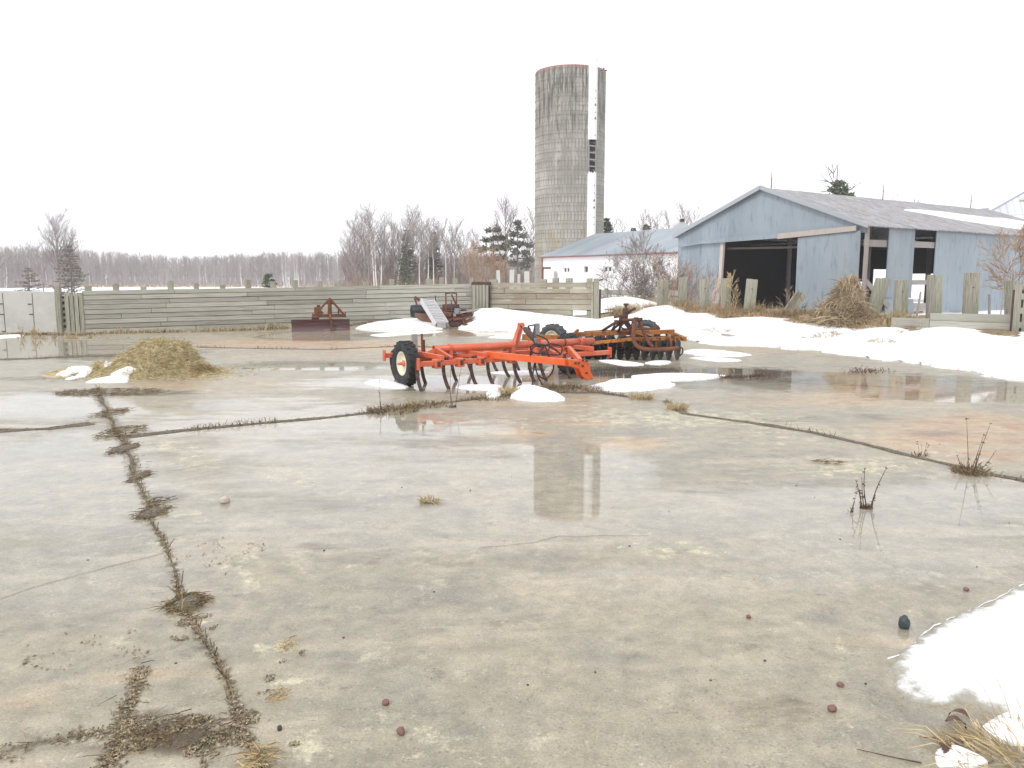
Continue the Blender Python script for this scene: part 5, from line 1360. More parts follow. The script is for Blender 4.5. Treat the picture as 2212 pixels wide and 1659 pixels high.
# lift lever, cylinder
a = cy_(1113, 742, ys_ - .03); b2 = cy_(1125, 702, ys_ - .05)
mb = MB()
for o_ in (-.045, .03): mb.beam(a + Vector((o_, 0, -.02)), b2 + Vector((o_ + .01, 0, 0)), .02, .13, up=(0, 1, 0), h2=.07)
mb.lathe([(0, -.05), (.045, -.05), (.045, .06), (0, .06)], b2, 'x', 14); part('lift_arm', mb, 'red', .003)
c0 = cy_(1127, 703, ys_ - .1); c1 = cy_(1135, 711, .3); c2 = cy_(1158, 736, -.25)
mb = MB(); mb.tube([c0, c1], .018, 10); part('cylinder_rod', mb, 'steel', 0, True)
mb = MB(); mb.tube([c1, c1.lerp(c2, .05), c1.lerp(c2, .95), c2], [.048, .055, .055, .045], 16); cyb = part('cylinder', mb, 'darkrust', 0, True)
mb = MB(); mb.box(c2, (.08, .06, .09)); mb.lathe([(0, -.07), (.03, -.07), (.03, .07), (0, .07)], c2 + Vector((.02, 0, -.02)), 'x', 10); part('cylinder_foot', mb, 'steel', .006)
mb = MB(); mb.beam(cy_(1160, 745, -.25), cy_(1164, 731, -.25), .05, .1, up=(0, 1, 0)); mb.beam(cy_(1157, 768, -.3), cy_(1157, 750, -.3), .05, .11, up=(0, 1, 0)); part('cylinder_mount', mb, 'red', .004)
a = cy_(1160, 708, .1); mb = MB(); mb.box(a + Vector((0, 0, -.03)), (.10, .05, .22)); part('tool_box_lid', mb, 'steel', .01)
def spline(P, n=7):
    P = [Vector(p) for p in P]; out = []
    for i in range(len(P) - 1):
        a, b2, c2, d2 = P[max(i - 1, 0)], P[i], P[i + 1], P[min(i + 2, len(P) - 1)]
        for k in range(n):
            t = k / n; out.append(.5 * ((2 * b2) + (c2 - a) * t + (2 * a - 5 * b2 + 4 * c2 - d2) * t * t + (3 * b2 - a - 3 * c2 + d2) * t ** 3))
    out.append(P[-1]); return out
def hose(px, yls, r=.013, name='hose', mt='hose'):
    mb = MB(); n_ = len(px)
    mb.tube(spline([cy_(p[0], p[1], yls[0] + (yls[1] - yls[0]) * i / (n_ - 1)) for i, p in enumerate(px)]), r, 7); part(name, mb, mt, 0, True)
hose([(1146, 712), (1141, 705), (1148, 703), (1155, 703), (1153, 716), (1152, 734), (1158, 745), (1170, 750)], (-.2, -.5))
hose([(1160, 724), (1176, 730), (1184, 738), (1187, 750), (1180, 760), (1165, 764), (1150, 760), (1146, 750), (1155, 744), (1175, 745), (1195, 752), (1212, 766)], (-.45, -.75))
hose([(1164, 766), (1172, 752), (1185, 743), (1200, 744), (1212, 748), (1214, 758), (1208, 766), (1190, 766), (1170, 766)], (-.7, -.6))
hose([(1146, 768), (1148, 756), (1160, 746), (1178, 750), (1184, 765)], (-.7, -.9))
hose([(1184, 765), (1196, 790), (1190, 808), (1178, 818), (1164, 812), (1158, 800), (1155, 780), (1158, 772)], (-.9, -.5))
hose([(1158, 772), (1152, 800), (1150, 830), (1151, 834)], (-.6, -.75))
hose([(1157, 775), (1157, 795), (1163, 815), (1172, 832)], (-.6, -.75))
mb = MB(); q = gp(1151, 835); mb.tube([CL(q) + Vector((0, 0, .0)), CL(q) + Vector((0, 0, .07))], .016, 8); part('hose_coupling', mb, 'steel')
# shanks: one prototype, copied
def shank_mesh():
    mb = MB(); P = [(0, .02, .53), (0, .10, .50), (0, .155, .42), (0, .165, .32), (0, .13, .20), (0, .06, .09), (0, -.01, .02)]
    P = spline(P, 4)
    for a, b2 in zip(P[:-1], P[1:]): mb.beam(a, b2, .055, .028, up=(0, -1, .3))
    return mb
tips = [(968, 836), (1029, 831), (1064, 825), (1123, 827), (1179, 822.5), (1231, 819), (918, 829), (1019, 809), (1073, 808), (1098, 814), (1168, 799), (855, 819), (909, 838), (1153, 822), (1120, 803), (985, 822)]
sk0 = None
for i, (px, py) in enumerate(tips):
    q = CL(gp(px, py)); q.y = min((0, ym, yr), key=lambda v: abs(v - q.y)) if abs(q.y - min((0, ym, yr), key=lambda v: abs(v - q.y))) < .5 else q.y
    q.x = cy_(px, py, q.y).x; zt_ = gf(*zp(px, py, 0).xy) * 0
    if sk0 is None:
        sk0 = part('shank', shank_mesh(), 'shank'); sk0.location = (q.x, q.y, 0)
        mb = MB(); mb.prism([(-.03, -.02, 0), (.03, -.02, 0), (.03, .09, .11), (-.03, .09, .11)], (0, -.012, .006)); pt0 = part('chisel_point', mb, 'darkrust', par=sk0)
    else:
        s2_ = sk0.copy(); col.objects.link(s2_); s2_.location = (q.x, q.y, 0); s2_.rotation_euler = (R(rnd.uniform(-5, 5)), 0, R(rnd.uniform(-6, 6)))
        p2 = pt0.copy(); col.objects.link(p2); p2.parent = s2_

# ---------------------------------------------------------------- disc harrow
DY = 18.3
dO = gp(1300, 778); dO = Vector((dO.x, DY, 0)); off = dO
dh = thing('disc_harrow', 'rusty yellow orange disc harrow with a row of dark discs behind the cultivator', 'disc harrow', dO)
def dp(name, mb, mt, bevel=0, smooth=False, par=None): return mb.build(name, M[mt], par or dh, off=dO, bevel=bevel, smooth=smooth)
def D(px, py, dy=0): return at(px, py, DY + dy)
DR = .27
# front gang
def gang(px_list, py, dy, tilt, rad=DR, nm='disc'):
    first = None
    for px in px_list:
        Y = DY + dy(px) if callable(dy) else DY + dy
        c = at(px, py, Y); c.z = rad - .02 + gf(c.x, Y)
        mb = MB()
        N = 30; prof = []
        for (rr, xx) in ((0, .0), (.08, .004), (.16, .016), (rad - .02, .045), (rad, .05)): prof.append((rr, xx))
        V = []; 
        for (rr, xx) in prof:
            for k in range(N):
                t = 2 * math.pi * k / N; r3 = rr * (.90 if (rr > rad - .01 and k % 3 == 0) else 1)
                V.append(Vector((xx, r3 * math.cos(t), r3 * math.sin(t))))
        F = [(i * N + k, i * N + (k + 1) % N, (i + 1) * N + (k + 1) % N, (i + 1) * N + k) for i in range(len(prof) - 1) for k in range(N)]
        n_ = len(V); V2 = [v + Vector((-.008, 0, 0)) for v in V]; F2 = [tuple(n_ + q for q in reversed(f)) for f in F]
        e = (len(prof) - 1) * N; F3 = [(e + k, e + (k + 1) % N, n_ + e + (k + 1) % N, n_ + e + k) for k in range(N)]
        if first is None:
            mb.add(V + V2, F + F2 + F3); mb.lathe([(0, -.1), (.035, -.1), (.035, .1), (0, .1)], (0, 0, 0), 'x', 10)
            first = mb.build(nm, M['disc'], dh, smooth=False); ob = first
        else: ob = first.copy(); col.objects.link(ob)
        ob.location = c - dO; ob.rotation_euler = (rnd.uniform(0, 1), 0, tilt)
    return first
TL = R(68)      # disc faces turned: seen nearly edge on
gang([1459, 1441, 1423, 1406, 1388.5, 1371, 1353, 1336, 1318, 1301], 776, 0, R(-27))
gang([1440, 1415, 1390, 1365, 1340, 1315, 1290, 1270], 776, 1.35, R(25))
gang([1285, 1267, 1249, 1231, 1213], 778, .1, R(27))
gang([1215, 1195, 1175, 1155], 776, 1.4, R(-25))
for (pa, pb, dy) in ((1296, 1465, 0), (1265, 1445, 1.35), (1208, 1290, .1), (1150, 1220, 1.4)):
    a = at(pa, 760, DY + dy); b2 = at(pb, 760, DY + dy); a.z = b2.z = DR
    mb = MB(); mb.tube([a, b2], .025, 8); dp('gang_axle', mb, 'darkrust')
# beams
def bm(nm, pa, pb, w_, h_, mt='orange', dya=0, dyb=0, lip=0):
    a, b2 = at(pa[0], pa[1], DY + dya), at(pb[0], pb[1], DY + dyb)
    mb = MB(); mb.beam(a, b2, w_, h_)
    if lip: mb.beam(a + Vector((0, lip, h_ / 2 - .006)), b2 + Vector((0, lip, h_ / 2 - .006)), abs(lip) * 2, .012)
    return dp(nm, mb, mt, .004)
bm('gang_beam', (1280, 741), (1370, 732), .05, .075, dya=-.25, dyb=-.1)
bm('gang_beam', (1370, 732.5), (1468, 731), .05, .08, dya=-.1, dyb=0)
bm('main_beam', (1244, 723), (1345, 718.5), .08, .10, dya=.5, dyb=.4, lip=.1)
bm('main_beam', (1345, 720), (1457, 716), .08, .10, dya=.38, dyb=.35)
bm('rear_beam', (1262, 717), (1345, 713.5), .08, .05, 'darkrust', 1.0, 1.0)
bm('rear_beam', (1338, 729), (1455, 727), .06, .07, 'rust', 1.3, 1.3)
bm('left_beam', (1128, 728), (1210, 731), .08, .14, dya=.4, dyb=.3)
bm('left_beam', (1140, 736), (1290, 741), .06, .07, 'rust', 1.3, 1.2)
bm('end_beam', (1457, 722), (1479, 733), .10, .09, dya=.9, dyb=-.05)
bm('end_beam', (1444, 722), (1448, 730), .08, .09, dya=.5, dyb=0)
bm('left_brace', (1232, 727), (1249, 712.5), .05, .06, dya=.2, dyb=.4)
for px in (1450, 1418, 1382, 1345, 1315, 1301):
    a = at(px, 735, DY - .02); mb = MB(); mb.beam((a.x, a.y, a.z), (a.x, a.y + .02, DR + .03), .05, .05, up=(0, 1, 0)); dp('gang_hanger', mb, 'orange')
for px, dy in ((1420, 1.3), (1350, 1.3), (1285, 1.3)):
    a = at(px, 728, DY + dy); mb = MB(); mb.beam(a, (a.x, a.y, DR + .03), .05, .05, up=(0, 1, 0)); dp('gang_hanger', mb, 'rust')
# side frames joining the beams front to back
for px in (1300, 1380, 1447):
    a = at(px, 722, DY + .3); mb = MB(); mb.beam((a.x, a.y - .35, .52), (a.x + .1, a.y + 1.1, .56), .07, .07); dp('side_rail', mb, 'rust')
# bent pipe tongue and mast
def dtube(nm, pts, r, mt='rust', dys=(0, 0), n=10, sp=True):
    m_ = len(pts); P = [at(p[0], p[1], DY + dys[0] + (dys[1] - dys[0]) * i / (m_ - 1)) for i, p in enumerate(pts)]
    mb = MB(); mb.tube(spline(P, 6) if sp else P, r, n); return dp(nm, mb, mt, 0, True)
dtube('bent_pipe', [(1373, 690), (1371, 700), (1368, 720), (1370, 738), (1378, 749), (1392, 754), (1410, 755), (1440, 754), (1466, 752)], .047, 'rust', (-.35, -.45))
dtube('bent_pipe', [(1380, 690), (1384, 700), (1390, 716), (1397, 732), (1404, 744), (1411, 750)], .04, 'rust', (-.25, -.35))
dtube('pipe_hook', [(1462, 751), (1474, 752), (1473, 764), (1466, 770)], .018, 'darkrust', (-.45, -.5), 6)
dtube('cross_pipe', [(1345, 692), (1374, 690), (1384, 690)], .035, 'rust', (-.1, -.3), 8, False)
dtube('mast_post', [(1352, 657), (1353, 675), (1354, 692)], .025, 'darkrust', (.1, .1), 8, False)
dtube('mast_post', [(1350, 672), (1350, 690), (1352, 700), (1362, 712), (1372, 728)], .034, 'darkrust', (0, 0), 8)
dtube('mast_strut', [(1353, 688), (1324, 700), (1302, 714)], .034, 'rust', (0, .5), 8, False)
dtube('mast_strut', [(1350, 692), (1335, 702), (1322, 713)], .03, 'rust', (0, .6), 8, False)
dtube('mast_strut', [(1352, 692), (1341, 704), (1336, 716)], .03, 'rust', (0, .3), 8, False)
dtube('mast_strut', [(1354, 692), (1361, 704), (1366, 716)], .03, 'darkrust', (0, .2), 8, False)
dtube('crank_bar', [(1326, 685), (1336, 683), (1344, 682), (1352, 679)], .033, 'rust', (.1, .1), 8, False)
dtube('crank_bar', [(1355, 678), (1363, 671), (1372, 666)], .03, 'darkrust', (.1, .2), 8, False)
mb = MB(); mb.box(D(1352.5, 657.5, .1), (.12, .06, .05)); mb.box(D(1351, 676, .05), (.12, .1, .22)); mb.box(D(1345, 688, .05), (.16, .1, .14)); mb.box(D(1331, 696, .1), (.09, .06, .10)); dp('mast_head', mb, 'darkrust', .01)
mb = MB(); mb.box(D(1374, 691, -.3), (.10, .08, .12)); mb.box(D(1383, 691, -.25), (.10, .08, .1)); dp('pipe_clamp', mb, 'darkrust', .01)
dtube('crumpled_hose', [(1352, 712), (1340, 706), (1330, 700), (1322, 712)], .016, 'hose', (0, .2), 6)
dtube('crumpled_hose', [(1366, 694), (1364, 710), (1372, 722), (1388, 726)], .016, 'hose', (-.1, -.1), 6)
# wheels
a = at(1196, 740, 18.9); wheel(dh, (a.x, 19.0, .42), .36, .24, .20, 'x', -1, 16, 'rubberg', off=dO, hubm='orange')
# turn that wheel a little towards the viewer by rotating its parts about the hub
w0 = [o_ for o_ in col.objects if o_.parent == dh and o_.name.startswith('wheel')][-1]
def spin(objs, centre, ang_):
    c = Vector(centre) - dO; Rm = Matrix.Translation(c) @ Matrix.Rotation(ang_, 4, 'Z') @ Matrix.Translation(-c)
    for o_ in objs:
        o_.data.transform(Rm)
spin([w0] + [o_ for o_ in col.objects if o_.parent == w0], (a.x, 19.0, .42), R(52))
a = at(1400, 715, 19.4); wheel(dh, (a.x, 19.7, .48), .36, .24, .20, 'x', -1, 16, 'rubberg', off=dO, hubm='orange')
w1 = [o_ for o_ in col.objects if o_.parent == dh and o_.name.startswith('wheel')][-1]
spin([w1] + [o_ for o_ in col.objects if o_.parent == w1], (a.x, 19.7, .48), R(70))
mb = MB(); mb.beam(at(1345, 713, 18.9), at(1421, 712, 19.5), .1, .09); mb.beam(at(1418, 714, 19.4), at(1423, 706, 19.4), .1, .1, up=(0, 1, 0)); dp('axle_beam', mb, 'rust', .01)
mb = MB(); mb.box(D(1432, 724.5, .25), (.12, .01, .03)); dp('sticker', mb, 'white')

# ---------------------------------------------------------------- rear scraper blade
qa = gp(630, 716.5); qb = gp(756, 713.5)
ln, rzb = seg_frame((qa.x, qa.y), (qb.x, qb.y)); qa = Vector((qa.x, qa.y, gf(qa.x, qa.y)))
sb = thing('scraper_blade', 'rusty red tractor scraper blade with a triangular hitch frame standing before the plank wall', 'scraper blade', qa, rzb)
BL = local_of(qa, rzb)
def by_(px, py, yl):
    a = BL(Vector((0, 0, H))); b2 = BL(Vector((0, 0, H)) + ray(px, py)); d = b2 - a; return a + d * ((yl - a.y) / d.y)
hbl = by_(640, 690, 0).z
mb = MB(); prof = []
for k in range(9):
    t = k / 8; z = hbl * t; y = .10 * math.cos(math.pi * t) * .5 + .10 * (4 * t * (1 - t)) ; prof.append((y - .05, z))
for x0, x1 in ((0, ln),):
    V = [(x0, y, z) for y, z in prof] + [(x1, y, z) for y, z in prof] + [(x0, y + .02, z) for y, z in prof] + [(x1, y + .02, z) for y, z in prof]
    n_ = 9; F = [(k, n_ + k, n_ + k + 1, k + 1) for k in range(8)] + [(2 * n_ + k + 1, 3 * n_ + k + 1, 3 * n_ + k, 2 * n_ + k) for k in range(8)] + [(k, k + 1, 2 * n_ + k + 1, 2 * n_ + k) for k in range(8)] + [(n_ + k + 1, n_ + k, 3 * n_ + k, 3 * n_ + k + 1) for k in range(8)] + [(8, n_ + 8, 3 * n_ + 8, 2 * n_ + 8)]
    mb.add(V, F)
bladem = mat('rusty blade steel', (.13, .085, .095), .6, layers=[(2, (.4, 1, 2), .4, .62, (.15, .055, .05)), (5, (.3, 1, 2), .52, .7, (.19, .16, .17)), (30, None, .6, .75, (.09, .05, .05))], bump=(30, None, .4, .005))
mb.build('blade', bladem, sb)
def bpart(nm, mb, mt, bevel=.004): return mb.build(nm, M[mt], sb, bevel=bevel)
x_ = by_(716, 700, -.06).x; mb = MB(); mb.beam((x_, -.07, .02), (x_, -.04, hbl + .02), .07, .03, up=(0, 1, 0)); bpart('blade_rib', mb, 'rust')
yf = .35
ap = by_(711.5, 646, yf); fl = by_(676.5, 684, yf); fr_ = by_(744, 681, yf)
mb = MB(); mb.beam(fl, ap, .07, .06, up=(0, 1, 0)); bpart('frame_strut', mb, 'rust')
mb = MB(); mb.beam(fr_, ap + Vector((.03, 0, 0)), .07, .06, up=(0, 1, 0)); bpart('frame_strut', mb, 'rust')
mb = MB(); b2 = by_(711, 679, yf); mb.beam(b2, ap, .09, .08, up=(0, 1, 0)); mb.beam(b2 + Vector((.07, .04, 0)), ap + Vector((.05, .04, .0)), .04, .08, up=(0, 1, 0)); bpart('mast', mb, 'rust')
mb = MB(); P = [ap + Vector((-.1, 0, -.18)), ap + Vector((.16, 0, -.18)), ap + Vector((.05, 0, 0.03)), ap + Vector((-.02, 0, .03))]; mb.prism(P, (0, .05, 0)); bpart('top_plate', mb, 'rust')
mb = MB(); mb.beam(by_(683, 682, yf), by_(745, 681.5, yf), .09, .11); bpart('cross_beam', mb, 'rust', .01)
mb = MB(); a = by_(681, 686, yf - .05); mb.lathe([(0, -.12), (.05, -.12), (.05, .12), (0, .12)], a, 'x', 12); mb.box(by_(676, 684, yf), (.05, .1, .22)); mb.box(by_(746, 680, yf), (.04, .1, .18)); bpart('lift_pin', mb, 'rust')
mb = MB(); mb.box(by_(688, 671, .9), (.28, .5, .24)); bpart('turntable_arm', mb, 'rust', .01)
mb = MB(); mb.box(by_(688, 662, .9), (.12, .12, .1)); bpart('pivot_cap', mb, 'darkrust', .01)
mb = MB(); mb.prism([by_(694, 671, .6), by_(701, 676, .6), by_(707, 677, .6), by_(707, 661, .6), by_(700, 661, .6)], (0, .02, 0)); bpart('gusset', mb, 'concrete')
mb = MB(); mb.beam(by_(731, 669, yf + .2), by_(731, 679, yf + .2), .05, .05, up=(0, 1, 0)); bpart('stay', mb, 'rust')
mb = MB(); mb.beam((x_ * .55, .05, hbl * .6), by_(690, 676, .9), .1, .12); mb.beam((x_, .05, hbl * .7), by_(712, 680, yf), .08, .1); bpart('blade_arm', mb, 'rust')

# ---------------------------------------------------------------- the rusty digger with its slatted conveyor
MY = 28.3
mq = at(960, 708, MY); mq.z = gf(mq.x, MY)
rd = thing('potato_digger', 'dark rusty root crop machine with round side panels half buried in the snow drift', 'farm machine', mq)
def rp(nm, mb, mt, bevel=.004, smooth=False): return mb.build(nm, M[mt] if isinstance(mt, str) else mt, rd, off=mq, bevel=bevel, smooth=smooth)
def q_(px, py, dy=0): return at(885.7 + px * .0716, 626.4 + py * .0716, MY + dy)
def plate(nm, pts, mt, dy=0, th=.04):
    mb = MB(); mb.prism([q_(*p, dy) for p in pts], (0, th, 0)); return rp(nm, mb, mt, 0)
brn = mat('brown rusted sheet', (.21, .125, .09), .8, layers=[(4, None, .45, .7, (.15, .07, .055)), (12, None, .58, .75, (.27, .19, .15))])
plate('side_panel', [(135, 690), (520, 720), (640, 900), (700, 1040), (520, 1010), (330, 930), (150, 820)], brn, .3)
plate('drum_side', [(560, 720), (760, 800), (760, 1080), (560, 1060), (600, 960)], 'darkrust', .6)
mb = MB()
c = q_(320, 640, .9); 
for s_ in (0,): mb.lathe([(0, -.35), (.22, -.35), (.24, -.2), (.24, .2), (.22, .35), (0, .35)], c, 'x', 20)
rp('end_drum', mb, 'hose', 0, True)
mb = MB(); mb.lathe([(0, -.3), (.17, -.3), (.19, 0), (.17, .3), (0, .3)], q_(1235, 570, .9), 'x', 20); rp('end_drum', mb, 'darkrust', 0, True)
mb = MB(); mb.prism([q_(*p, .2) for p in [(930, 630), (1300, 640), (1700, 640), (1640, 580), (1560, 570), (1510, 620)]], (0, .7, 0)); rp('hopper_rim', mb, 'darkrust', 0)
mb = MB(); mb.prism([q_(*p, .0) for p in [(930, 640), (1480, 700), (1880, 690), (1900, 740), (1880, 800), (1640, 900), (1600, 1000), (1480, 1080), (1200, 1060), (1100, 960), (1000, 800)]], (0, .8, 0)); rp('hopper', mb, brn, 0)
mb = MB(); mb.prism([q_(*p, -.08) for p in [(1130, 950), (1330, 900), (1560, 960), (1480, 1075), (1200, 1070)]], (0, .06, 0)); rp('belly_plate', mb, 'darkrust', 0)
mb = MB(); mb.tube([q_(1530, 760, -.1), q_(1870, 740, -.05)], [.10, .09], 14); rp('side_roller', mb, 'darkrust', 0, True)
mb = MB(); mb.beam(q_(1000, 740, -.1), q_(1250, 750, -.1), .05, .1); mb.beam(q_(1300, 890, -.12), q_(1850, 800, -.12), .05, .09); mb.beam(q_(1100, 960, -.1), q_(1350, 820, -.1), .04, .06); rp('frame_rail', mb, 'rust')
mb = MB(); mb.beam(q_(1640, 925, -.1), q_(1900, 925, -.1), .05, .07); rp('side_bar', mb, 'rust')
mb = MB(); mb.tube([q_(1610, 920, -.15), q_(1620, 980, -.2), q_(1660, 1040, -.3), q_(1800, 1130, -.4)], [.04, .045, .055, .06], 8); mb.box(q_(1840, 1140, -.4), (.16, .1, .04)); rp('digging_foot', mb, 'rust', 0)
mb = MB(); mb.tube([q_(1570, 1110, -.2), q_(1600, 1040, -.2), q_(1640, 1080, -.2)], .02, 6); mb.beam(q_(1540, 1120, -.2), q_(1650, 1090, -.2), .06, .03); rp('foot_link', mb, 'darkrust', 0)
mb = MB(); mb.beam(q_(1090, 640, .1), q_(1080, 110, .1), .05, .05, up=(0, 1, 0)); rp('upright', mb, 'rust', 0)
mb = MB(); mb.beam(q_(1400, 520, .1), q_(1400, 110, .1), .045, .045, up=(0, 1, 0)); rp('upright', mb, 'rust', 0)
mb = MB(); mb.beam(q_(1060, 108, .1), q_(1230, 90, .1), .05, .04); mb.beam(q_(1230, 90, .1), q_(1415, 108, .1), .05, .04); rp('top_bar', mb, 'darkrust', 0)
mb = MB(); mb.beam(q_(1250, 130, .05), q_(1440, 560, .05), .05, .06, up=(0, 1, 0)); rp('slanting_brace', mb, 'darkrust', 0)
mb = MB(); mb.beam(q_(1250, 330, -.05), q_(1250, 760, -.05), .035, .035, up=(0, 1, 0)); mb.beam(q_(1250, 760, -.05), q_(1290, 1080, -.08), .035, .035, up=(0, 1, 0)); rp('lever', mb, 'darkrust', 0)
mb = MB(); mb.beam(q_(765, 170, .7), q_(775, 370, .7), .03, .03, up=(0, 1, 0)); mb.beam(q_(775, 370, .7), q_(800, 800, .7), .03, .03, up=(0, 1, 0)); rp('lever', mb, 'hose', 0)
mb = MB(); mb.beam(q_(880, 560, .2), q_(1150, 550, .2), .03, .03); mb.beam(q_(1400, 540, .2), q_(1520, 545, .2), .03, .03); rp('cross_rod', mb, 'rust', 0)
mb = MB(); mb.beam(q_(1515, 700, -.15), q_(2110, 560, -.3), .12, .03); rp('grey_board', mb, 'greywood', 0)
mb = MB(); mb.box(q_(1420, 640, -.1), (.16, .14, .2)); mb.box(q_(1350, 760, -.12), (.1, .1, .1)); mb.tube([q_(1370, 560, -.1), q_(1330, 680, -.12)], .015, 6); mb.tube([q_(1450, 560, -.1), q_(1480, 700, -.12)], .02, 6); rp('gearbox', mb, 'steel', .01)
mb = MB(); mb.beam(q_(1360, 1060, -.05), q_(1360, 1135, -.05), .14, .1, up=(0, 1, 0)); rp('foot_block', mb, 'darkrust', 0)
# conveyor
ca0, ca1 = q_(310, 290, -.2), q_(700, 330, .15); cb0, cb1 = q_(770, 1040, -.75), q_(1130, 1010, -.5)
cv = thing('slatted_conveyor', 'grey slatted conveyor chute leaning down to the left across the dark rusty machine', 'conveyor', (cb0.x, cb0.y, gf(cb0.x, cb0.y))); co_ = Vector((cb0.x, cb0.y, gf(cb0.x, cb0.y)))
mb = MB(); mb.beam(cb0, ca0, .05, .14); mb.build('side_rail', M['slat'], cv, off=co_, bevel=.006)
mb = MB(); mb.beam(cb1, ca1, .05, .14); mb.build('side_rail', M['slat'], cv, off=co_, bevel=.006)
nm_ = ((ca0 - cb0).cross(cb1 - cb0)).normalized(); nm_ = -nm_ if nm_.y > 0 else nm_
s0 = None
for k in range(15):
    t = (k + .5) / 15; a, b2 = cb0.lerp(ca0, t), cb1.lerp(ca1, t)
    mb = MB(); mb.beam(a + nm_ * .03, b2 + nm_ * .03, .05, .03, up=nm_); mb.build('slat', M['slat'], cv, off=co_)
mb = MB(); mb.prism([cb0 - nm_ * .05, cb1 - nm_ * .05, ca1 - nm_ * .05, ca0 - nm_ * .05], -nm_ * .02); mb.build('chute_floor', mat('dull grey sheet', (.13, .12, .12), .8), cv, off=co_)
mb = MB(); mb.beam(ca0 + Vector((-.02, 0, -.02)), ca0 + Vector((-.20, 0, .08)), .1, .1); mb.beam(ca0 + Vector((-.2, 0, .06)), ca0 + Vector((-.12, 0, -.18)), .06, .06, up=(0, 1, 0)); mb.build('head_bracket', M['rust'], cv, off=co_)
mb = MB(); z0 = gf(cb0.x, cb0.y)
mb.beam((cb0.x, cb0.y, z0), cb0, .03, .03, up=(0, 1, 0)); mb.beam((cb1.x, cb1.y, z0), cb1, .07, .07, up=(0, 1, 0)); mb.box(((cb0.x + cb1.x) / 2, cb0.y + .1, z0 + .12), (.3, .2, .2)); mb.build('foot', M['greywood'], cv, off=co_)

# ---------------------------------------------------------------- hay pile
hc = gp(345, 812); hc.y += .35; hx0 = gp(205, 832).x; hx1 = gp(505, 812).x
hzt = at(350, 734, hc.y).z
hay = MB(); N, K = 60, 22
def hay_h(x, y):
    """height of the pile above the slab"""
    dx, dy = x - hc.x, y - hc.y
    lx = hc.x - at(205, 812, hc.y).x; rx_ = at(500, 812, hc.y).x - hc.x
    def b(cx_, cy2, sx, sy, h, p=2.0): return h * max(0, 1 - (abs((x - cx_) / sx) ** 2 + abs((y - cy2) / sy) ** 2) ** (p / 2)) ** .75
    X = lambda px: at(px, 800, hc.y).x
    h = max(b(X(342), hc.y, .56, .7, hzt * .98, 2.6), b(X(376), hc.y, .50, .65, hzt * .90, 2.4), b(X(308), hc.y - .05, .62, .6, hzt * .66), b(X(400), hc.y - .1, .58, .5, hzt * .45), b(X(262), hc.y - .15, .62, .45, hzt * .34), b(X(440), hc.y - .12, .5, .38, .07), b(X(185), hc.y - .2, .7, .45, .10), b(X(320), hc.y - .55, .6, .4, .22))
    h += (.07 * mnoise.noise((x * 3.2, y * 3.2, 1)) + .035 * mnoise.noise((x * 8, y * 8, 4))) * min(1, h * 5)
    return h
gxs = np.arange(hc.x - 2.3, hc.x + 2.3, .05); gys = np.arange(hc.y - 1.3, hc.y + 1.4, .05)
V = []; Hh = []
for y in gys:
    for x in gxs:
        h = hay_h(x, y); Hh.append(h); V.append((x - hc.x, y - hc.y, h + (gf(x, y) if h > 0 else gf(x, y) - .03)))
nx_ = len(gxs); F = []
for j in range(len(gys) - 1):
    for i in range(nx_ - 1):
        f = (j * nx_ + i, j * nx_ + i + 1, (j + 1) * nx_ + i + 1, (j + 1) * nx_ + i)
        if max(Hh[k] for k in f) > .002: F.append(f)
hay.add(V, F, .5)
for k in range(17000):
    x = rnd.gauss(hc.x - .1, .85); y = rnd.uniform(hc.y - 1.1, hc.y + 1.0); h = hay_h(x, y)
    if h < .015 and rnd.random() > .14 * math.exp(-((x - hc.x) / 1.6) ** 2): continue
    e = .06; gx = (hay_h(x + e, y) - h) / e; gy = (hay_h(x, y + e) - h) / e
    nrm = Vector((-gx, -gy, 1)).normalized(); an = rnd.uniform(0, 6.28)
    t = Vector((math.cos(an), math.sin(an), 0)); t = (t - nrm * t.dot(nrm)).normalized()
    dn = Vector((gx, gy, 0)) * -1
    d = (t * 1.0 + dn * .35 + nrm * rnd.uniform(.02, .45)).normalized()
    hay.blade((x - hc.x, y - hc.y, h + gf(x, y) + .0), d, rnd.uniform(.06, .26), .008, rnd.uniform(.2, 1.2))
ob = hay.build('hay_pile', M['hay']); ob.location = (hc.x, hc.y, 0)
tag(ob, 'loose heap of old yellow brown hay with snow on its left flank', 'hay pile')
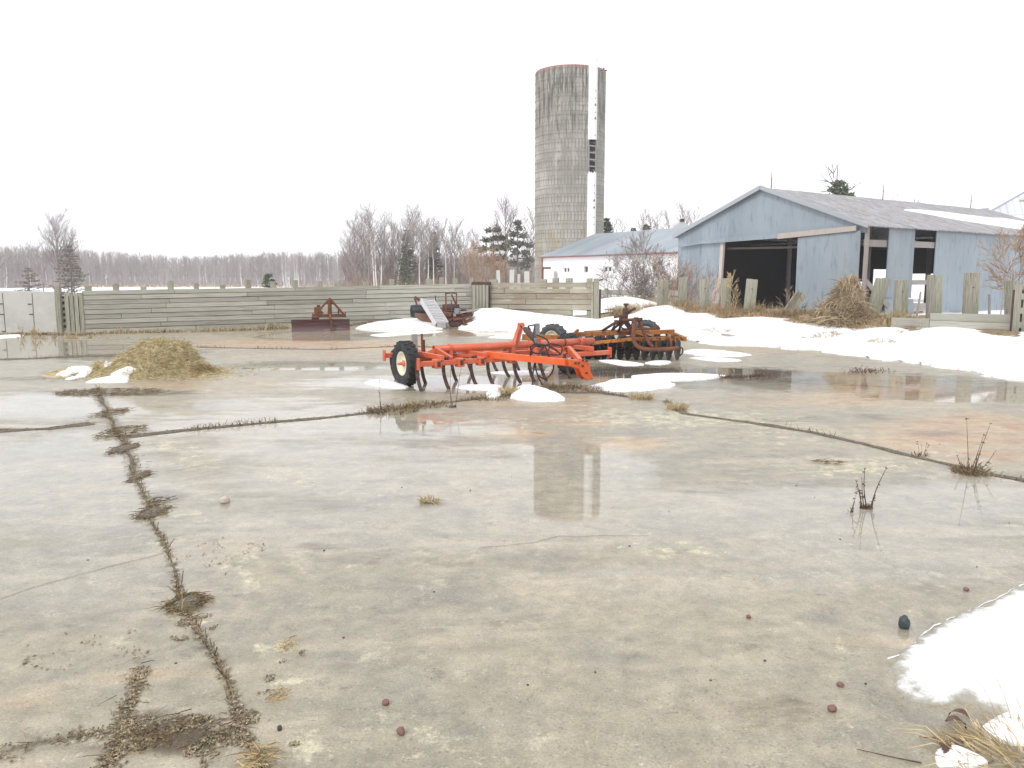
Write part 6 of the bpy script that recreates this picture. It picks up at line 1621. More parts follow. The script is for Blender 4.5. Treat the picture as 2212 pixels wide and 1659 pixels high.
def snow_on_hay(poly, label, th=.05):
    """snow lens draped over the hay: polygon in pixels, dropped onto the pile surface"""
    def hit(px, py):
        d = ray(px, py); o_ = Vector((0, 0, H)); t = (hc.y - 1.4) / d.y
        while t < (hc.y + 1.2) / d.y:
            p = o_ + d * t; h = max(0, hay_h(p.x, p.y)) + gf(p.x, p.y)
            if p.z <= h: return Vector((p.x, p.y, h))
            t += .02
        return p
    P = [hit(*q) for q in poly]; c0 = hit(sum(q[0] for q in poly) / len(poly), sum(q[1] for q in poly) / len(poly))
    ring = []
    for i in range(len(P)):
        for k in range(6):
            q = P[i].lerp(P[(i + 1) % len(P)], k / 6); q.x += .025 * mnoise.noise((q.x * 7, q.y * 7, 2)); q.y += .02 * mnoise.noise((q.x * 7, q.y * 7, 8)); ring.append(q)
    V = []; n_ = len(ring); V.append(Vector((c0.x, c0.y, max(0, hay_h(c0.x, c0.y)) + gf(c0.x, c0.y) + th)))
    rr_ = (.2, .4, .6, .78, .9, .97, 1)
    for r in rr_:
        for q in ring:
            x, y = c0.x + (q.x - c0.x) * r, c0.y + (q.y - c0.y) * r
            V.append(Vector((x, y, max(0, hay_h(x, y)) + gf(x, y) + (th * (1 - r ** 4) + .012 if r < 1 else -.03))))
    F = [(0, 1 + k, 1 + (k + 1) % n_) for k in range(n_)]
    for j in range(len(rr_) - 1):
        for k in range(n_): F.append((1 + j * n_ + k, 1 + (j + 1) * n_ + k, 1 + (j + 1) * n_ + (k + 1) % n_, 1 + j * n_ + (k + 1) % n_))
    mb = MB(); mb.add([v - c0 for v in V], F); ob = mb.build('snow_patch', M['snow'], smooth=True); ob.location = c0
    tag(ob, label, 'snow patch')
snow_on_hay([(185, 829), (215, 822), (235, 817), (262, 803), (290, 795), (298, 800), (280, 815), (278, 826), (245, 831), (205, 835)], 'broad snow tongue lying on the front left foot of the hay pile', .06)
snow_on_hay([(120, 812), (140, 803), (170, 797), (203, 793), (200, 801), (170, 808), (140, 814)], 'pointed snow patch at the far left end of the hay pile')
snow_on_hay([(222, 798), (240, 781), (262, 762), (268, 758), (255, 778), (240, 792)], 'thin snow streak climbing the left slope of the hay pile', .035)
snow_on_hay([(140, 820), (175, 808), (200, 802), (190, 812), (160, 820)], 'narrow snow streak between the two larger patches left of the hay pile', .03)
# ---------------------------------------------------------------- trees and bushes
def grow(mb, p, d, ln, r, lev, maxl, rs, up=.12, wob=.18, nch=(5, 5, 4), ang=(35, 55), seg=4, lratio=.55, start=.25):
    pts = [p]; rad = [r]; q = p.copy(); dd = d.copy()
    for k in range(seg):
        dd = (dd + Vector((rs.uniform(-wob, wob), rs.uniform(-wob, wob), rs.uniform(-wob, wob) * .5 + up * (1 if lev else .3)))).normalized()
        q = q + dd * (ln / seg); pts.append(q.copy()); rad.append(r * (1 - .8 * (k + 1) / seg))
    mb.tube(pts, rad, 5 if lev == 0 else 3, caps=False)
    if lev >= maxl: return pts
    n = nch[min(lev, len(nch) - 1)]
    for k in range(n):
        t = start + (1 - start) * (k + rs.random()) / n
        f = t * seg; i = min(seg - 1, int(f)); b = pts[i].lerp(pts[i + 1], f - i); ax = (pts[i + 1] - pts[i]).normalized()
        a = R(rs.uniform(*ang)); az = rs.uniform(0, 6.28) if lev == 0 else rs.uniform(0, 6.28)
        o1 = ax.orthogonal().normalized(); o2 = ax.cross(o1); sd = o1 * math.cos(az) + o2 * math.sin(az)
        nd = (ax * math.cos(a) + sd * math.sin(a)).normalized()
        grow(mb, b, nd, ln * lratio * (1.15 - .7 * t) * rs.uniform(.7, 1.25), max(.008 if lev > 1 else .011, r * .55 * (1 - .5 * t)), lev + 1, maxl, rs, up, wob * 1.1, nch, ang, max(2, seg - 1), lratio, .2)
    return pts
def bare_tree(label, px, Y, top, seed, bark='bark', twig='bark', nch=(22, 8, 5), ang=(28, 50), lratio=.36, rr=.012, lean=0, group=None, start=.3, up=.12, trunks=1, maxl=3, name='bare_tree', wob=.1, cat='tree', base_py=None, rtw=1):
    rtw = rtw * (1.5 if Y > 85 and maxl == 3 else 1)
    rs = random.Random(seed); b = at(px, 600, Y); zg = gf(b.x, Y) if base_py is None else at(px, base_py, Y).z
    loc = Vector((b.x, Y, zg - .05)); ht = at(px, top, Y).z - zg
    o = thing(name, label, cat, loc, 0, group)
    tm, cm = MB(), MB()
    for t in range(trunks):
        r0 = ht * rr; h = ht * (1 - .1 * t); ln = lean + (rs.uniform(-.14, .14) if trunks > 1 else rs.uniform(-.04, .04))
        d = Vector((ln, rs.uniform(-.08, .08), 1)).normalized(); p = Vector(((t - (trunks - 1) / 2) * .35 * (trunks > 1), rs.uniform(-.2, .2) * (trunks > 1), 0))
        pts = [p]; seg = 9; rad = [r0]; dd = d.copy(); q = p.copy()
        for k in range(seg):
            dd = (dd + Vector((rs.uniform(-wob, wob) * .6 - ln * .04, rs.uniform(-wob, wob) * .6, .12))).normalized(); q = q + dd * h / seg * 1.0; pts.append(q.copy()); rad.append(r0 * (1 - .93 * (k + 1) / seg))
        sc = ht * (1 - .1 * t) / max(.1, pts[-1].z); pts = [Vector((v.x, v.y, v.z * sc)) for v in pts]
        tm.tube(pts, rad, 6, caps=False)
        n = nch[0] // (1 if trunks == 1 else 2) + 3
        for k in range(n):
            tt = start + (1 - start) * ((k + rs.random()) / n); f = tt * seg; i = min(seg - 1, int(f)); bb = pts[i].lerp(pts[i + 1], f - i); ax = (pts[i + 1] - pts[i]).normalized()
            a = R(rs.uniform(*ang)); az = rs.uniform(0, 6.28); nd = (ax * math.cos(a) + Vector((math.cos(az), math.sin(az), 0)) * math.sin(a)).normalized()
            grow(cm, bb, nd, ht * lratio * (1.1 - .62 * (tt - start) / (1 - start)) * rs.uniform(.7, 1.2), max(.012, r0 * .42 * (1 - .6 * tt)) * rtw, 1, maxl, rs, up, .16, nch, (25, 48), 4, .5)
    tm.build('trunk', M[bark], o); cm.build('crown', M[twig], o)
    return o
def conifer(label, px, Y, top, seed, wpx, mt='needles', start=.08, name='conifer', dens=1.0, group=None, droop=.15, ragged=.3, base_py=None, bare_top=0):
    rs = random.Random(seed); b = at(px, 600, Y); zg = gf(b.x, Y) if base_py is None else at(px, base_py, Y).z; ht = at(px, top, Y).z - zg; W = wpx / FPX * Y / 2
    o = thing(name, label, 'tree', (b.x, Y, zg - .05), 0, group)
    tm = MB(); tm.tube([(0, 0, 0), (rs.uniform(-.1, .1), 0, ht * .5), (0, 0, ht)], [ht * .018, ht * .011, .02], 6, caps=False); tm.build('trunk', M['barkdark'], o)
    cm = MB(); nlev = max(8, int(ht * 4.5))
    for k in range(nlev):
        t = start + (1 - start) * (k + rs.random()) / nlev; z = ht * t; Lr = W * (1 - t) ** .75 / (1 - start) ** .75 * 1.0
        nb = int(7 * dens) + 1
        for j in range(nb):
            az = rs.uniform(0, 6.28); L_ = Lr * rs.uniform(1 - ragged, 1 + ragged * .6) + .1
            d = Vector((math.cos(az), math.sin(az), rs.uniform(-droop, .25)))
            p0 = Vector((0, 0, z)); p1 = p0 + d * L_; cm.tube([p0, p0.lerp(p1, .6) + Vector((0, 0, -.03)), p1], [.03, .02, .01], 3, caps=False)
            nn = int(15 * dens * L_ + 6)
            for q in range(nn):
                s_ = (rs.random()) ** .6; p = p0.lerp(p1, s_); v = Vector((d.x + rs.uniform(-.9, .9), d.y + rs.uniform(-.9, .9), rs.uniform(-.25, .6)))
                l2 = rs.uniform(.15, .34) * (.6 + ht * .05); wd2 = l2 * .32; v = v.normalized(); sd = v.orthogonal().normalized(); sd = (Matrix.Rotation(rs.uniform(0, 3.14), 3, v) @ sd)
                cm.add([p - sd * wd2 * .3, p + v * l2 * .5 - sd * wd2, p + v * l2, p + v * l2 * .5 + sd * wd2], [(0, 1, 2, 3)], rs.random())
    cm.build('crown', M[mt], o)
    return o
def pine(label, px, Y, top, seed, clumps, mt='needleb', rr=.016, bends=(0, 0), base_py=None, name='pine_tree'):
    """clumps: (dx px, py, rx px, ry px) foliage masses on limbs from the trunk"""
    rs = random.Random(seed); b = at(px, 600, Y); zg = gf(b.x, Y); loc = Vector((b.x, Y, zg - .05)); ht = at(px, top, Y).z - zg
    o = thing(name, label, 'tree', loc)
    tm = MB(); tp = [(0, 0, 0), (bends[0] * .5, 0, ht * .4), (bends[0], .1, ht * .7), (bends[1], 0, ht)]; tp = spline(tp, 4); tm.tube(tp, [ht * rr * (1 - .85 * i / (len(tp) - 1)) for i in range(len(tp))], 7, caps=False)
    cm = MB()
    for (dx, py, rx, ry) in clumps:
        c = at(px + dx, py, Y) - loc; RX, RY = rx / FPX * Y, ry / FPX * Y
        zt_ = max(.2, c.z - RX * .6); f = min(1, zt_ / ht) * (len(tp) - 1); i = min(len(tp) - 2, int(f)); b0 = tp[i].lerp(tp[i + 1], f - i)
        tm.tube([b0, b0.lerp(c, .5) + Vector((0, rs.uniform(-.2, .2), .1)), c], [.07, .05, .02], 4, caps=False)
        yy0 = rs.uniform(-.6, .6)
        n = int(60 + 260 * RX * RY)
        for k in range(n):
            u = Vector((rs.gauss(0, .42), rs.gauss(0, .42), rs.gauss(0, .42)))
            p = c + Vector((u.x * RX, u.y * max(RX, .5) + yy0, u.z * RY)); v = Vector((rs.uniform(-1, 1), rs.uniform(-1, 1), rs.uniform(-.1, 1))).normalized()
            l2 = rs.uniform(.22, .5); wd2 = l2 * .26; sd = v.orthogonal().normalized(); sd = Matrix.Rotation(rs.uniform(0, 3.14), 3, v) @ sd
            cm.add([p - sd * wd2 * .3, p + v * l2 * .5 - sd * wd2, p + v * l2, p + v * l2 * .5 + sd * wd2], [(0, 1, 2, 3)], rs.random())
    tm.build('trunk', M['barkdark'], o); cm.build('crown', M[mt], o)
    return o

# far woods beyond the snowy field: a mass nobody could count
prof_x = [-200, 0, 100, 200, 300, 400, 500, 600, 730, 900, 1200]; prof_y = [524, 527, 531, 536, 545, 552, 548, 543, 541, 545, 548]
fw_, fb_ = MB(), MB(); rs = random.Random(5)
for i in range(2700):
    px = rs.uniform(-260, 1200); Y = rs.uniform(225, 330) * (.86 if px < 120 else 1); b = at(px, 600, Y); zg = gf(b.x, Y)
    ty = float(np.interp(px + rs.uniform(-12, 12), prof_x, prof_y)) + 3.5 * mnoise.noise((px * .03, 0, 0)) * 2
    ht = (at(px, ty, Y).z - zg) * rs.choice((rs.uniform(.80, 1.0), rs.uniform(.55, .98)))
    birch = rs.random() < .13; mb = fb_ if birch else fw_; r0 = rs.uniform(.07, .13) * (1.15 if birch else 1.2)
    p0 = Vector((b.x, Y, zg)); lx = rs.uniform(-.05, .05) * ht
    p1 = p0 + Vector((lx, 0, ht * (.72 if birch else .95)))
    mb.tube([p0, p0.lerp(p1, .5) + Vector((rs.uniform(-.25, .25), 0, 0)), p1], [r0, r0 * .7, .03], 3, caps=False, rv=rs.random())
    V = []; F = []
    for k in range(30):
        t = rs.uniform(.25, 1); q = p0.lerp(p1, t) if not birch else p0.lerp(p0 + Vector((lx, 0, ht * .95)), t); l2 = rs.uniform(1.2, 3.2) * (1.2 - .6 * t); az = rs.uniform(0, 6.28)
        d = Vector((math.cos(az) * .55, math.sin(az) * .55, rs.uniform(.5, 1.1))).normalized() * l2
        n_ = len(V); w_ = rs.uniform(.035, .07); V += [q + Vector((-w_, 0, 0)), q + Vector((w_, 0, 0)), q + d + Vector((rs.uniform(-.1, .1), 0, 0))]; F.append((n_, n_ + 1, n_ + 2))
        if k % 2: V += [q + d * .5 + Vector((-w_ * .6, 0, 0)), q + d * .5 + Vector((w_ * .6, 0, 0)), q + d * .6 + Vector((rs.uniform(-.8, .8), 0, l2 * .4))]; F.append((n_ + 3, n_ + 4, n_ + 5))
    fw_.add(V, F, rs.random())
for i in range(9500):   # brush at the wood's edge and within it
    px = rs.uniform(-260, 1200); Y = rs.uniform(222, 300) * (.86 if px < 120 else 1); b = at(px, 600, Y); zg = gf(b.x, Y); h = rs.uniform(.8, 5.5); q = Vector((b.x, Y, zg)); w_ = .07
    d = Vector((rs.uniform(-.35, .35), rs.uniform(-.3, .3), 1)) * h; fw_.add([q + Vector((-w_, 0, 0)), q + Vector((w_, 0, 0)), q + d], [(0, 1, 2)])
tag(fw_.build('far_woods', M['bark']), kind='stuff'); tag(fb_.build('far_birch_trunks', M['birch']), kind='stuff')

# left side
bare_tree('tall leafless tree with a narrow fan-shaped top at the left, beside the dark conifer', 128, 108, 484, 11, 'bark', 'bark', (44, 10, 6), (22, 55), .50, .014, start=.22, maxl=3)
bare_tree('broad leafless tree cut by the left edge of the picture', -18, 100, 500, 12, 'bark', 'bark', (26, 9, 6), (30, 60), .5, .016, start=.15)
bare_tree('low leafless tree left of the tall fan-topped one', 92, 118, 532, 13, 'bark', 'bark', (20, 8, 5), (30, 60), .5, .014, start=.12)
bare_tree('reddish leafless tree just right of the tall fan-topped one', 158, 112, 515, 14, 'bark', 'redtwig', (24, 8, 5), (25, 50), .42, .012, start=.15)
conifer('dark browning conifer at the foot of the tall leafless tree on the left', 153, 104, 528, 15, 66, 'needler', .04, ragged=.8, dens=.7)
conifer('small dark conifer below the left leafless trees', 62, 112, 576, 16, 60, 'needler', .02, ragged=.8, dens=.6)
conifer('small round green conifer alone above the long plank wall', 581, 62, 589, 17, 26, 'needles', .0, ragged=.3, base_py=622)
for k, px in enumerate((614, 619, 633, 637, 643, 648)):
    pass
bare_tree('clump of thin white birches left in the far wood, leaning outward', 617, 205, 552, 18, 'birch', 'bark', (12, 5, 3), (20, 35), .22, .011, trunks=3, maxl=2, start=.4)
bare_tree('clump of thin white birches in the far wood, right of the other birch clump', 640, 205, 550, 19, 'birch', 'redtwig', (12, 5, 3), (20, 35), .22, .010, trunks=4, maxl=2, start=.4)

# the grove left of the silo
G = [
 ('three-stemmed white birch, brightest in the grove left of the silo', 816, 98, 455, 21, dict(bark='birch', trunks=3, nch=(26, 8, 5), start=.3, rr=.011)),
 ('leaning pale tree at the left end of the grove', 772, 102, 478, 22, dict(bark='bark', lean=-.12, nch=(24, 8, 5), start=.3)),
 ('slender twin-stemmed pale tree second from the left end of the grove', 792, 100, 468, 23, dict(bark='bark', trunks=2, nch=(22, 8, 5), start=.32)),
 ('crooked white birch just left of the green conifer in the grove', 857, 100, 472, 24, dict(bark='birch', nch=(22, 7, 5), start=.4, lean=-.06, wob=.22)),
 ('tall thin white birch rising highest behind the green conifer', 890, 104, 458, 25, dict(bark='birch', nch=(22, 7, 5), start=.45, wob=.14)),
 ('short white birch in the middle of the grove', 905, 96, 500, 26, dict(bark='birch', nch=(16, 7, 4), start=.5)),
 ('white birch leaning right before the second conifer of the grove', 922, 97, 485, 27, dict(bark='birch', nch=(18, 7, 4), start=.45, lean=.10)),
 ('thin birch leaning right, right of the second conifer of the grove', 936, 96, 500, 28, dict(bark='birch', nch=(16, 6, 4), start=.5, lean=.12)),
 ('thin white birch halfway between the second conifer and the tan willow', 964, 98, 492, 29, dict(bark='birch', nch=(18, 7, 4), start=.45)),
 ('white birch with a fine twiggy top left of the tan willow', 981, 100, 486, 30, dict(bark='birch', nch=(20, 7, 5), start=.4)),
 ('tallest leafless tree beside the silo, its fan of limbs above the pines', 1094, 92, 452, 31, dict(bark='barkdark', nch=(26, 9, 6), start=.45, ang=(25, 48), lratio=.4)),
 ('leafless tree pressed against the left edge of the silo', 1148, 95, 472, 32, dict(bark='bark', nch=(24, 8, 5), start=.35)),
]
for lab, px, Y, top, sd_, kw in G: bare_tree(lab, px, Y, top, sd_, **kw)
ORD = 'first second third fourth fifth sixth seventh eighth ninth tenth eleventh twelfth thirteenth fourteenth fifteenth sixteenth seventeenth eighteenth nineteenth twentieth twenty-first twenty-second twenty-third'.split()
gl = 'bare grey tree without leaves, one of those filling the grove left of the silo'
for k, (px, Y, top) in enumerate([(745, 112, 520), (757, 108, 505), (770, 114, 490), (784, 110, 480), (800, 108, 472), (826, 108, 470), (838, 112, 482), (848, 107, 492), (868, 112, 488), (878, 108, 484), (897, 112, 480), (912, 108, 492), (929, 112, 484), (946, 108, 500), (957, 112, 495), (972, 108, 504), (994, 106, 512), (1008, 104, 512), (1022, 108, 505), (1033, 104, 515), (1062, 106, 500), (1078, 102, 505), (1132, 104, 500)]):
    bare_tree('bare grey tree, ' + ORD[k] + ' from the left among those filling the grove', px, Y, top, 100 + k, nch=(22, 8, 5), twig='redtwig' if k % 3 == 1 else 'bark', start=.12, group='bare trees filling the grove', lean=rnd.uniform(-.06, .06), lratio=.34)
conifer('tall dark green conifer in the middle of the grove, half hidden by birches', 880, 101, 497, 41, 46, 'needleb', .1, dens=.8, ragged=.5)
conifer('bright green ragged conifer lower left of the tall dark one in the grove', 873, 95, 532, 42, 30, 'needles', .1, dens=.8, ragged=.6)
conifer('second dark conifer of the grove, halfway to the tan willow', 938, 103, 502, 43, 40, 'needleb', .25, dens=.8, ragged=.5)
conifer('very low green conifer at the foot of the grove', 875, 88, 600, 44, 30, 'needles', 0, dens=.8)
pine('wide layered pine left of the tall leafless tree beside the silo', 1066, 90, 492, 45, [(-12, 500, 6, 5), (8, 498, 7, 6), (-18, 520, 9, 6), (4, 516, 12, 7), (20, 515, 10, 6), (-24, 540, 12, 8), (0, 538, 14, 9), (22, 536, 13, 9), (-10, 562, 16, 10), (18, 560, 16, 10), (10, 585, 18, 10)], 'needler')
pine('taller dark pine just left of the silo', 1118, 88, 478, 46, [(0, 484, 6, 6), (4, 496, 9, 7), (-8, 508, 10, 7), (10, 512, 10, 6), (-14, 525, 12, 7), (8, 528, 14, 7), (26, 532, 9, 6), (-6, 545, 14, 8), (16, 548, 14, 7), (26, 562, 10, 8), (-10, 570, 14, 8), (12, 575, 16, 9)], 'needleb')
bare_tree('big tan many-stemmed willow bush behind the corner of the plank walls', 1046, 62, 532, 47, 'tantwig', 'tantwig', (14, 8, 5), (20, 60), .62, .010, start=.02, up=.05, trunks=7, maxl=3, name='willow_bush', cat='bush', wob=.2, base_py=622, rtw=.8)
fu_ = MB(); rs = random.Random(9)
for i in range(9500):
    px = rs.uniform(728, 1156); Y = rs.uniform(98, 118); b = at(px, 600, Y); zg = gf(b.x, Y); h = rs.uniform(.6, 3.6) * (1 if px > 760 else .6); q = Vector((b.x, Y, zg)); d = Vector((rs.uniform(-.5, .5), rs.uniform(-.4, .4), 1)) * h; w_ = .026
    fu_.add([q + Vector((-w_, 0, 0)), q + Vector((w_, 0, 0)), q + d * .6 + Vector((w_ * .6, 0, 0)), q + d * .6 - Vector((w_ * .6, 0, 0)), q + d + Vector((rs.uniform(-.2, .2), 0, 0))], [(0, 1, 2, 3), (3, 2, 4)])
tag(fu_.build('grove_undergrowth', M['redtwig']), kind='stuff')

# behind the silo and the buildings
conifer('dark pine peeping out behind the right edge of the silo', 1308, 86, 470, 51, 46, 'needles', .3, dens=1.2, ragged=.4)
conifer('small pine top showing over the white building roof', 1394, 95, 484, 52, 34, 'needleb', .3, dens=1.0)
conifer('smallest pine top showing over the white building roof, nearer the silo', 1366, 99, 492, 53, 22, 'needleb', .3, dens=1.0)
bl = 'leafless tree top showing over the long white building roof'
for k, (px, Y, top) in enumerate([(1332, 110, 490), (1345, 105, 480), (1378, 108, 474), (1412, 104, 478), (1430, 108, 468), (1446, 104, 470), (1462, 108, 458), (1478, 106, 455), (1491, 108, 462)]):
    bare_tree(bl + ', ' + ORD[k] + ' from the silo', px, Y, top, 200 + k, nch=(20, 7, 5), twig='redtwig' if k % 2 else 'bark', start=.3, group='leafless trees behind the white building', lratio=.3)
bare_tree('faint leafless tree top over the shed ridge, left of the last lightning rod', 1928, 105, 428, 61, nch=(18, 6, 4), start=.4, lratio=.2, rtw=.7)
bare_tree('faint leafless tree top over the shed ridge, right of its neighbour', 1950, 112, 432, 62, nch=(18, 6, 4), start=.4, lratio=.2, rtw=.7)
p_ = pine('broken-topped pine with sparse foliage rising behind the shed ridge', 1800, 76, 352, 63, [(6, 398, 10, 7), (16, 404, 12, 8), (26, 412, 10, 6), (-4, 412, 9, 6), (10, 422, 14, 8), (30, 424, 12, 6), (2, 436, 16, 8), (24, 436, 14, 8)], 'needles', .013, (-.15, -.1))
cm = MB(); rs = random.Random(4); o_ = p_.location
for (px0, py0, px1, py1) in ((1800, 395, 1782, 350), (1801, 385, 1803, 346), (1799, 375, 1785, 362), (1800, 400, 1772, 378), (1802, 398, 1762, 385), (1815, 420, 1864, 402), (1815, 424, 1850, 408), (1798, 412, 1768, 412), (1802, 372, 1812, 358), (1800, 410, 1775, 398)):
    a, b2 = at(px0, py0, 76) - o_, at(px1, py1, 76) - o_; grow(cm, a, (b2 - a).normalized(), (b2 - a).length, .05, 2, 3, rs, .02, .22, (5, 5, 5), (25, 50), 5)
cm.build('dead_limbs', M['barkdark'], p_)

# bushes close to the buildings
bare_tree('large leafless bush in front of the white building beside the shed corner', 1432, 38.5, 498, 71, 'bark', 'bark', (12, 8, 6), (15, 50), .5, .006, start=.03, up=.08, trunks=9, maxl=3, name='bush', cat='bush', wob=.16, base_py=690, rtw=.8)
bare_tree('low spreading leafless bush left of the large one before the white building', 1385, 37, 560, 72, 'bark', 'bark', (12, 8, 6), (30, 70), .6, .006, start=.02, up=.02, trunks=8, maxl=3, name='bush', cat='bush', wob=.25, base_py=680, rtw=.8)
bare_tree('thin brown bush in front of the shed left panel', 1490, 33, 545, 73, 'bark', 'tantwig', (10, 7, 5), (15, 45), .45, .005, start=.05, up=.08, trunks=6, maxl=2, name='bush', cat='bush', wob=.2, base_py=690, rtw=.7)
bare_tree('pale twiggy bush overhanging the slotted boards at the right edge', 2225, 24.0, 500, 74, 'tantwig', 'tantwig', (12, 8, 6), (25, 70), .55, .006, start=.1, up=.02, trunks=6, maxl=3, name='bush', cat='bush', wob=.25, base_py=680, rtw=.6)
bare_tree('fine reddish brush in front of the shed sliding door', 1770, 27.5, 625, 75, 'redtwig', 'redtwig', (10, 7, 5), (20, 60), .5, .005, start=.05, up=.05, trunks=8, maxl=2, name='bush', cat='bush', wob=.25, base_py=700, rtw=.6)
bare_tree('feathery dry weed standing in the dark shed doorway beside the pale post', 1588, 29.4, 592, 76, 'straw', 'straw', (16, 7, 4), (20, 40), .36, .008, start=.1, up=.04, maxl=2, name='tall_weed', cat='weed', base_py=690, rtw=.9)
bare_tree('short dry weed left of the feathery one at the shed doorway', 1563, 29.2, 592, 77, 'straw', 'straw', (8, 5, 3), (15, 30), .2, .008, start=.6, maxl=2, name='tall_weed', cat='weed', base_py=690, rtw=.9)
bare_tree('tan dead shrub growing in the corner puddle before the boarded gate', 168, 24.6, 706, 78, 'straw', 'straw', (14, 8, 5), (12, 45), .5, .007, start=.02, up=.06, trunks=12, maxl=2, name='shrub', cat='shrub', wob=.25, base_py=750, rtw=.6)

# ---------------------------------------------------------------- dry grass
def grass_band(px_pts, Yoff, n, h0, h1, mt, jitter=.3, wd=.012, lean=.5):
    """tufts along a ground line given in pixels; one mass"""
    st = MB(); W = [Vector(q) if len(q) == 3 else gp(*q) for q in px_pts]
    segs = [(a, b2, (b2 - a).length) for a, b2 in zip(W[:-1], W[1:])]; tot = sum(s_[2] for s_ in segs)
    for k in range(n):
        s_ = rnd.random() * tot
        for a, b2, l in segs:
            if s_ <= l: break
            s_ -= l
        p = a.lerp(b2, s_ / l); x = p.x + rnd.gauss(0, jitter); y = p.y + rnd.gauss(0, jitter) + Yoff
        m_ = .35 + 1.1 * max(0, .5 + mnoise.noise((x * 1.4, y * 1.4, 3)))
        st.blade((x, y, gf(x, y)), (rnd.uniform(-lean, lean), rnd.uniform(-lean, lean), 1), rnd.uniform(h0, h1) * m_, wd, rnd.uniform(.3, 1.3))
    return tag(st.build('dry_grass', M[mt]), kind='stuff')
grass_band([(183, 721), (400, 717), (573, 712), (752, 704), (860, 694)], -.06, 2600, .04, .24, 'darkgrass', .09)
grass_band([(183, 722), (400, 718), (573, 713), (752, 705)], -.10, 500, .15, .40, 'straw', .08)
grass_band([(-30, 722), (60, 722), (140, 722), (200, 724)], -.25, 1500, .03, .12, 'darkgrass', .25)
grass_band([(-1.2, 31.2, 0), (1.2, 30.8, 0), (3.2, 30.2, 0)], -.1, 700, .12, .42, 'grass', .12)
grass_band([(4.0, 31.6, 0), (4.9, 31.6, 0)], 0, 800, .4, .95, 'straw', .22)
grass_band([(5.2, 32.6, 0), (7.4, 30.6, 0), (8.8, 28.6, 0)], .1, 2600, .15, .6, 'grass', .35)
grass_band([(7.0, 29.4, 0), (8.0, 28.6, 0), (9.0, 27.6, 0)], -.2, 1800, .08, .32, 'grass', .35)
grass_band([(9.0, 28.2, 0), (10.4, 26.8, 0), (11.6, 25.6, 0)], -.1, 2600, .12, .5, 'grass', .35)
grass_band([(10.9, 25.2, 0), (12.2, 24.2, 0)], 0, 1500, .15, .55, 'straw', .3)
grass_band([(12.0, 24.6, 0), (12.7, 23.8, 0)], .2, 500, .15, .5, 'grass', .2)
grass_band([(1530, 815), (1600, 816), (1660, 814)], 0, 120, .03, .12, 'weed', .1)
grass_band([(1840, 806), (1870, 804), (1900, 800)], 0, 140, .03, .12, 'weed', .15)
grass_band([(5.6, 33.2, 0), (8.6, 29.2, 0), (12.0, 25.2, 0)], -.1, 5200, .06, .34, 'grass', .45)
grass_band([(7.2, 29.8, 0), (9.2, 27.2, 0), (11.4, 25.0, 0)], -.4, 2200, .05, .2, 'grass', .4)
grass_band([(8.6, 27.0, 0), (9.8, 25.8, 0)], -.2, 420, .08, .25, 'grass', .25)
grass_band([(5.4, 37, 0), (9.0, 34, 0)], 0, 1200, .3, .9, 'grass', .5)
# golden field edge and reeds beyond the walls
for (x0, x1, Y, n, h0, h1, mt) in ((-60, 200, 40, 2200, .5, 1.35, 'grass'), (40, 200, 34, 900, .5, 1.5, 'grass'), (730, 1010, 64, 1700, .8, 2.2, 'straw'), (690, 1010, 80, 1500, .6, 1.6, 'grass'), (1000, 1160, 48, 1400, .6, 1.6, 'grass'), (560, 740, 90, 900, .5, 1.4, 'grass'), (-100, 1100, 210, 2600, .5, 1.6, 'grass')):
    a, b2 = at(x0, 600, Y), at(x1, 600, Y); grass_band([(a.x, Y, 0), (b2.x, Y, 0)], 0, n, h0, h1, mt, Y * .02, .03 if Y < 100 else .12, .3)

def tuft(label, px, py, n, h, rad, mt='straw', wd=.008, lean=.9, name='grass_tuft', cat='grass tuft', bend=1.0):
    c = gp(px, py); mb = MB()
    for k in range(n):
        a = rnd.uniform(0, 6.28); r = rad * math.sqrt(rnd.random()); x, y = r * math.cos(a), r * math.sin(a)
        mb.blade((x, y, gf(c.x + x, c.y + y) - c.z), (math.cos(a) * lean * rnd.random() + x, math.sin(a) * lean * rnd.random() + y, 1), h * rnd.uniform(.45, 1.1), wd, rnd.uniform(.2, 1.4) * bend)
    ob = mb.build(name, M[mt]); ob.location = c
    return tag(ob, label, cat)
tuft('pale dry grass tuft beside the smooth snow mound under the cultivator', 1098, 853, 260, .24, .13)
tuft('dark low grass tuft on the joint left of the pale tuft', 1060, 861, 200, .10, .3, 'darkgrass')
tuft('long shaggy grass tuft on the slab joint below the near cultivator tyre', 850, 888, 420, .14, .35, 'darkgrass', lean=1.2)
tuft('low grass tuft on the joint between the shaggy tuft and the snow mound', 925, 876, 260, .11, .3, 'darkgrass', lean=1.2)
tuft('spiky tan grass tuft right of the broad snow patch', 1386, 861, 240, .16, .18)
tuft('trailing tan grass tuft where the right joint begins', 1462, 884, 180, .16, .14)
tuft('brown grass tuft among the snow at the left of the broad snow patch', 1278, 843, 160, .13, .16, 'grass')
tuft('sodden brown grass clump round the foot of the prop timber', 1205, 843, 260, .12, .32, 'darkgrass')
tuft('brown grass hummock poking through the big snow bank', 1907, 742, 520, .26, .32, 'grass', lean=1.6)
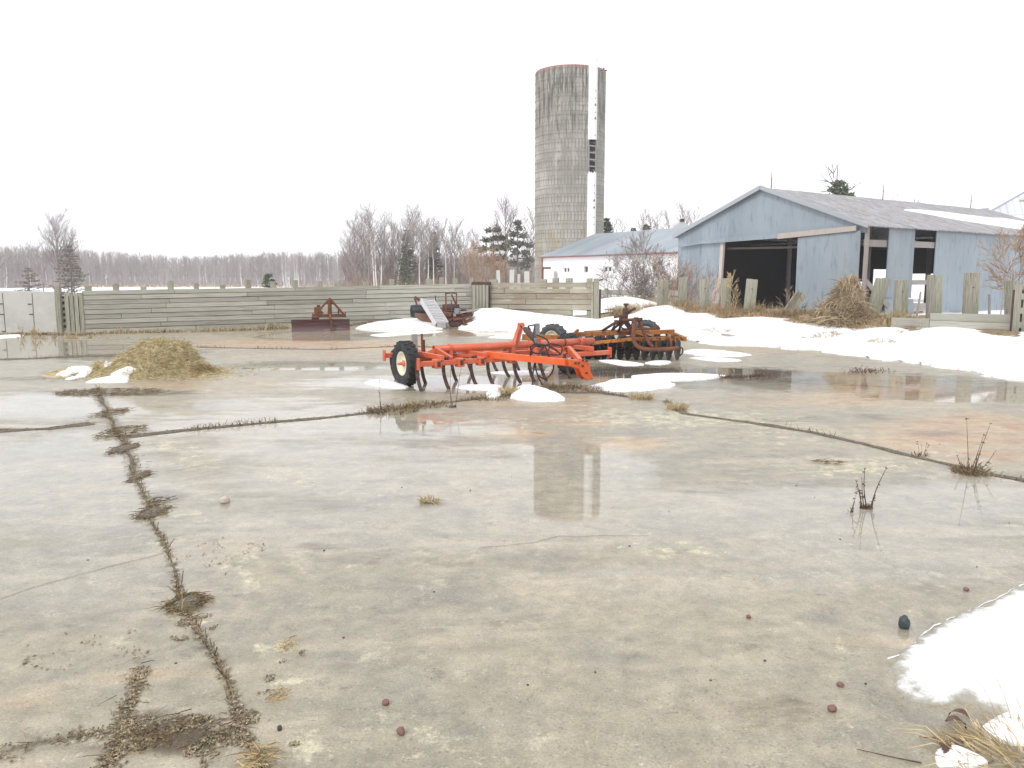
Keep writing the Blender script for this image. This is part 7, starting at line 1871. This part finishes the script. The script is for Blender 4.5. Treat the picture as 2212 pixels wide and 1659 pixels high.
for (px, py, n, rad, lab) in ((1512, 712, 260, .45, 'matted brown grass clump on the snow bank below the two left posts'), (1555, 709, 300, .5, 'matted brown grass clump on the snow bank left of the shed doorway posts'), (1648, 713, 300, .55, 'wide low grass clump on the snow bank under the doorway post'), (1705, 706, 300, .5, 'brown grass clump round the foot of the short leaning post'), (1790, 722, 260, .4, 'brown grass clump left of the foot of the vine heap'), (1880, 712, 360, .5, 'tan grass clump round the foot of the tall leaning green post'), (1745, 733, 90, .14, 'small grass sprig in the middle of the snow bank'), (1620, 739, 120, .2, 'dark grass wisp low on the snow bank right of the harrow'), (1496, 722, 140, .3, 'thin grass clump where the snow bank meets the harrow'), (1925, 722, 200, .3, 'dry grass clump at the left end of the low plank wall')):
    tuft(lab, px, py, n, .2, rad, 'grass' if n > 130 else 'darkgrass', lean=1.8)
tuft('small grass clump at the front of the snow bank below the posts', 1745, 706, 260, .22, .3, 'grass', lean=1.6)
tuft('tiny flattened straw tuft alone on the open concrete', 928, 1084, 120, .10, .06, lean=2.5, wd=.006)
tuft('dark sodden grass at the base of the tall thin weeds on the right joint', 2098, 1022, 260, .12, .16, 'darkgrass', .006)
def stalks(label, px, py, tips, r0=.006, base=80, basew=.05, leaves=6, mt='weed'):
    """a few woody dead stems with twigs and curled leaves"""
    c = gp(px, py); mb = MB()
    for (tx, ty, bx) in tips:
        b = gp(bx, py); t = at(tx, ty, c.y + rnd.uniform(-.04, .04)); m_ = b.lerp(t, .5) + Vector((rnd.uniform(-.012, .012), rnd.uniform(-.02, .02), 0))
        P = [p - c for p in spline([b, m_, t], 5)]; mb.tube(P, [r0 * (1 - .75 * i / (len(P) - 1)) for i in range(len(P))], 5, caps=False)
        for k in range(leaves):
            q = P[rnd.randint(3, len(P) - 1)]; mb.blade(q, (rnd.uniform(-1, 1), rnd.uniform(-1, 1), rnd.uniform(-.9, .8)), rnd.uniform(.015, .045), .010, 1.2)
        for k in range(5): mb.blade(P[-1], (rnd.uniform(-1, 1), rnd.uniform(-1, 1), rnd.uniform(.2, 1)), .018, .006, .5)
    for k in range(base):
        a = rnd.uniform(0, 6.28); r = basew * math.sqrt(rnd.random()); mb.blade((r * math.cos(a), r * math.sin(a), 0), (rnd.uniform(-.5, .5), rnd.uniform(-.5, .5), 1), rnd.uniform(.02, .07), .006, .5)
    ob = mb.build('dead_weed', M[mt]); ob.location = c
    return tag(ob, label, 'weed')
stalks('dark three-stemmed dead weed standing alone in the wet concrete', 1871, 1098, [(1850, 1040, 1862), (1868, 1014, 1872), (1914, 1012, 1880), (1856, 1060, 1858), (1890, 1072, 1884), (1862, 1034, 1866)])
stalks('tall thin reddish weed stems on the joint at the right', 2100, 1022, [(2088, 905, 2092), (2125, 940, 2096), (2140, 915, 2104), (2068, 985, 2086), (2110, 985, 2102), (2150, 975, 2110), (2120, 1000, 2104)], .005, 160, .12)
stalks('thin leaning stick weed left of the dark three-stemmed weed', 1838, 1106, [(1846, 1078, 1838), (1850, 1066, 1839)], .003, 12, .02, 1)
stalks('short thin weed sprigs on the right joint before the tall weed stems', 1985, 985, [(1982, 955, 1984), (1990, 962, 1988), (2002, 958, 1996), (2006, 962, 2000)], .003, 40, .1, 2)
stalks('pair of tall thin weed stalks below the cultivator shanks', 976, 880, [(973, 800, 975), (996, 795, 984), (972, 850, 977)], .006, 60, .07, 2)
stalks('single thin seed-headed stalk left of the near cultivator tyre', 823, 890, [(820, 822, 822), (818, 845, 824)], .005, 30, .05, 3)
stalks('slender stalks beside the puddle in front of the long snow sliver', 1403, 826, [(1402, 785, 1402), (1398, 806, 1400), (1440, 808, 1438)], .005, 20, .1, 2)
stalks('thin dark twigs poking from the water right of the long snow sliver', 1660, 812, [(1655, 796, 1657), (1664, 800, 1662), (1640, 806, 1642), (1648, 802, 1646)], .006, 0, .35, 1)
stalks('dark twiggy debris at the edge of the big snow bank', 1850, 806, [(1862, 790, 1856), (1840, 794, 1842), (1874, 792, 1868), (1890, 794, 1880)], .006, 0, .5, 1)
stalks('pale straight straws beside the cultivator hitch', 1300, 838, [(1302, 790, 1300), (1296, 808, 1294), (1318, 822, 1316)], .004, 20, .1, 1, 'straw')
# little twigs at the puddle line
grass_band([(1530, 815), (1590, 815), (1650, 812)], 0, 160, .02, .09, 'weed', .04)
grass_band([(1150, 842), (1240, 838), (1290, 842)], 0, 500, .04, .16, 'darkgrass', .08)
# foreground clump at the lower right corner
c = gp(2190, 1640); mb = MB()
for k in range(520):
    a = rnd.uniform(0, 6.28); r = .26 * math.sqrt(rnd.random()); x, y = r * math.cos(a) * 1.1 + .06, r * math.sin(a) * .8
    mb.blade((x, y, .0), (math.cos(a) * 1.3 + rnd.uniform(-.6, .4), math.sin(a) + rnd.uniform(-.3, .5), rnd.uniform(.25, 1)), rnd.uniform(.06, .24), .0045, rnd.uniform(.5, 1.9))
ob = mb.build('grass_clump', M['straw']); ob.location = c; tag(ob, 'tangled dry grass clump at the bottom right corner', 'grass clump')
for k, (pts, lab) in enumerate((([(2190, 1640), (2130, 1500), (2075, 1415), (2040, 1380)], 'long fine grass stem arching left over the foreground snow'), ([(2200, 1620), (2170, 1510), (2130, 1430), (2085, 1370)], 'long fine grass stem crossing the middle of the foreground snow'),
    ([(2215, 1560), (2180, 1480), (2140, 1420)], 'fine grass stem at the right edge of the foreground snow'), ([(1990, 1652), (1930, 1640), (1850, 1622)], 'long brown twig lying left of the dry grass clump'), ([(2080, 1615), (2030, 1600), (1985, 1596)], 'short dark twig above the long brown one at the bottom right'),
    ([(2150, 1620), (2110, 1600), (2050, 1572)], 'thick tan stem lying on the slush at the bottom right'))):
    fine = k < 3; P = []
    for i, q in enumerate(pts):
        v = gp(*q); v = v.lerp(Vector((0, 0, H)), (.10 + .0 * i) * (i / (len(pts) - 1)) if fine else 0); P.append(v + Vector((0, 0, .008)))
    o0 = P[0].copy(); mb = MB(); S_ = [p - o0 for p in spline(P, 6)]; mb.tube(S_, [(.0016 if fine else .0035) * (1 - .6 * i / (len(S_) - 1)) for i in range(len(S_))], 5)
    ob = mb.build('long_grass' if fine else 'twig', M['straw'] if fine or k == 5 else M['weed']); ob.location = o0; tag(ob, lab, 'grass' if fine else 'twig')
# curled leaves in the clump
for k, (px, py) in enumerate(((2060, 1575), (2040, 1635), (2075, 1560))):
    c = gp(px, py); mb = MB(); n_ = 10
    for i in range(n_):
        a0, a1 = i / n_ * 2.4, (i + 1) / n_ * 2.4; w_ = .018 * math.sin(math.pi * (i + .5) / n_) + .004
        p = Vector((.05 * math.cos(a0), 0, .05 * math.sin(a0))); q = Vector((.05 * math.cos(a1), 0, .05 * math.sin(a1))); mb.add([p + Vector((0, -w_, 0)), q + Vector((0, -w_, 0)), q + Vector((0, w_, 0)), p + Vector((0, w_, 0))], [(0, 1, 2, 3)])
    ob = mb.build('dead_leaf', M['weed']); ob.location = c; ob.rotation_euler = (0, 0, k * 1.1); tag(ob, ('curled brown leaf above the snow remnant at the bottom right', 'curled brown leaf beside the lowest twig at the bottom right', 'small brown leaf at the edge of the foreground snow')[k], 'leaf')

# heap of dead vines beside the shed corner
c = gp(1832, 702); c.y += .5; hh = at(1838, 600, c.y).z - gf(c.x, c.y)
def vh(x, y):
    a = max(0, 1 - math.hypot((x - .16) / .55, y / .6) ** 2.6) ** .6 * hh; b2 = max(0, 1 - math.hypot((x + .25) / .95, y / .8) ** 1.5) * hh * .50; d2 = max(0, 1 - math.hypot((x - .5) / .8, y / .8) ** 1.5) * hh * .34
    return max(a, b2, d2) * (1 + .30 * mnoise.noise((x * 3.2, y * 3.2, 2)) + .12 * mnoise.noise((x * 9, y * 9, 5)))
mb = MB(); V = []; F = []
gx_ = np.arange(-1.6, 1.6, .08); gy_ = np.arange(-1, 1, .08)
for y in gy_:
    for x in gx_: V.append((x, y, vh(x, y) - .05 + gf(c.x + x, c.y + y) - c.z))
n_ = len(gx_)
F = [(j * n_ + i, j * n_ + i + 1, (j + 1) * n_ + i + 1, (j + 1) * n_ + i) for j in range(len(gy_) - 1) for i in range(n_ - 1) if V[j * n_ + i][2] > -.03 + gf(c.x, c.y) - c.z]
mb.add(V, F, .1)
for k in range(5200):
    x, y = rnd.gauss(.0, .55), rnd.uniform(-.85, .7); h = vh(x, y) * rnd.uniform(.3, 1.03)
    if h < .03: continue
    e = .08; gx, gy = (vh(x + e, y) - h) / e, (vh(x, y + e) - h) / e
    d = Vector((-gx * .3 + rnd.uniform(-.7, .7), -gy * .3 + rnd.uniform(-.7, .7), rnd.uniform(-1.2, .7)))
    mb.blade((x, y, h + gf(c.x + x, c.y + y) - c.z), d, rnd.uniform(.15, .5), .016, rnd.uniform(.3, 1.5))
for k in range(150):
    x, y = rnd.uniform(-.9, .9), rnd.uniform(-.6, .5); P = [Vector((x + rnd.uniform(-.2, .2) * i, y - .1, vh(x, y) * (1 - i * .28) + .12 * math.sin(i * 1.6 + k) + .05)) for i in range(4)]
    mb.tube(spline(P, 3), .012, 3, caps=False, rv=.7 + .3 * rnd.random())
ob = mb.build('vine_heap', M['vine']); ob.location = (c.x, c.y, c.z); tag(ob, 'tall heap of dead tangled vines between the leaning posts', 'vine heap')
a, b2 = at(1783, 668, 28), at(1820, 622, 28); a.z = gf(a.x, 28); mb = MB(); mb.beam((0, 0, -.1), b2 - Vector((a.x, a.y, a.z)), .3, .06, up=(0, -1, 0)); ob = mb.build('leaning_plank', M['plankb']); ob.location = a; tag(ob, 'dark plank leaning behind the vine heap against the sliding door', 'plank')

# ---------------------------------------------------------------- stones
def stone(label, px, py, sx, sz, mt, seed, cat='stone', name='stone', group=None):
    c = gp(px, py); bm = bmesh.new(); bmesh.ops.create_icosphere(bm, subdivisions=3, radius=1)
    for v in bm.verts:
        k = 1 + .22 * mnoise.noise((v.co.x * 1.2 + seed, v.co.y * 1.2, v.co.z * 1.2)) + .05 * mnoise.noise((v.co.x * 5 + seed, v.co.y * 5, v.co.z * 5))
        q = v.co * k; q = Vector((round(q.x * 2.2) / 2.2 * .35 + q.x * .65, round(q.y * 2.2) / 2.2 * .35 + q.y * .65, q.z)); v.co = Vector((q.x * sx, q.y * sx * .9, (q.z + .75) * sz * .57))
    me = bpy.data.meshes.new(name); bm.to_mesh(me); bm.free(); me.materials.append(M[mt]); me.polygons.foreach_set('use_smooth', [True] * len(me.polygons))
    at_ = me.attributes.new('rnd', 'FLOAT', 'FACE'); at_.data.foreach_set('value', np.full(len(me.polygons), rnd.random(), np.float32))
    ob = bpy.data.objects.new(name, me); col.objects.link(ob); ob.location = c; ob.rotation_euler = (0, 0, seed)
    return tag(ob, label, cat, group)
import bmesh
stone('large rounded dark slate rock near the foreground snow', 1953, 1356, .032, .070, 'rockb', 1)
stone('reddish angular stone in the middle foreground near the bottom', 866, 1586, .019, .032, 'rock', 2)
stone('smaller grey pink stone above the reddish angular one', 833, 1522, .017, .026, 'rock', 3)
stone('flat reddish stone left of the foreground snow patch', 1797, 1535, .022, .026, 'rock', 4)
stone('small brown stone up and right of the flat reddish one', 1815, 1482, .017, .020, 'rock', 5)
stone('small red stone near the top end of the foreground snow edge', 2087, 1276, .016, .022, 'rock', 6)
stone('whitish round stone on the wet concrete left of centre', 486, 1086, .042, .058, 'rockw', 7)
stone('round black pebble near the bottom beside the joint', 604, 1577, .011, .020, 'pebble', 8)
stone('red brown pebble left of the foreground snow, below the slate rock height', 1617, 1335, .014, .020, 'rock', 9)
pl_ = 'tiny dark pebble lying loose on the wet concrete yard'
for k, (px, py) in enumerate(((938, 1279), (1286, 1453), (380, 1433), (1016, 1060), (1105, 1030), (868, 1053), (1720, 1050), (1445, 1105), (1760, 1075), (2110, 1225), (742, 1378), (1652, 1428), (1360, 1180), (1815, 1165), (1535, 1470), (1870, 1478), (700, 1190), (2030, 960), (190, 1210), (1140, 1480), (2050, 1470), (2180, 1130))):
    stone(pl_, px, py, rnd.uniform(.004, .008), rnd.uniform(.004, .010), 'pebble', 20 + k, 'pebble', 'pebble', 'tiny pebbles on the concrete')

# ---------------------------------------------------------------- air
hz = MB(); hz.box((60, 240, 30), (900, 560, 72))
m, nt, b = new_mat('pale winter haze')
nt.nodes.remove(b)
pv = nt.nodes.new('ShaderNodeVolumePrincipled'); pv.inputs['Density'].default_value = .0007; pv.inputs['Color'].default_value = (.93, .94, 1, 1); pv.inputs['Anisotropy'].default_value = 0
nt.links.new(pv.outputs[0], nt.nodes['Material Output'].inputs['Volume'])
ob = hz.build('haze', m); tag(ob, kind='stuff')
